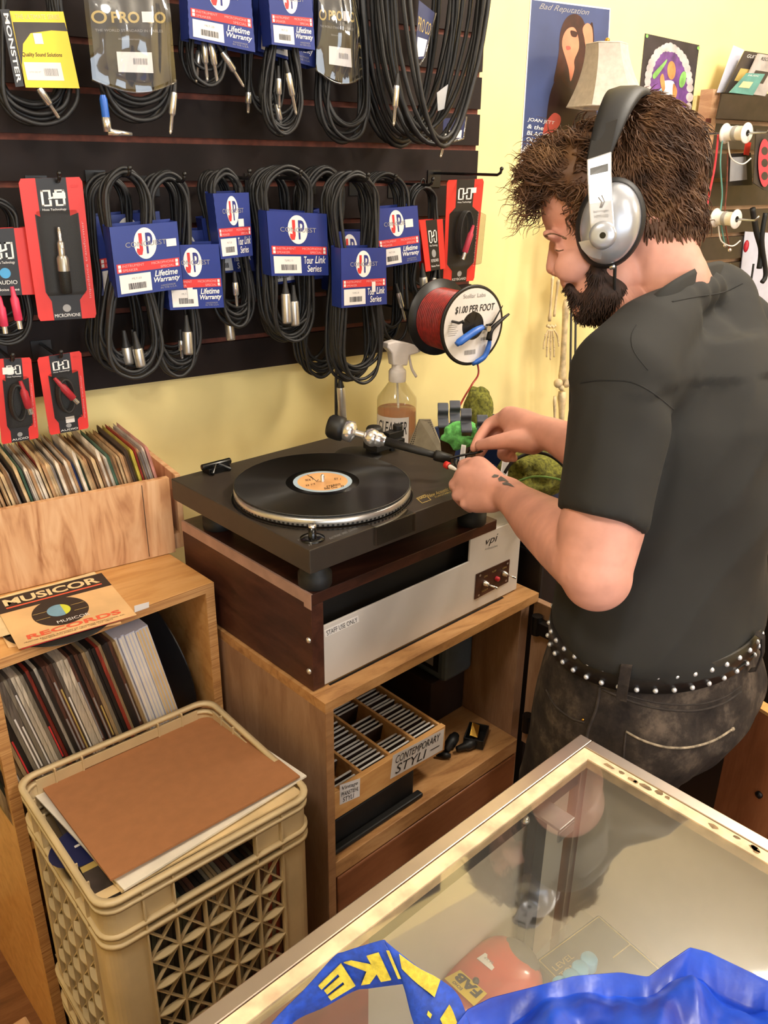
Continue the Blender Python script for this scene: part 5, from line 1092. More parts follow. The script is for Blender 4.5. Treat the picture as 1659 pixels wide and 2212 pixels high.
def d2(m, c, P):
    c.body(m, 'poster_night', .0012); R = random.Random(2)
    P('poster_purple', [(1436, 110), (1462, 118), (1482, 160), (1488, 210), (1480, 262), (1470, 300), (1400, 280), (1396, 220), (1402, 170), (1414, 130)], .0004)
    for i in range(26):                             # an arch of pale puffs
        a = lerp(-.5, PI + .5, i / 25); x = 1444 + 46 * math.cos(a); y = 190 - 88 * math.sin(a) if math.sin(a) > 0 else 190 - 120 * math.sin(a); P('poster_cloud', blob(x, y, 6 + R.random() * 2, 8 + R.random() * 3, 12), .0007 + i * 1e-5)
    P('poster_orange', blob(1450, 152, 9, 20, 18), .001); P('poster_ice', blob(1437, 205, 16, 18), .0011); P('white_label', [(1430, 178), (1454, 176), (1456, 205), (1436, 206)], .0012)
    P('poster_orange', [(1425, 170), (1432, 160), (1436, 190), (1430, 196)], .0013); P('poster_orange', [(1454, 180), (1462, 196), (1458, 212), (1452, 206)], .0013)
    P('poster_green', blob(1474, 172, 7, 18, 16, .2), .0013); P('poster_green', [(1410, 160), (1430, 138), (1440, 128), (1436, 140), (1414, 170)], .0013); P('yellow_card', blob(1413, 205, 3, 8, 12), .0013); P('poster_cloud', blob(1442, 232, 14, 9), .0012); P('poster_orange', blob(1440, 246, 10, 7), .0013)
    for q in ((1397, 78), (1508, 104)): P('poster_green', blob(*q, 3, 4, 10), .0014)
poster('poster', ((1394, 72), (1511, 97.5), (1484, 318), (1372, 290)), 'small dark psychedelic poster with a purple arch, behind the shopper', d2)
m = MB('note_paper')
for i in range(3): m.prism([V((p.x, -.001 - .0016 * i, p.z)) for p in [wy(x, y) for x, y in ((1499 + i, 207), (1546 - i, 206 + i), (1524 - i, 338 - 4 * i), (1478 + i, 338))]], (0, -.0013, 0))
m.mat('red_plastic').ball(wy(1518, 214, .008), .005, 10, 6); solo('note_pad', m, 'yellowed paper pad pinned to the wall beside the psychedelic poster', 'paper')

# ---- lampshade and skeleton model ----
SKY = -.12
def sk(px, py, o=0): return onY(px, py, SKY - o)
t = thing('skeleton_model', sk(1262, 1010), 'small human skeleton model on a stand with a lampshade on its skull', 'skeleton')
def bone(mb, a, b2, r0, r1, rm, n=10):
    a, b2 = V(a), V(b2); k = 12; pts = [lerp(a, b2, i / k) for i in range(k + 1)]; rr = []
    for i in range(k + 1): u = i / k; e = abs(2 * u - 1) ** 3; rr.append(lerp(rm, r0 if u < .5 else r1, e))
    rr[0] *= .6; rr[-1] *= .6; mb.tube(pts, rr, n); return mb
m = MB('bone'); bone(m, sk(1238, 390), sk(1208, 590), .009, .008, .0048); bone(m, sk(1206, 604), sk(1197, 684), .0065, .005, .0032); bone(m, sk(1194, 597, .006), sk(1187, 694, .006), .0052, .0062, .003); obj('arm', m, t)
def bhand(mb, px, py, s=1, fl=1):
    for i in range(5): mb.ball(sk(px - 8 + 4 * i, py + 2 * (i % 2)), .0042, 8, 6)
    for i, (dx, dy, L) in enumerate(((-17, 34, 18), (-10, 44, 26), (-2, 48, 28), (6, 44, 26), (16, 30, 16))):
        dx *= fl; bx_ = px + dx * .35; q0 = (bx_, py + 8); q1 = (px + dx * .75, py + dy * .6); q2 = (px + dx * .95, py + dy + 4); q3 = (px + dx, py + dy + L * .9)
        for A_, B_ in ((q0, q1), (q1, q2), (q2, q3)): bone(mb, sk(*A_), sk(*B_), .0034, .003, .002, 7)
m = MB('bone'); bhand(m, 1191, 704); obj('hand', m, t)
m = MB('bone'); bone(m, sk(1338, 392), sk(1330, 590), .009, .008, .0048); bone(m, sk(1330, 600), sk(1318, 672), .0065, .005, .0032); bone(m, sk(1322, 600, .006), sk(1308, 676, .006), .005, .006, .003); obj('arm', m, t)
m = MB('bone'); bhand(m, 1308, 690, 1, -1); obj('hand', m, t)
for sx_, fl in ((0, 1), (84, -1)):
    def q(dx, y, o=0): return sk((1222 + dx) if fl == 1 else (1310 - dx), y, o)
    m = MB('bone'); m.ball(q(14, 640), .012, 14, 10); bone(m, q(14, 640), q(1, 652), .008, .009, .0065); bone(m, q(1, 648), q(-8, 826), .011, .014, .0078); m.ball(q(-16, 828), .0125, 12, 8); m.ball(q(1, 828, .004), .012, 12, 8); obj('thigh_bone', m, t)
    m = MB('bone'); m.ball(q(-9, 838, .008), .008, 10, 8); bone(m, q(-8, 846), q(-10, 1000), .0165, .009, .0078); bone(m, q(-24, 856), q(-22, 1000), .006, .006, .0036); m.ball(q(-14, 1006), .012, 10, 8, (1, 1.6, .8)); obj('shin_bones', m, t)
m = MB('bone')
for s2 in (-1, 1): m.ball(sk(1266 + s2 * 24, 616), .03, 16, 10, (1, .55, 1.1)); m.ball(sk(1266 + s2 * 20, 656), .014, 12, 8, (1, .8, 1.2))
m.ball(sk(1266, 628), .018, 12, 8); obj('pelvis', m, t)
m = MB('bone')
for i in range(17): m.ball(sk(1268 + i * 1.2, 605 - i * 15), .011, 10, 6, (1, 1, .62))
obj('spine', m, t)
m = MB('bone')
for i in range(9):
    c0 = sk(1283, 395 + i * 16); w = .052 + .012 * math.sin(i / 8 * PI); m.tube([c0 + V((w * math.cos(a), w * .75 * math.sin(a), -.02 * math.sin(a))) for a in [2 * PI * k / 20 for k in range(20)]], .003, 6, closed=True)
obj('rib_cage', m, t)
m = MB('bone').ball(sk(1298, 300), .055, 20, 14, (.85, 1.1, 1)); m.ball(sk(1298, 340, .02), .03, 14, 10, (.9, 1, 1)); obj('skull', m, t)
m = MB('stand_black'); 
for dx in (-5, 5): m.tube([sk(1240 + dx, 600, -.03), sk(1234 + dx, 1020, -.03)], .003, 8)
m.tube([sk(1234, 1010, -.03), V((sk(1234, 1010, -.03).x, SKY + .03, .05))], .006, 10); b0 = sk(1234, 1010, -.03); m.lathe([(.075, 0), (.075, .015), (.02, .03), (0, .03)], (b0.x, b0.y, .001), n=28, cap=False); obj('stand', m, t)
# panelled lampshade
tq = [onY(x, y, SKY) for x, y in ((1311, 96), (1314, 232))]
t = thing('lampshade', tq[1], 'cream fabric lampshade sitting on the skeleton model, in front of the concert poster', 'lampshade')
m = MB('shade_fabric'); n = 6; rings = []
for k in range(11):
    u = k / 10; r = lerp(.047, .098, u ** 1.7); ring = []
    for i in range(n):
        for j in range(6):
            a0, a1 = 2 * PI * i / n + .35, 2 * PI * (i + 1) / n + .35; p0 = V((math.cos(a0), math.sin(a0), 0)) * r; p1 = V((math.cos(a1), math.sin(a1), 0)) * r; ring.append(tq[0].lerp(tq[1], u) * 1 + p0.lerp(p1, j / 6))
    rings.append(ring)
rings = [[V((p.x, p.y, p.z)) for p in r] for r in rings]
N = len(rings[0]); m.add([p for r in rings for p in r], [(k * N + i, k * N + (i + 1) % N, (k + 1) * N + (i + 1) % N, (k + 1) * N + i) for k in range(10) for i in range(N)], False)
o = obj('shade', m, t); md = o.modifiers.new('cloth', 'SOLIDIFY'); md.thickness = .0015
m = MB('shade_fabric')
for rg in (rings[0], rings[-1]): m.tube(rg, .0022, 6, closed=True)
for i in range(n): m.tube([r[i * 6] for r in rings], .0016, 6)
m.mat('gold').ball(tq[0] + UZ * .008, .006, 10, 6); obj('piping', m, t)

# ---- display rack at the far right ----
RY = -.03
a = onY(1556, 203, RY - .03); rx0 = a.x
t = thing('slatwall_panel', (2.6, -.03, 1.0), 'narrow second slatwall board by the right picture edge, behind the shopper', 'display board')
m = MB('rack_laminate'); rg = [onY(*q, RY - .03).z for q in ((1556, 262), (1545, 385), (1530, 440), (1510, 500))]
z = rg[0]; zs = [1.775] + sum(([z_ + .006, z_ - .006] for z_ in [z - .0762 * k for k in range(0, 9)]), []) + [z - .0762 * 9]
for i in range(0, len(zs), 2): m.box(rx0, 3.1, RY - .03, RY - .012, zs[i + 1], zs[i])
m.mat('raw_edge').box(rx0, 3.1, RY - .0119, RY, z - .0762 * 9, 1.775)
for i in range(0, len(zs), 2): m.box(rx0 - .001, rx0, RY - .03, RY - .0125, zs[i + 1], zs[i])
obj('slats', m, t); m = MB('raw_edge').box(rx0 - .03, rx0 - .0012, RY - .028, RY + .012, z - .0762 * 9, 1.775)
for k in range(9): m.mat('slat_core').box(rx0 - .0306, rx0 - .02, RY - .0285, RY - .018, z - .0762 * k - .006, z - .0762 * k + .006)
obj('side_board', m, t)
def rk(px, py, o=0): return onY(px, py, RY - .035 - o)
# magazine pocket rack with magazines
t = thing('magazine_holder', rk(1610, 210), 'black magazine pocket on top of the right display board', 'magazine holder')
m = MB('rack_laminate').prism([rk(1560, 202, .06), rk(1700, 214, .06), rk(1700, 262, .04), rk(1548, 256, .04)], (0, .004, 0)); obj('pocket', m, t)
for q, mat_, lb_ in ((((1608, 110), (1660, 118), (1610, 205), (1562, 200)), 'mag_dark', 'dark magazine at the back of the magazine pocket'), (((1636, 116), (1700, 126), (1650, 208), (1596, 200)), 'mag_grey', 'grey magazine leaning in the magazine pocket'), (((1612, 158), (1650, 160), (1624, 206), (1574, 200)), 'mag_teal', 'teal covered magazine at the front of the pocket')):
    i_ = ('mag_dark', 'mag_grey', 'mag_teal').index(mat_); m = MB(mat_).prism([rk(*p_, .03 + .012 * i_) for p_ in q], (0, -.004, 0)); cc = Card(*[rk(*p_, .03 + .012 * i_ + .0045) for p_ in q], V((0, -1, 0)))
    cc.txt(m, 'black_ink' if i_ == 1 else 'white_ink', ('GUITAR', 'RECORDER', 'MUSIC')[i_], .2, .06, .8, .14); cc.rect(m, ('gold_ink', 'mag_dark', 'paper_cream')[i_], .2, .4, .7, .7, .0004); solo('magazine', m, lb_, 'magazine')
m = MB('paper_cool').prism([rk(1584, 98, .0), rk(1607, 108, .0), rk(1563, 200, .0), rk(1548, 200, .0)], (0, -.001, 0)); solo('paper_sheet', m, 'white sheet of paper standing at the side of the magazine pocket', 'paper')
# white cable reels on hooks
def reel(px, py, w, label):
    o = rk(px, py, .1); t = thing('cable_reel', o - UZ * .02, label, 'reel', 'white reels on the right board'); m = MB('white_plastic'); m.lathe([(.008, -.035), (.024, -.034), (.026, -.032), (.022, -.028), (.018, -.024), (.018, .024), (.022, .028), (.026, .032), (.024, .034), (.008, .035)], o, (0, -1, 0), 24, False); obj('spool', m, t)
    m = MB('grey_ink'); m.lathe([(.0186, -.006), (.0194, 0), (.0186, .006)], o, (0, -1, 0), 24, False); m.mat('white_plastic').tube(cr([o + V((0, .02, -.02)), o + V((.01, .01, -.06)), o + V((.05, 0, -.075)), o + V((.07, -.01, -.06))], 6, False), .002, 6); obj('cord', m, t)
    m = MB('zinc').tube([V((o.x, RY - .031, o.z)), V((o.x, o.y - .09, o.z)), V((o.x, o.y - .1, o.z + .012))], .003, 8); solo('display_hook', m, 'steel hook through the %s' % label.split(',')[0], 'hook', base=(o.x, RY - .03, o.z))
reel(1590, 288, 1, 'upper white cable reel, on the right display board'); reel(1568, 472, 1, 'lower white cable reel, on the right display board')
m = MB('mag_dark').prism([rk(1634, 280, .1), rk(1690, 290, .1), rk(1690, 420, .1), rk(1650, 410, .1), rk(1628, 395, .1)], (0, .003, 0)); m.mat('sticker_red').add([rk(x, y, .1045) for x, y in blob(1652, 352, 14, 52, 26)], [tuple(range(26))]); m.mat('mag_dark')
for cy_ in (326, 352, 380): m.add([rk(x, y, .105) for x, y in blob(1652, cy_, 7, 9, 14)], [tuple(range(14))])
solo('strap_pack', m, 'dark package with a red oval design at the right picture edge', 'package')
m = MB('black_card').prism([rk(1574, 332, .05), rk(1622, 330, .05), rk(1626, 400, .05), rk(1566, 402, .05)], (0, .003, 0)); m.mat('grey_ink').add([rk(x, y, .0505) for x, y in ((1578, 340), (1612, 338), (1614, 388), (1576, 392))], [(0, 1, 2, 3)]); m.mat('red_card').prism([rk(1612, 306, .055), rk(1623, 308, .055), rk(1618, 336, .055), rk(1608, 334, .055)], (0, .003, 0)); solo('strap_pack', m, 'grey packet with a red tab under the upper white reel', 'package')
for i, (pts, r_, mt, lb_) in enumerate(((((1552, 290), (1544, 360), (1530, 430), (1520, 490)), .003, 'red_plastic', 'red lead hanging along the right board side'), (((1562, 290), (1556, 350), (1560, 420), (1556, 470), (1566, 530)), .0022, 'mag_teal', 'thin teal lead hanging on the right board'), (((1572, 330), (1570, 400), (1566, 470), (1576, 540)), .0022, 'slat_core', 'thin brown lead hanging on the right board'), (((1626, 450), (1634, 500), (1644, 540), (1640, 580)), .008, 'black_rubber', 'thick black cable bunch at the right picture edge'), (((1654, 460), (1646, 520), (1654, 590), (1646, 610)), .007, 'black_rubber', 'black cable with a plug hanging at the right picture edge'), (((1628, 570), (1622, 610), (1612, 660), (1600, 720)), .003, 'black_rubber', 'thin black cord hanging below the right board'))):
    m = MB(mt).tube(cr([rk(*p_, .06 + .01 * i) for p_ in pts], 6, False), r_, 8)
    if i < 3: m.mat('chrome').ball(rk(*pts[-1], .06 + .01 * i), .006, 8, 6)
    solo('hanging_lead', m, lb_, 'cable', 'leads on the right board')
m = MB('red_plastic').ball(rk(1612, 532, .06), .011, 12, 8, (.7, .7, 1.6)); solo('red_clip', m, 'small red clip hanging under the lower white reel', 'clip')
m = MB('paper_cool').prism([rk(1610, 500, .0), rk(1700, 505, .0), rk(1700, 700, .0), rk(1588, 700, .0)], (0, .002, 0)); solo('paper_sheet', m, 'pale poster sheet on the wall below the right display board', 'paper')

# ---- things behind the turntable ----
m = MB('stand_black').box(.925, .998, -.325, -.2, .7745, .905, Fw); solo('power_supply', m, 'black power supply box behind the record cleaning machine', 'box', bevel=.004)
bo_ = dp(856, 905, 1.86); bo_ = Fw(.962, -.262, .9055)
bx_ = dp(856, 940, 1.88); bo_ = V((bx_.x, bx_.y, .9055))
t = thing('spray_bottle', bo_, 'clear spray bottle marked CLEANER, orange fluid inside, behind the turntable', 'bottle')
obj('bottle', MB('bottle_film').lathe([(.0, .001), (.04, .001), (.0445, .006), (.0445, .186), (.043, .194), (.02, .226), (.0155, .232), (.0155, .244)], bo_, n=36, cap=False), t)
obj('fluid', MB('cleaner_fluid').lathe([(.0, .003), (.042, .003), (.0425, .168), (0, .168)], bo_, n=32, cap=False), t)
obj('dip_tube', MB('white_plastic').tube([bo_ + UZ * .23, bo_ + UZ * .1 + FX * .01, bo_ + UZ * .01 - FX * .02], .0025, 8), t)
hd = (onY(900, 800, -.3) - onY(850, 800, -.3)).normalized(); o = bo_ + UZ * .244
def TR(x, z, y=0): return o + hd * x + UZ * z + hd.cross(UZ) * y
m = MB('trigger_white').lathe([(.019, -.014), (.0195, -.012), (.0195, .008), (.017, .012), (.013, .014), (.013, .024)], o, n=24); 
m.prism([TR(-.018, .022, -.011), TR(.02, .022, -.011), TR(.024, .044, -.011), TR(.05, .05, -.011), TR(.05, .066, -.011), TR(.02, .072, -.011), (TR(-.012, .076, -.011)), TR(-.034, .07, -.011), TR(-.036, .06, -.011), TR(-.022, .048, -.011)], hd.cross(UZ) * .022); m.cyl(TR(.048, .058), TR(.058, .058), .008); hd_o = obj('spray_head', m, t, bevel=.003)
m = MB('trigger_white').tube(cr([TR(.03, .048), TR(.034, .03), TR(.04, .012), TR(.052, -.004)], 4, False), .005, 8, flat=.6); obj('trigger', m, hd_o)
# label wrapped on the bottle
lc_ = (CAM - bo_); lc_.z = 0; a0 = math.atan2(lc_.y, lc_.x)
def LB_(u, v, h): a = a0 + lerp(-1.35, .65, u); return bo_ + V((math.cos(a) * (.0447 + h), math.sin(a) * (.0447 + h), lerp(.158, .08, v)))
m = MB('white_label')
for i in range(14): m.quad(LB_(i / 14, 0, .0002), LB_(i / 14, 1, .0002), LB_((i + 1) / 14, 1, .0002), LB_((i + 1) / 14, 0, .0002))
m.mat('black_ink').text('CLEANER', LB_, .16, .12, .94, .5, .0008, .0, .2); obj('label', m, t, label='white label handwritten CLEANER')
# perforated plate, clamps with cloth
c = Card(dp(905, 905, 1.80), dp(930, 905, 1.78), dp(958, 975, 1.72), dp(876, 975, 1.80)); m = MB(); plain('mesh_metal', (176, 166, 146), .45, .4); c.body(m, 'mesh_metal', .003, [(0, 0), (1, 0), (1.0, 1.6), (0, 1.6)])
for i in range(13):
    for k in range(24): c.rect(m, 'mag_dark', .05 + i * .072, .04 + k * .064, .05 + i * .072 + .04, .04 + k * .064 + .036, .0004)
o_ = solo('perforated_plate', m, 'grey perforated metal plate leaning beside the spray bottle', 'metal plate')
def clampm(hA, hB, d, foot, label):
    ft = Fw(*foot); t = thing('spring_clamp', ft, label, 'clamp', 'spring clamps holding the cloth')
    for (x, y0, y1), sgn in ((hA, -1), (hB, 1)):
        top = dp(x, y0, d); mid = dp(x + 1, y1, d); wdir = (dp(x + 10, y0, d) - top).normalized(); nn = wdir.cross(UZ).normalized(); P_ = []
        for k in range(13): u = k / 12; P_.append(top.lerp(mid, u) + nn * (.006 * math.sin(u * 9) - .004) + UZ * (.004 if k == 0 else 0))
        m = MB('clamp_grey'); A_ = []
        for p_ in P_: A_.append([p_ - wdir * .0105 - nn * .003, p_ + wdir * .0105 - nn * .003, p_ + wdir * .0105 + nn * .003, p_ - wdir * .0105 + nn * .003])
        m.loft(A_, True, False); obj('handle', m, t, bevel=.0025)
        m = MB('clamp_metal'); pv_ = ft + UZ * .07; A_ = []
        for p_ in (P_[-1], P_[-1].lerp(pv_, .6) + nn * .004, pv_, ft + UZ * .008): A_.append([p_ - wdir * .009 - nn * .0015, p_ + wdir * .009 - nn * .0015, p_ + wdir * .009 + nn * .0015, p_ - wdir * .009 + nn * .0015])
        m.loft(A_, True, False); obj('jaw', m, t)
    obj('spring', MB('steel_dark').lathe([(.008, -.01), (.008, .01)], ft + UZ * .07, FX, 14), t)
clampm((957, 876, 925), (983, 871, 915), 1.62, (.925, -.56, .9355), 'grey handled spring clamp nearer the spray bottle')
clampm((1007, 888, 935), (1042, 902, 945), 1.58, (.955, -.575, .9355), 'grey handled spring clamp half behind the far hand')
def lump(name, c, sc, mat, label, cat, seed, amp=.25, fold=0, yaw=0):
    m = MB(mat); n_, k_ = 40, 26; vs = []
    for i in range(k_ + 1):
        for j in range(n_):
            ph, a = PI * i / k_, 2 * PI * j / n_; d = V((math.sin(ph) * math.cos(a), math.sin(ph) * math.sin(a), math.cos(ph))); q = 1 + amp * noise.noise(d * 2.2 + V((seed, 0, 0))) + amp * .35 * noise.noise(d * 7 + V((0, seed, 0)))
            v_ = V((d.x * sc[0], d.y * sc[1], d.z * sc[2])) * q; vs.append(c + Matrix.Rotation(yaw, 3, 'Z') @ v_)
    m.add(vs, [(i * n_ + j, (i + 1) * n_ + j, (i + 1) * n_ + (j + 1) % n_, i * n_ + (j + 1) % n_) for i in range(k_) for j in range(n_)], True); return solo(name, m, label, cat)
p_ = dp(996, 940, 1.605); lump('cloth', V((p_.x, p_.y, p_.z)), (.036, .018, .026), 'green_cloth', 'bright green cloth gripped between the spring clamps', 'cloth', 3, .3, yaw=-.5)
# equipment case and bin beyond the cabinet
m = MB('stand_black').box(1.03, 1.4, -.74, -.24, .0005, .84, Fw); solo('equipment_case', m, 'black equipment case standing beyond the cabinet', 'case', bevel=.006)
t = thing('storage_bin', Fw(1.2, -.5, .8405), 'dark blue plastic bin on the black case beyond the turntable', 'bin')
m = MB('navy_plastic'); bx0, bx1, by0, by1 = 1.04, 1.38, -.7, -.28
for a_ in ((bx0, bx1, by0, by0 + .006), (bx0, bx1, by1 - .006, by1), (bx0, bx0 + .006, by0 + .006, by1 - .006), (bx1 - .006, bx1, by0 + .006, by1 - .006)): m.box(*a_, .842, .98, Fw)
m.box(bx0 - .008, bx1 + .008, by0 - .008, by0, .968, .982, Fw); obj('walls', m, t, bevel=.002); obj('bottom', MB('navy_plastic').box(bx0, bx1, by0, by1, .841, .846, Fw), t)
p_ = dp(1032, 888, 1.78); lump('knitted_cloth', V((p_.x, p_.y, p_.z)), (.034, .03, .055), 'olive_cloth', 'upright olive knitted cloth behind the spring clamps', 'cloth', 7, .12)
p_ = dp(1165, 1014, 1.66); lump('knitted_cloth', V((p_.x, p_.y, p_.z)), (.1, .06, .055), 'olive_cloth', 'olive knitted cloth lying in the dark blue bin', 'cloth', 9, .3, yaw=.3)
# opened wooden cupboard door and dark gear behind the shopper
A_ = dp(1612, 1510, 1.75); B_ = dp(1800, 1640, 1.35)
top_z = .79
A_ = onZ(1560, 1478, top_z); B_ = onZ(1800, 1628, top_z); dd = (B_ - A_).normalized(); nn = V((-dd.y, dd.x, 0))
t = thing('cupboard', V(((A_.x + B_.x) / 2, (A_.y + B_.y) / 2, 0)) , 'reddish wooden cupboard panel behind the shopper, by the counter', 'cupboard')
def cp2(x, y, z): return A_ + dd * x + nn * y + UZ * (z - top_z)
m = MB('oak_door').box(.03, .9, 0, .02, .0005, top_z - .006, cp2); obj('door_panel', m, t, bevel=.002); obj('edge_strip', MB('ply_shelf').box(.03, .9, -.0005, .0205, top_z - .0058, top_z, cp2), t)
k_ = onP(1641, 1716, A_, nn); m = MB('steel_dark').lathe([(.006, 0), (.006, .004), (0, .006)], k_, -nn if nn.dot(CAM - A_) < 0 else nn, 14, False); obj('knob', m, t)
p_ = dp(1672, 1290, 1.75); m = MB('cast_black').box(-.09, .2, -.15, .15, -.12, .13, lambda x, y, z: p_ + V((x, y, z))); m.box(-.07, -.05, -.13, .13, -p_.z + .001, -.12, lambda x, y, z: p_ + V((x, y, z))); m.box(.16, .18, -.13, .13, -p_.z + .001, -.12, lambda x, y, z: p_ + V((x, y, z))); solo('guitar_amplifier', m, 'black amplifier on legs behind the shopper, at the right picture edge', 'amplifier', bevel=.006)
p_ = dp(1665, 1450, 2.25); m = MB('sleeve_orange').box(-.03, .2, -.1, .1, -p_.z + .001, .08, lambda x, y, z: p_ + V((x, y, z))); solo('orange_case', m, 'orange case standing behind the black amplifier', 'case', bevel=.004)
# ---- the shopkeeper at the turntable ----
from mathutils.bvhtree import BVHTree
def organic(mb, voxel, smooth=8, fac=.5, fold=None):
    me = bpy.data.meshes.new('tmp'); me.from_pydata(mb.v, [], mb.f); o = bpy.data.objects.new('tmp', me); COL.objects.link(o)
    r = o.modifiers.new('r', 'REMESH'); r.mode = 'VOXEL'; r.voxel_size = voxel
    if smooth: s = o.modifiers.new('s', 'SMOOTH'); s.iterations = smooth; s.factor = fac
    ev = o.evaluated_get(bpy.context.evaluated_depsgraph_get()); m2 = ev.to_mesh()
    vs = [v.co.copy() for v in m2.vertices]; fs = [tuple(p.vertices) for p in m2.polygons]
    if fold:
        ns = [v.normal.copy() for v in m2.vertices]; vs = [v + n * fold(v, n) for v, n in zip(vs, ns)]
    ev.to_mesh_clear(); bpy.data.objects.remove(o); bpy.data.meshes.remove(me)
    return vs, fs
def bvh_of(vs, fs): return BVHTree.FromPolygons(vs, fs)
def hit(b, px, py, off=.0008):
    r = ray(px, py).normalized(); q = b.ray_cast(CAM, r)
    return None if q[0] is None else q[0] + (q[1] if q[1].dot(r) < 0 else -q[1]) * off
def chain(mb, pts, n=18, sc=(1, 1, 1), rot=None):       # overlapping balls along (point, radius) pairs
    for (a, ra), (b2, rb) in zip(pts, pts[1:]):
        k = max(2, int((b2 - a).length / (min(ra, rb) * .35)) + 1)
        for i in range(k + 1): u = i / k; mb.ball(lerp(a, b2, u), lerp(ra, rb, u), n + 8, max(6, n // 2 + 5))
def fring(cx, cy, z, a, b, tilt=(0, 0), n=40, pw=1.0):
    out = []
    for i in range(n):
        t_ = 2 * PI * i / n; c, s = math.cos(t_), math.sin(t_); x = a * math.copysign(abs(c) ** pw, c); y = b * math.copysign(abs(s) ** pw, s); out.append(Fw(cx + x, cy + y, z + tilt[0] * x + tilt[1] * y))
    return out
HD = 1.13
hc = dp(1330, 450, HD); HN = (CAM - hc).normalized(); HR = rt; HU = HN.cross(HR).normalized(); HR = HU.cross(HN).normalized()
PXM = HD / FPX * 1.02
def H(px, py, lat=0): return dp(px, py, HD) + HN * lat
RM = Matrix((HR, HU, HN)).transposed()
def hball(mb, px, py, rx, ry, lat, off=0, rot=0, n=24):
    m_ = Matrix((HR * math.cos(rot) + HU * math.sin(rot), -HR * math.sin(rot) + HU * math.cos(rot), HN)).transposed()
    mb.ball(H(px, py, off), 1, n, n // 2 + 2, (rx * PXM, ry * PXM, lat), m_)
# key joints
SHL, ELL, WRL = dp(1348, 822, 1.045), dp(1284, 1226, 1.03), dp(1098, 1068, 1.30)
SHR, ELR, WRR = Fw(1.02, -1.05, 1.335), dp(1345, 1010, 1.30), dp(1195, 940, 1.38)
cB, cF, cL = dp(1556, 590, 1.215), dp(1388, 700, 1.16), dp(1448, 632, 1.06); cC = (cB + cF) / 2; cE1 = (cB - cF) / 2; cE2 = cL - cC
def collar(t_, s=1, up=0): return cC + cE1 * (math.cos(t_) * s) + cE2 * (math.sin(t_) * s) + UZ * up
TOR = [(.93, .775, -1.125, .185, .137), (1.0, .775, -1.12, .182, .139), (1.08, .792, -1.112, .172, .137), (1.18, .812, -1.105, .165, .139), (1.27, .838, -1.09, .166, .138), (1.335, .858, -1.075, .162, .118), (1.375, .857, -1.06, .13, .1)]
# ---- body: one continuous skin surface ----
b = MB('skin')
b.loft([fring(cx, cy, z, a * .86, bb * .8) for z, cx, cy, a, bb in [(.80, .775, -1.12, .19, .14)] + TOR])
chain(b, [(Fw(.857, -1.06, 1.33), .07), (cC - UZ * .012, .054), (H(1440, 612), .056), (H(1402, 540), .058), (H(1388, 480), .058)], 16)
chain(b, [(Fw(.85, -1.07, 1.31), .055), (SHL, .058)], 12); chain(b, [(Fw(.85, -1.07, 1.31), .055), (SHR, .052)], 12)
mid = lerp(SHL, ELL, .5)
chain(b, [(SHL, .058), (mid + HR * .006, .052), (lerp(SHL, ELL, .8), .0535), (ELL, .047)], 14)
b.ball(ELL - UZ * .012 + HR * .004, .044, 28, 18)
f1 = lerp(ELL, WRL, .28); f2 = lerp(ELL, WRL, .6)
chain(b, [(ELL, .046), (f1 + UZ * .006, .048), (f2, .039), (lerp(ELL, WRL, .85), .0295), (WRL, .0275)], 14)
chain(b, [(SHR, .052), (ELR, .05), (lerp(ELR, WRR, .3), .048), (lerp(ELR, WRR, .65), .037), (WRR, .028)], 12)
for x_, kx in ((.69, .69), (.862, .872)):
    chain(b, [(Fw(x_, -1.10, .82), .085), (Fw(kx, -1.06, .47), .055), (Fw(kx, -1.09, .3), .05), (Fw(kx, -1.10, .09), .036)], 12); b.ball(Fw(kx, -1.03, .045), .05, 12, 8, (.75, 1.9, .7), Matrix.Rotation(TH, 3, 'Z'))
# head
hball(b, 1372, 400, 116, 138, .073, 0, -.25)
hball(b, 1262, 440, 92, 96, .064, 0, .1)
hball(b, 1276, 545, 78, 100, .058, 0, .25)
hball(b, 1292, 622, 62, 60, .05); hball(b, 1262, 664, 26, 24, .03); hball(b, 1330, 600, 60, 70, .05)
for s_ in (-1, 1):
    hball(b, 1196, 508, 22, 11, .022, s_ * .03, -.35, 14)                 # brow
    hball(b, 1240, 570, 40, 34, .014, s_ * .041, .3, 20)                   # cheekbone
    hball(b, 1211, 536, 12, 9, .013, s_ * .031, 0, 14)                    # eyelid
    hball(b, 1203, 588, 11, 9, .008, s_ * .013, .3, 12)                   # nostril wing
for (x0, y0, r0), (x1, y1, r1) in (((1194, 520, 8), (1191, 550, 9)), ((1191, 550, 9), (1190, 580, 12)), ((1190, 580, 12), (1200, 588, 10))): chain(b, [(H(x0, y0), r0 * PXM), (H(x1, y1), r1 * PXM)], 12)
hball(b, 1221, 612, 13, 9, .022, 0, -.6, 14); hball(b, 1230, 630, 12, 9, .02, 0, -.5, 14)
# ---- hands: dp(px, py, depth) for every joint ----
def fing(pts, radii): chain(b, [(dp(*p), r * 1.0) for p, r in zip(pts, radii)], 10)
def palm(pts): 
    for p, r in pts: b.ball(dp(*p), r, 14, 9)
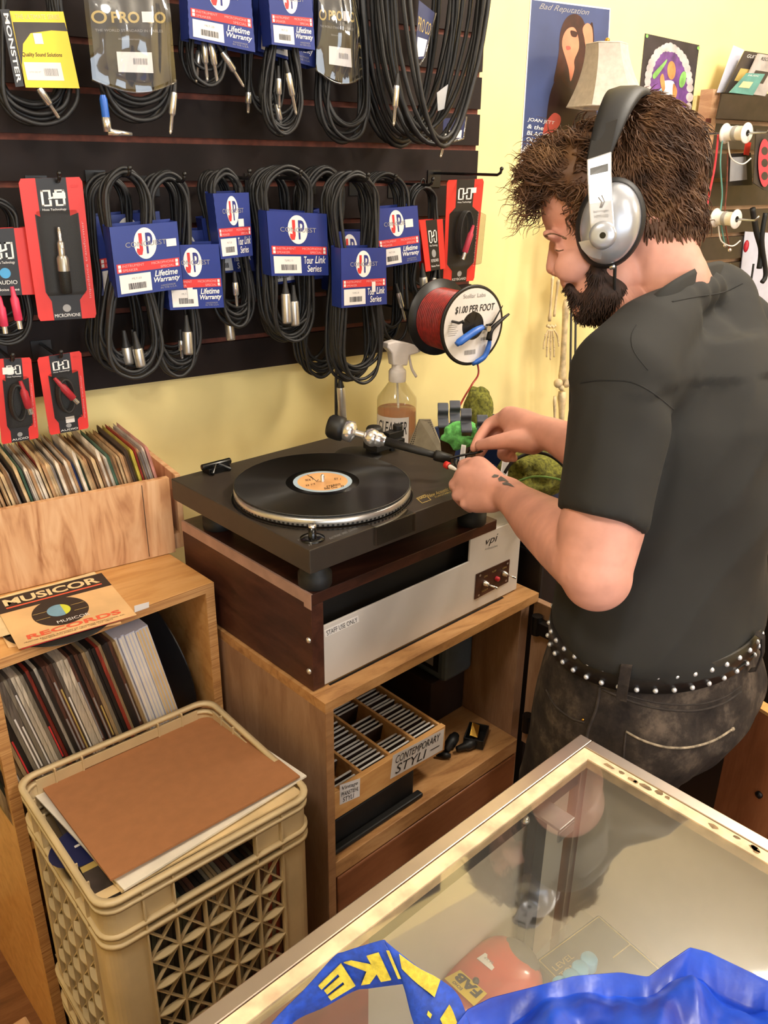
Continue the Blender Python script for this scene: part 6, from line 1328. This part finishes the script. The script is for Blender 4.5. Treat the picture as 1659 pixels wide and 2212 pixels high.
# near hand: a loose fist seen from its back, thumb and forefinger gripping the lead
chain(b, [(WRL, .0275), (dp(1068, 1060, 1.325), .029), (dp(1040, 1045, 1.345), .031), (dp(1012, 1036, 1.36), .026)], 14)
chain(b, [(dp(1060, 1045, 1.335), .026), (dp(1032, 1016, 1.36), .024)], 12); chain(b, [(dp(1062, 1076, 1.32), .024), (dp(1030, 1078, 1.34), .023)], 12)
fing([(1024, 1008, 1.36), (1000, 1008, 1.375), (1000, 1020, 1.40), (1018, 1026, 1.415)], [.0125, .0105, .0092, .008])        # forefinger
fing([(1010, 1034, 1.355), (982, 1046, 1.365), (988, 1062, 1.39), (1010, 1060, 1.405)], [.0125, .0108, .0095, .0082])
fing([(1012, 1056, 1.345), (988, 1070, 1.355), (998, 1084, 1.38), (1018, 1078, 1.395)], [.012, .0105, .0092, .008])
fing([(1022, 1078, 1.335), (1004, 1088, 1.34), (1016, 1098, 1.365), (1034, 1090, 1.38)], [.011, .0095, .0085, .0075])
fing([(1062, 1030, 1.345), (1036, 1006, 1.37), (1014, 1000, 1.39), (998, 1003, 1.402)], [.016, .0125, .0105, .0085])           # thumb
# far hand: bent forefinger and straight thumb pinching, other fingers curled under
chain(b, [(WRR, .029), (dp(1160, 932, 1.41), .029), (dp(1125, 918, 1.44), .029), (dp(1102, 905, 1.455), .023)], 14)
chain(b, [(dp(1150, 950, 1.41), .026), (dp(1115, 945, 1.435), .025)], 12)
fing([(1094, 900, 1.46), (1058, 915, 1.47), (1036, 944, 1.46), (1024, 968, 1.45)], [.0135, .0112, .0098, .0082])               # forefinger
fing([(1102, 910, 1.475), (1070, 930, 1.49), (1048, 962, 1.48), (1036, 984, 1.465)], [.013, .0112, .0098, .008])
fing([(1112, 925, 1.475), (1090, 955, 1.49), (1084, 982, 1.475), (1094, 990, 1.455)], [.0125, .011, .0096, .0084])
fing([(1124, 935, 1.465), (1106, 965, 1.475), (1102, 986, 1.46), (1110, 990, 1.445)], [.0115, .01, .0088, .0078])
fing([(1150, 952, 1.40), (1108, 950, 1.405), (1066, 956, 1.415), (1036, 962, 1.43)], [.021, .0165, .0125, .0095])                # thumb
body_v, body_f = organic(b, .003, 9)
base = Fw(.78, -1.10, .0)
man = thing('person', base, 'bearded man in a black t-shirt, jeans and studded belt working on the turntable', 'person')
m = MB('skin'); m.add(body_v, body_f, True); obj('body', m, man)
bv = bvh_of(body_v, body_f)
def decal(bv_, m, pts, off=.0006):
    q = [hit(bv_, x, y, off) for x, y in pts]; q = [p for p in q if p]
    if len(q) > 2: c_ = sum(q, V()) / len(q); m.add([c_] + q, [(0, i, i % len(q) + 1) for i in range(1, len(q) + 1)])
def trace(bv_, m, pts, r, off=.0, sub=8, n=6, flat=1):
    P_ = cr([V((x, y, 0)) for x, y in pts], sub, False); q = [hit(bv_, p.x, p.y, off) for p in P_]; q = [p for p in q if p]
    if len(q) > 1: m.tube(q, r, n, flat=flat)
m = MB('tattoo_ink')
for pts in (((1062, 1030), (1068, 1025), (1078, 1027), (1076, 1031), (1066, 1032)), ((1076, 1034), (1082, 1029), (1092, 1035), (1100, 1042), (1088, 1039), (1078, 1040)), ((1085, 1044), (1094, 1041), (1104, 1046), (1112, 1053), (1098, 1049), (1088, 1048))): decal(bv, m, pts)
obj('tattoo', m, man, label='grey tattoo on the wrist')
m = MB('hair'); trace(bv, m, ((1177, 510), (1190, 505), (1206, 508), (1224, 516)), .002, -.0012); trace(bv, m, ((1201, 540), (1208, 542), (1217, 540)), .0009, 0)
obj('eyebrow', m, man)
m = MB('lip'); trace(bv, m, ((1223, 619), (1230, 620), (1240, 623)), .0022, -.0006); obj('lips', m, man)
# ---- t-shirt ----
def fold(v, n):
    f_ = Fi(v); q = noise.noise(V((f_.x * 7 + f_.z * 5, f_.y * 7, f_.z * 3.2 + 2))) * .009 + (.5 - abs(noise.noise(V((f_.x * 9 - f_.z * 7, f_.y * 9, f_.z * 4.5))))) * .013 - .006 + noise.noise(V((f_.x * 20 - f_.z * 9, f_.y * 15, f_.z * 8))) * .002
    return q * (1 if f_.z < 1.33 else .35)
s = MB('shirt')
s.loft([fring(.775, -1.125, .962, .192, .1445, (0, .14)), fring(.775, -1.125, .985, .193, .144, (0, .08))] + [fring(cx, cy, z, a, bb) for z, cx, cy, a, bb in TOR[2:]])
for t_ in range(24): s.ball(collar(2 * PI * t_ / 24, .98, -.022), .028, 20, 14)
chain(s, [(collar(PI / 2, .9, -.035), .045), (lerp(collar(PI / 2, .9, -.035), SHL, .5) + UZ * .012, .056), (SHL + UZ * .004, .07)], 14)
chain(s, [(collar(-PI / 2, .9, -.04), .055), (SHR, .075)], 14); chain(s, [(collar(0, .9, -.05), .07), (Fw(.885, -1.11, 1.27), .095)], 14); chain(s, [(Fw(.86, -1.07, 1.3), .09), (SHL, .068)], 14); chain(s, [(Fw(.85, -1.07, 1.3), .1), (SHR, .072)], 14)
e0, e1 = dp(1202, 1100, 1.03), dp(1392, 1164, 1.035); ec = (e0 + e1) / 2; ex = (e1 - e0) / 2; ad = (ec - SHL).normalized(); ad = (ad - ex.normalized() * ad.dot(ex.normalized())).normalized(); ey = ad.cross(ex.normalized()) * .066
def sring(c_, kx, ky): return [c_ + ex * (math.cos(2 * PI * i / 32) * kx) + ey * (math.sin(2 * PI * i / 32) * ky) for i in range(32)]
s.ball(dp(1545, 712, 1.2), .052, 24, 16)
s.loft([sring(SHL + UZ * .01, .9, .95), sring(lerp(SHL, ec, .3) + ex * .02, 1.12, 1.1), sring(lerp(SHL, ec, .65) + ex * .02, 1.1, 1.1), sring(lerp(SHL, ec, .9), 1.04, 1.06), sring(ec, 1, 1.04)])
chain(s, [(SHR, .07), (lerp(SHR, ELR, .55), .066)], 12)
sv, sf = organic(s, .0065, 7, .5, fold); sb = bvh_of(sv, sf)
bo_me = bpy.data.objects['body'].data                # the back stays inside the cloth
for v in bo_me.vertices:
    w_ = v.co + base; f_ = Fi(w_)
    if .96 < f_.z < 1.43 and f_.x > .72 and ((w_ - cC).length > .075 or f_.z < cC.z - .03 or (f_.z < 1.415 and f_.y < -1.08)):
        q = sb.find_nearest(w_)
        if q[0] is not None and (w_ - q[0]).dot(q[1]) > -.004 and (w_ - q[0]).length < .03: v.co = q[0] - q[1] * .005 - base
m = MB('shirt'); m.add(sv, sf, True); sh = obj('t_shirt', m, man)
m = MB('shirt')
for k0, k1, u0, u1 in ((1.0, .985, -.012, .010),):
    rings = [[collar(2 * PI * i / 48, q, w) for i in range(48)] for q, w in ((1.2, -.02), (1.14, .004), (1.06, .013), (.99, .014), (.96, .006), (.95, -.02))]; m.loft(rings, False)
obj('collar', m, sh)
plain('seam_dark', (22, 21, 20), .9)
m = MB('seam_dark'); trace(sb, m, ((1253, 828), (1290, 822), (1350, 823), (1385, 834), (1420, 856), (1455, 885)), .0013, -.0004, n=5); trace(sb, m, ((1376, 700), (1364, 726), (1370, 760), (1400, 800)), .0010, -.0004, n=5); trace(sb, m, ((1452, 652), (1500, 642), (1560, 632), (1604, 612)), .0012, -.0003, n=5); obj('seams', m, sh)
# ---- jeans, belt, shoes ----
j = MB('denim')
j.loft([fring(*r) for r in ((.775, -1.125, .965, .176, .129), (.775, -1.125, .93, .18, .133), (.775, -1.127, .88, .19, .147), (.775, -1.128, .83, .193, .155), (.775, -1.115, .78, .19, .145), (.776, -1.10, .74, .185, .12))])
j.ball(Fw(.69, -1.165, .84), .105, 18, 12, (.95, 1, 1)); j.ball(Fw(.86, -1.165, .84), .105, 18, 12, (.95, 1, 1))
for x_, kx in ((.686, .69), (.866, .872)):
    chain(j, [(Fw(x_, -1.105, .80), .1), (Fw(x_, -1.085, .68), .094), (Fw(kx, -1.06, .47), .07), (Fw(kx, -1.085, .3), .064), (Fw(kx, -1.10, .08), .056)], 14)
def jfold(v, n): f_ = Fi(v); return noise.noise(V((f_.x * 9, f_.y * 9, f_.z * 12))) * .0035 + noise.noise(V((f_.x * 26, f_.y * 26, f_.z * 20))) * .0012
jv, jf = organic(j, .006, 6, .5, jfold); jb = bvh_of(jv, jf)
m = MB('denim'); m.add(jv, jf, True); je = obj('jeans', m, man)
m = MB('denim_seam')
trace(jb, m, ((1296, 1484), (1288, 1530), (1270, 1580), (1262, 1640), (1255, 1700)), .0022, .0); trace(jb, m, ((1300, 1488), (1350, 1510), (1420, 1530), (1500, 1535), (1560, 1520), (1600, 1494)), .0018, 0); trace(jb, m, ((1302, 1478), (1350, 1500), (1420, 1518), (1500, 1522), (1560, 1508), (1600, 1482)), .0012, 0)
trace(jb, m, ((1180, 1490), (1200, 1525), (1235, 1552), (1262, 1560)), .0016, 0); trace(jb, m, ((1352, 1582), (1348, 1620), (1346, 1680)), .0014, 0)
m.mat('denim_thread'); trace(jb, m, ((1352, 1580), (1390, 1600), (1440, 1614), (1490, 1614), (1540, 1600), (1580, 1576)), .0018, .0004); trace(jb, m, ((1580, 1576), (1584, 1574)), .003, 0)
m.mat('gold'); q = hit(jb, 1260, 1554); m.ball(q, .0022, 8, 6); obj('seams', m, je)
def bring(s_, z): return fring(.775, -1.125, z, .181 * s_, .134 * s_, n=96)
m = MB('belt_black'); m.loft([bring(1.0, .937), bring(1.022, .938), bring(1.03, .957), bring(1.022, .976), bring(1.0, .977)], False); be = obj('belt', m, man, label='black leather belt with silver studs')
m = MB('silver_light')
for z in (.944, .9655):
    for i in range(40):
        if i % 20 == 14: continue
        t_ = 2 * PI * (i + .3) / 40; m.ball(Fw(.775 + .1862 * math.cos(t_), -1.125 + .138 * math.sin(t_), z), .0046, 10, 6, (.8, .8, .8))
obj('studs', m, be)
for px, py in ((1346, 1470), (1614, 1424)):
    q = hit(jb, px, py + 34, 0) or hit(jb, px - 12, py + 34, 0); m = MB('denim'); f_ = Fi(q); a = math.atan2((f_.y + 1.125) / .138, (f_.x - .775) / .186); dr = V((math.cos(a), math.sin(a), 0)); 
    P_ = [Fw(.775 + (.186 + o) * math.cos(a), -1.125 + (.138 + o) * math.sin(a), z) for z, o in ((.925, .0), (.93, .008), (.957, .011), (.982, .007), (.985, -.002))]; tg_ = (Fw(-math.sin(a), math.cos(a), 0)).normalized()
    m.loft([[p - tg_ * .007, p + tg_ * .007, p + tg_ * .007 + Fw(dr.x, dr.y, 0) * .0025, p - tg_ * .007 + Fw(dr.x, dr.y, 0) * .0025] for p in P_], True, False); obj('belt_loop', m, je, bevel=.0008)
for x_ in (.69, .872):
    m = MB('shoe'); m.loft([[Fw(x_ + a * w, -1.03 + y_, z) for a, y_ in [(math.cos(2 * PI * i / 24), .15 * math.sin(2 * PI * i / 24) - .01) for i in range(24)]] for z, w in ((.001, .048), (.02, .052), (.05, .048), (.075, .036))]); obj('shoe', m, man)
# ---- hair and beard ----
hm = MB('hair')
hball(hm, 1376, 392, 126, 156, .081, 0, -.25); hball(hm, 1270, 372, 84, 82, .0745, 0, .2); hball(hm, 1205, 385, 52, 62, .056, 0, .3); hball(hm, 1440, 440, 68, 88, .07, 0, .35); hball(hm, 1436, 462, 70, 56, .068, 0, .1); hball(hm, 1246, 410, 44, 48, .0755, 0, .3); hball(hm, 1266, 466, 21, 50, .078, 0, .1)
def hb(v, n): return noise.noise(v * 34) * .006 + noise.noise(v * 90) * .0025
hv, hf = organic(hm, .0045, 3, .5, hb); hbv = bvh_of(hv, hf)
m = MB('hair'); m.add(hv, hf, True)
R = random.Random(17)
def px_of(p):
    d = p - CAM; z = d.dot(FWD); return 829.5 + d.dot(rt) / z * FPX, 1106 - d.dot(up) / z * FPX
ns = hbv
from mathutils import Quaternion
step = max(1, len(hv) // 9500); idx = list(range(0, len(hv), step)); R.shuffle(idx)
nrm = {}
for f in hf:
    n_ = (hv[f[1]] - hv[f[0]]).cross(hv[f[2]] - hv[f[0]]).normalized()
    for i in f: nrm.setdefault(i, n_)
cen = H(1350, 420)
for i in idx:
    p, n_ = hv[i], nrm[i]; x, y = px_of(p)
    if n_.dot(HN) < -.55: continue
    nl = bv.find_nearest(p)
    if nl[0] is not None and (p - nl[0]).dot(nl[1]) < (.001 if x < 1262 and y > 395 else -.006): continue
    lat_ = (p - cen).dot(HN)
    front = x < 1235; curl = 1 if x < 1262 else .35
    sw = noise.noise(p * 22) * 1.1; flow = (HR * sw + HU * noise.noise(p * 22 + V((5, 5, 5))) * .5 + HR * (-.9 if front else (.25 + (x - 1300) / 300)) + HU * (-.55 if x > 1290 else (.1 if y < 380 else -.5)) + n_ * (.38 if front else .2)).normalized()
    flow = (flow - n_ * (flow.dot(n_) - (.3 if front else .16))).normalized()
    L = R.uniform(.024, .044) * (.55 if y > 400 else 1) if front else R.uniform(.022, .038)
    if y > 470 and x > 1380: flow = (HU * -.9 + HR * .35 + n_ * .15).normalized(); L = R.uniform(.02, .034)
    q = p - n_ * .003; k = 7; pts = []; ph = R.uniform(0, 6.3); cr_ = R.uniform(.003, .0075) * curl; sd = flow.cross(n_).normalized(); w = R.uniform(1.0, 1.9)
    for a in range(k):
        u = a / (k - 1); pts.append(q + flow * (L * u) + sd * (cr_ * math.sin(ph + u * 5 * w)) + n_ * (.004 * math.sin(PI * u) + cr_ * .7 * (math.cos(ph + u * 5 * w) - math.cos(ph)) - .003 * u * u * (0 if front else 1.4)))
    r0 = R.uniform(.0007, .0015) if not front else R.uniform(.0005, .0012)
    m.tube(pts, [r0 * (.8, 1, 1, .9, .75, .5, .12)[a] for a in range(k)], 4, caps=False)
for i in range(230):                                # loose front curls
    x0, y0 = R.choice([(1165, 350), (1150, 385), (1140, 420), (1150, 445), (1185, 320), (1160, 410), (1170, 440)]); p = H(x0 + R.uniform(-10, 26), y0 + R.uniform(-22, 22), R.uniform(-.045, .045)); ph = R.uniform(0, 6.3); L = R.uniform(.02, .05); d_ = (HR * R.uniform(-1, -.2) + HU * R.uniform(-1.0, .25)).normalized(); cr_ = R.uniform(.002, .006); s2 = d_.cross(HN).normalized()
    pts = [p + d_ * (L * a / 9) + s2 * (cr_ * math.sin(ph + a * .9)) + HN * (cr_ * math.cos(ph + a * .9)) for a in range(10)]; m.tube(pts, [.0009 * (1 - a / 11) for a in range(10)], 4, caps=False)
for i in range(120):                                # nape
    x0, y0 = R.uniform(1395, 1500), R.uniform(470, 505); q = hit(bv, x0, y0, .001)
    if q is None: continue
    d_ = (HU * -1 + HR * R.uniform(-.1, .5)).normalized(); L = R.uniform(.015, .034); m.tube([q + d_ * (L * a / 5) + HN * (.003 * math.sin(a)) * .5 + HN * .003 for a in range(6)], [.0018 * (1 - a / 5.5) for a in range(6)], 5, caps=False)
obj('hair', m, man, label='curly brown hair')
bm_ = MB('beard_base')
hball(bm_, 1300, 634, 60, 58, .0565, 0, .1); hball(bm_, 1272, 664, 29, 27, .036); hball(bm_, 1326, 634, 36, 54, .0575, 0, .1); hball(bm_, 1290, 590, 32, 52, .0625, 0, .15); hball(bm_, 1238, 622, 24, 8, .034, 0, -.75, 16); hball(bm_, 1254, 640, 22, 20, .035, 0, -.3)
bvv, bff = organic(bm_, .004, 4, .5, lambda v, n: noise.noise(v * 60) * .002)
m = MB('beard_base'); m.add(bvv, bff, True); nr = {}
for f in bff:
    n_ = (bvv[f[1]] - bvv[f[0]]).cross(bvv[f[2]] - bvv[f[0]]).normalized()
    for i in f: nr.setdefault(i, n_)
for i in range(0, len(bvv), max(1, len(bvv) // 3000)):
    p, n_ = bvv[i], nr[i]
    if n_.dot(HN) < -.6: continue
    d_ = (HU * -1 + HR * R.uniform(-.35, .2) + n_ * R.uniform(.1, .45)).normalized(); L = R.uniform(.006, .012); m.tube([p - n_ * .001, p + d_ * (L * .5), p + d_ * L + HR * R.uniform(-.003, .003)], [.0009, .0007, .0002], 4, caps=False)
obj('beard', m, man, label='dark brown beard')
# ---- headphones ----
cc_ = H(1319, 481); hp = thing('headphones', H(1319, 560, .1), 'silver over-ear headphones with a black headband, worn by the bearded man', 'headphones')
def HP_(px, py, lat): return H(1319, 481, lat) + HR * ((px - 1319) * PXM * (1 - lat / HD)) + HU * (-(py - 481) * PXM * (1 - lat / HD))
def cup(sgn):
    def ell(rx, ry, lat, dx=0, dy=0, n=44, rot=.12):
        o = []
        for i in range(n):
            a = 2 * PI * i / n; x, y = rx * math.cos(a), ry * math.sin(a); o.append(HP_(1319 + dx + x * math.cos(rot) - y * math.sin(rot), 481 + dy + x * math.sin(rot) + y * math.cos(rot), sgn * lat))
        return o
    m = MB('pad_black'); m.loft([ell(58, 78, .068), ell(68, 88, .072), ell(72, 93, .082), ell(71, 92, .092), ell(66, 87, .1), ell(62, 84, .102)]); pad = obj('ear_pad', m, hp)
    m = MB('silver_plastic'); m.loft([ell(62, 83, .1015), ell(62, 83, .106), ell(60, 80, .112), ell(54, 72, .119), ell(42, 58, .1255), ell(26, 36, .129), ell(8, 12, .130)]); sh_ = obj('ear_cup', m, hp)
    if sgn > 0:
        m = MB('silver_light'); P0 = [HP_(1306 + r * math.cos(a) * 1.0, 505 + r * math.sin(a) * 1.1, .1275 if r < 40 else .1235) for r, a in [(26, a_) for a_ in [lerp(-.2, PI - .25, i / 10) for i in range(11)]]]
        P1 = [HP_(1306 + 52 * math.cos(a), 503 + 50 * math.sin(a), .1185) for a in [lerp(-.25, PI - .3, i / 10) for i in range(11)]]
        m.add(P0 + P1, [(i, i + 1, 12 + i, 11 + i) for i in range(10)], True); obj('lower_plate', m, hp)
cup(1); cup(-1)
m = MB('silver_light'); Y = [((1260, 353), (1309, 338), .112), ((1264, 390), (1313, 380), .121), ((1271, 440), (1320, 432), .131), ((1277, 480), (1328, 478), .136), ((1283, 505), (1331, 503), .137), ((1293, 522), (1322, 522), .137)]
A_ = [[HP_(*l, z - .004), HP_(*r, z - .004), HP_(*r, z), HP_(*l, z)] for l, r, z in Y]; m.loft(A_, True, False); yk = obj('yoke', m, hp, bevel=.0015)
m = MB('black_gloss'); 
def Yk(u, v, h):
    s_ = v * 5; k = min(int(s_), 4); f_ = s_ - k; l0, r0, z0 = Y[k]; l1, r1, z1 = Y[k + 1]; return HP_(lerp(lerp(l0[0], l1[0], f_), lerp(r0[0], r1[0], f_), u), lerp(lerp(l0[1], l1[1], f_), lerp(r0[1], r1[1], f_), u), lerp(z0, z1, f_) + h)
m.add([Yk(.12, .17, .0006), Yk(.12, .1, .0006), Yk(.86, .1, .0006), Yk(.86, .17, .0006)], [(0, 1, 2, 3)]); m.mat('grey_ink').text('behringer', Yk, .18, .47, .82, .5, .0008); m.text('HPM1000', Yk, .2, .515, .78, .545, .0008)
m.tube([Yk(.42, .36, .001), Yk(.55, .4, .001), Yk(.46, .45, .001)], .0007, 5); m.tube([Yk(.56, .35, .001), Yk(.66, .4, .001), Yk(.52, .45, .001)], .0007, 5); obj('printing', m, yk)
m = MB('silver_plastic').lathe([(.0165, .0), (.0165, .004), (.012, .007), (.006, .0075)], HP_(1306, 503, .1365), HN, 28, True); m.mat('black_gloss').lathe([(.0038, .0077), (0, .0078)], HP_(1306, 503, .1365), HN, 14, False); obj('pivot', m, hp)
# headband over the crown
def bandp(t_, w, h):                                   # t: -1 far side .. 1 near side
    a = t_ * 1.22; lat = .1 * math.sin(a) / math.sin(1.22); top_ = (math.cos(a) - math.cos(1.22)) / (1 - math.cos(1.22)); py_ = lerp(352, 238, top_); pxc = 1330 - 47 * t_ if t_ > 0 else 1330 - 50 * t_
    return HP_(pxc + w - (py_ - 290) * .0, py_, lat) + (HU * math.cos(a) + HN * math.sin(a)) * h
m = MB('pad_black'); rows = []
for i in range(33):
    t_ = lerp(-1, 1, i / 32); wd = lerp(24, 38, max(0, 1 - abs(t_) ** 1.6)); th_ = lerp(.003, .011, max(0, 1 - abs(t_) ** 2)); rows.append([bandp(t_, -wd, .0), bandp(t_, -wd * .8, -.003), bandp(t_, wd * .8, -.003), bandp(t_, wd, .0), bandp(t_, wd * .9, th_ * .7), bandp(t_, wd * .4, th_), bandp(t_, -wd * .4, th_), bandp(t_, -wd * .9, th_ * .7)])
m.loft(rows, True, True); obj('headband', m, hp)
m = MB('stand_black'); 
for sg in (1, -1):
    m = MB('stand_black'); m.loft([[HP_(1262 + 4 * k, 352 - k * 30, sg * (.108 - .012 * k)), HP_(1307 + 4 * k, 338 - k * 30, sg * (.108 - .012 * k)), HP_(1307 + 4 * k, 338 - k * 30, sg * (.102 - .012 * k)), HP_(1262 + 4 * k, 352 - k * 30, sg * (.102 - .012 * k))] for k in range(3)], True, False); obj('slider', m, hp)
m = MB('black_rubber'); m.mat('chrome').tube([HP_(1326, 570, .096), HP_(1337, 567, .097)], .0035, 8); m.mat('black_rubber').tube(cr([HP_(1337, 566, .097), HP_(1339, 600, .09), HP_(1342, 640, .075), HP_(1339, 680, .06), HP_(1330, 712, .05), HP_(1318, 745, .03), HP_(1330, 800, .0)], 8, False), .0022, 8); obj('cord', m, hp)
# ---- the lead being worked on ----
t = thing('phono_lead', dp(1000, 1010, 1.41), 'thin black phono lead with a red plug held between the two hands', 'cable')
m = MB('cast_black').tube(cr([dp(972, 990, 1.45), dp(995, 984, 1.45), dp(1030, 978, 1.45), dp(1042, 974, 1.44)], 6, False), .0022, 8); m.tube(cr([dp(986, 994, 1.44), dp(984, 1004, 1.43), dp(992, 1014, 1.41)], 6, False), .003, 8); obj('cord', m, t)
m = MB('red_card'); d_ = (dp(978, 1010, 1.42) - dp(962, 1002, 1.43)).normalized(); m.lathe([(.0, 0), (.0062, .0), (.0062, .008), (.005, .009)], dp(962, 1003, 1.43), d_, 14, False); m.mat('white_plastic').lathe([(.0035, .009), (.0042, .012), (.003, .022), (.002, .03)], dp(962, 1003, 1.43), d_, 10); obj('plug', m, t, label='red plug with a white sleeve')
m = MB('black_rubber').tube(cr([dp(1090, 1022, 1.5), dp(1110, 995, 1.5), dp(1150, 978, 1.5), dp(1190, 985, 1.48), dp(1225, 1015, 1.46), dp(1260, 1060, 1.45)], 6, False), .003, 8); solo('thin_lead', m, 'black lead looping over the olive cloth beside the far arm', 'cable')
m = MB('poster_green').tube(cr([dp(1105, 1046, 1.52), dp(1150, 1030, 1.5), dp(1200, 1034, 1.48), dp(1230, 1046, 1.46)], 6, False), .002, 8); solo('thin_lead', m, 'thin green lead over the dark blue bin beside the wrist tattoo', 'cable')
for q, lb_ in (((994, 960, 1003, 1000), 'clear grey tag strip standing between the clamp and the near hand'), ((1082, 995, 1096, 1030), 'clear grey tag strip between the two hands')):
    x0, y0, x1, y1 = q; c = Card(dp(x0 + 3, y0, 1.56), dp(x1 + 4, y0 + 2, 1.56), dp(x1, y1, 1.54), dp(x0 - 2, y1 - 2, 1.54)); m = MB(); c.body(m, 'mag_grey', .003); c.bars(m, 'grey_ink', .2, .1, .8, .9, 8); solo('tag_strip', m, lb_, 'tag')
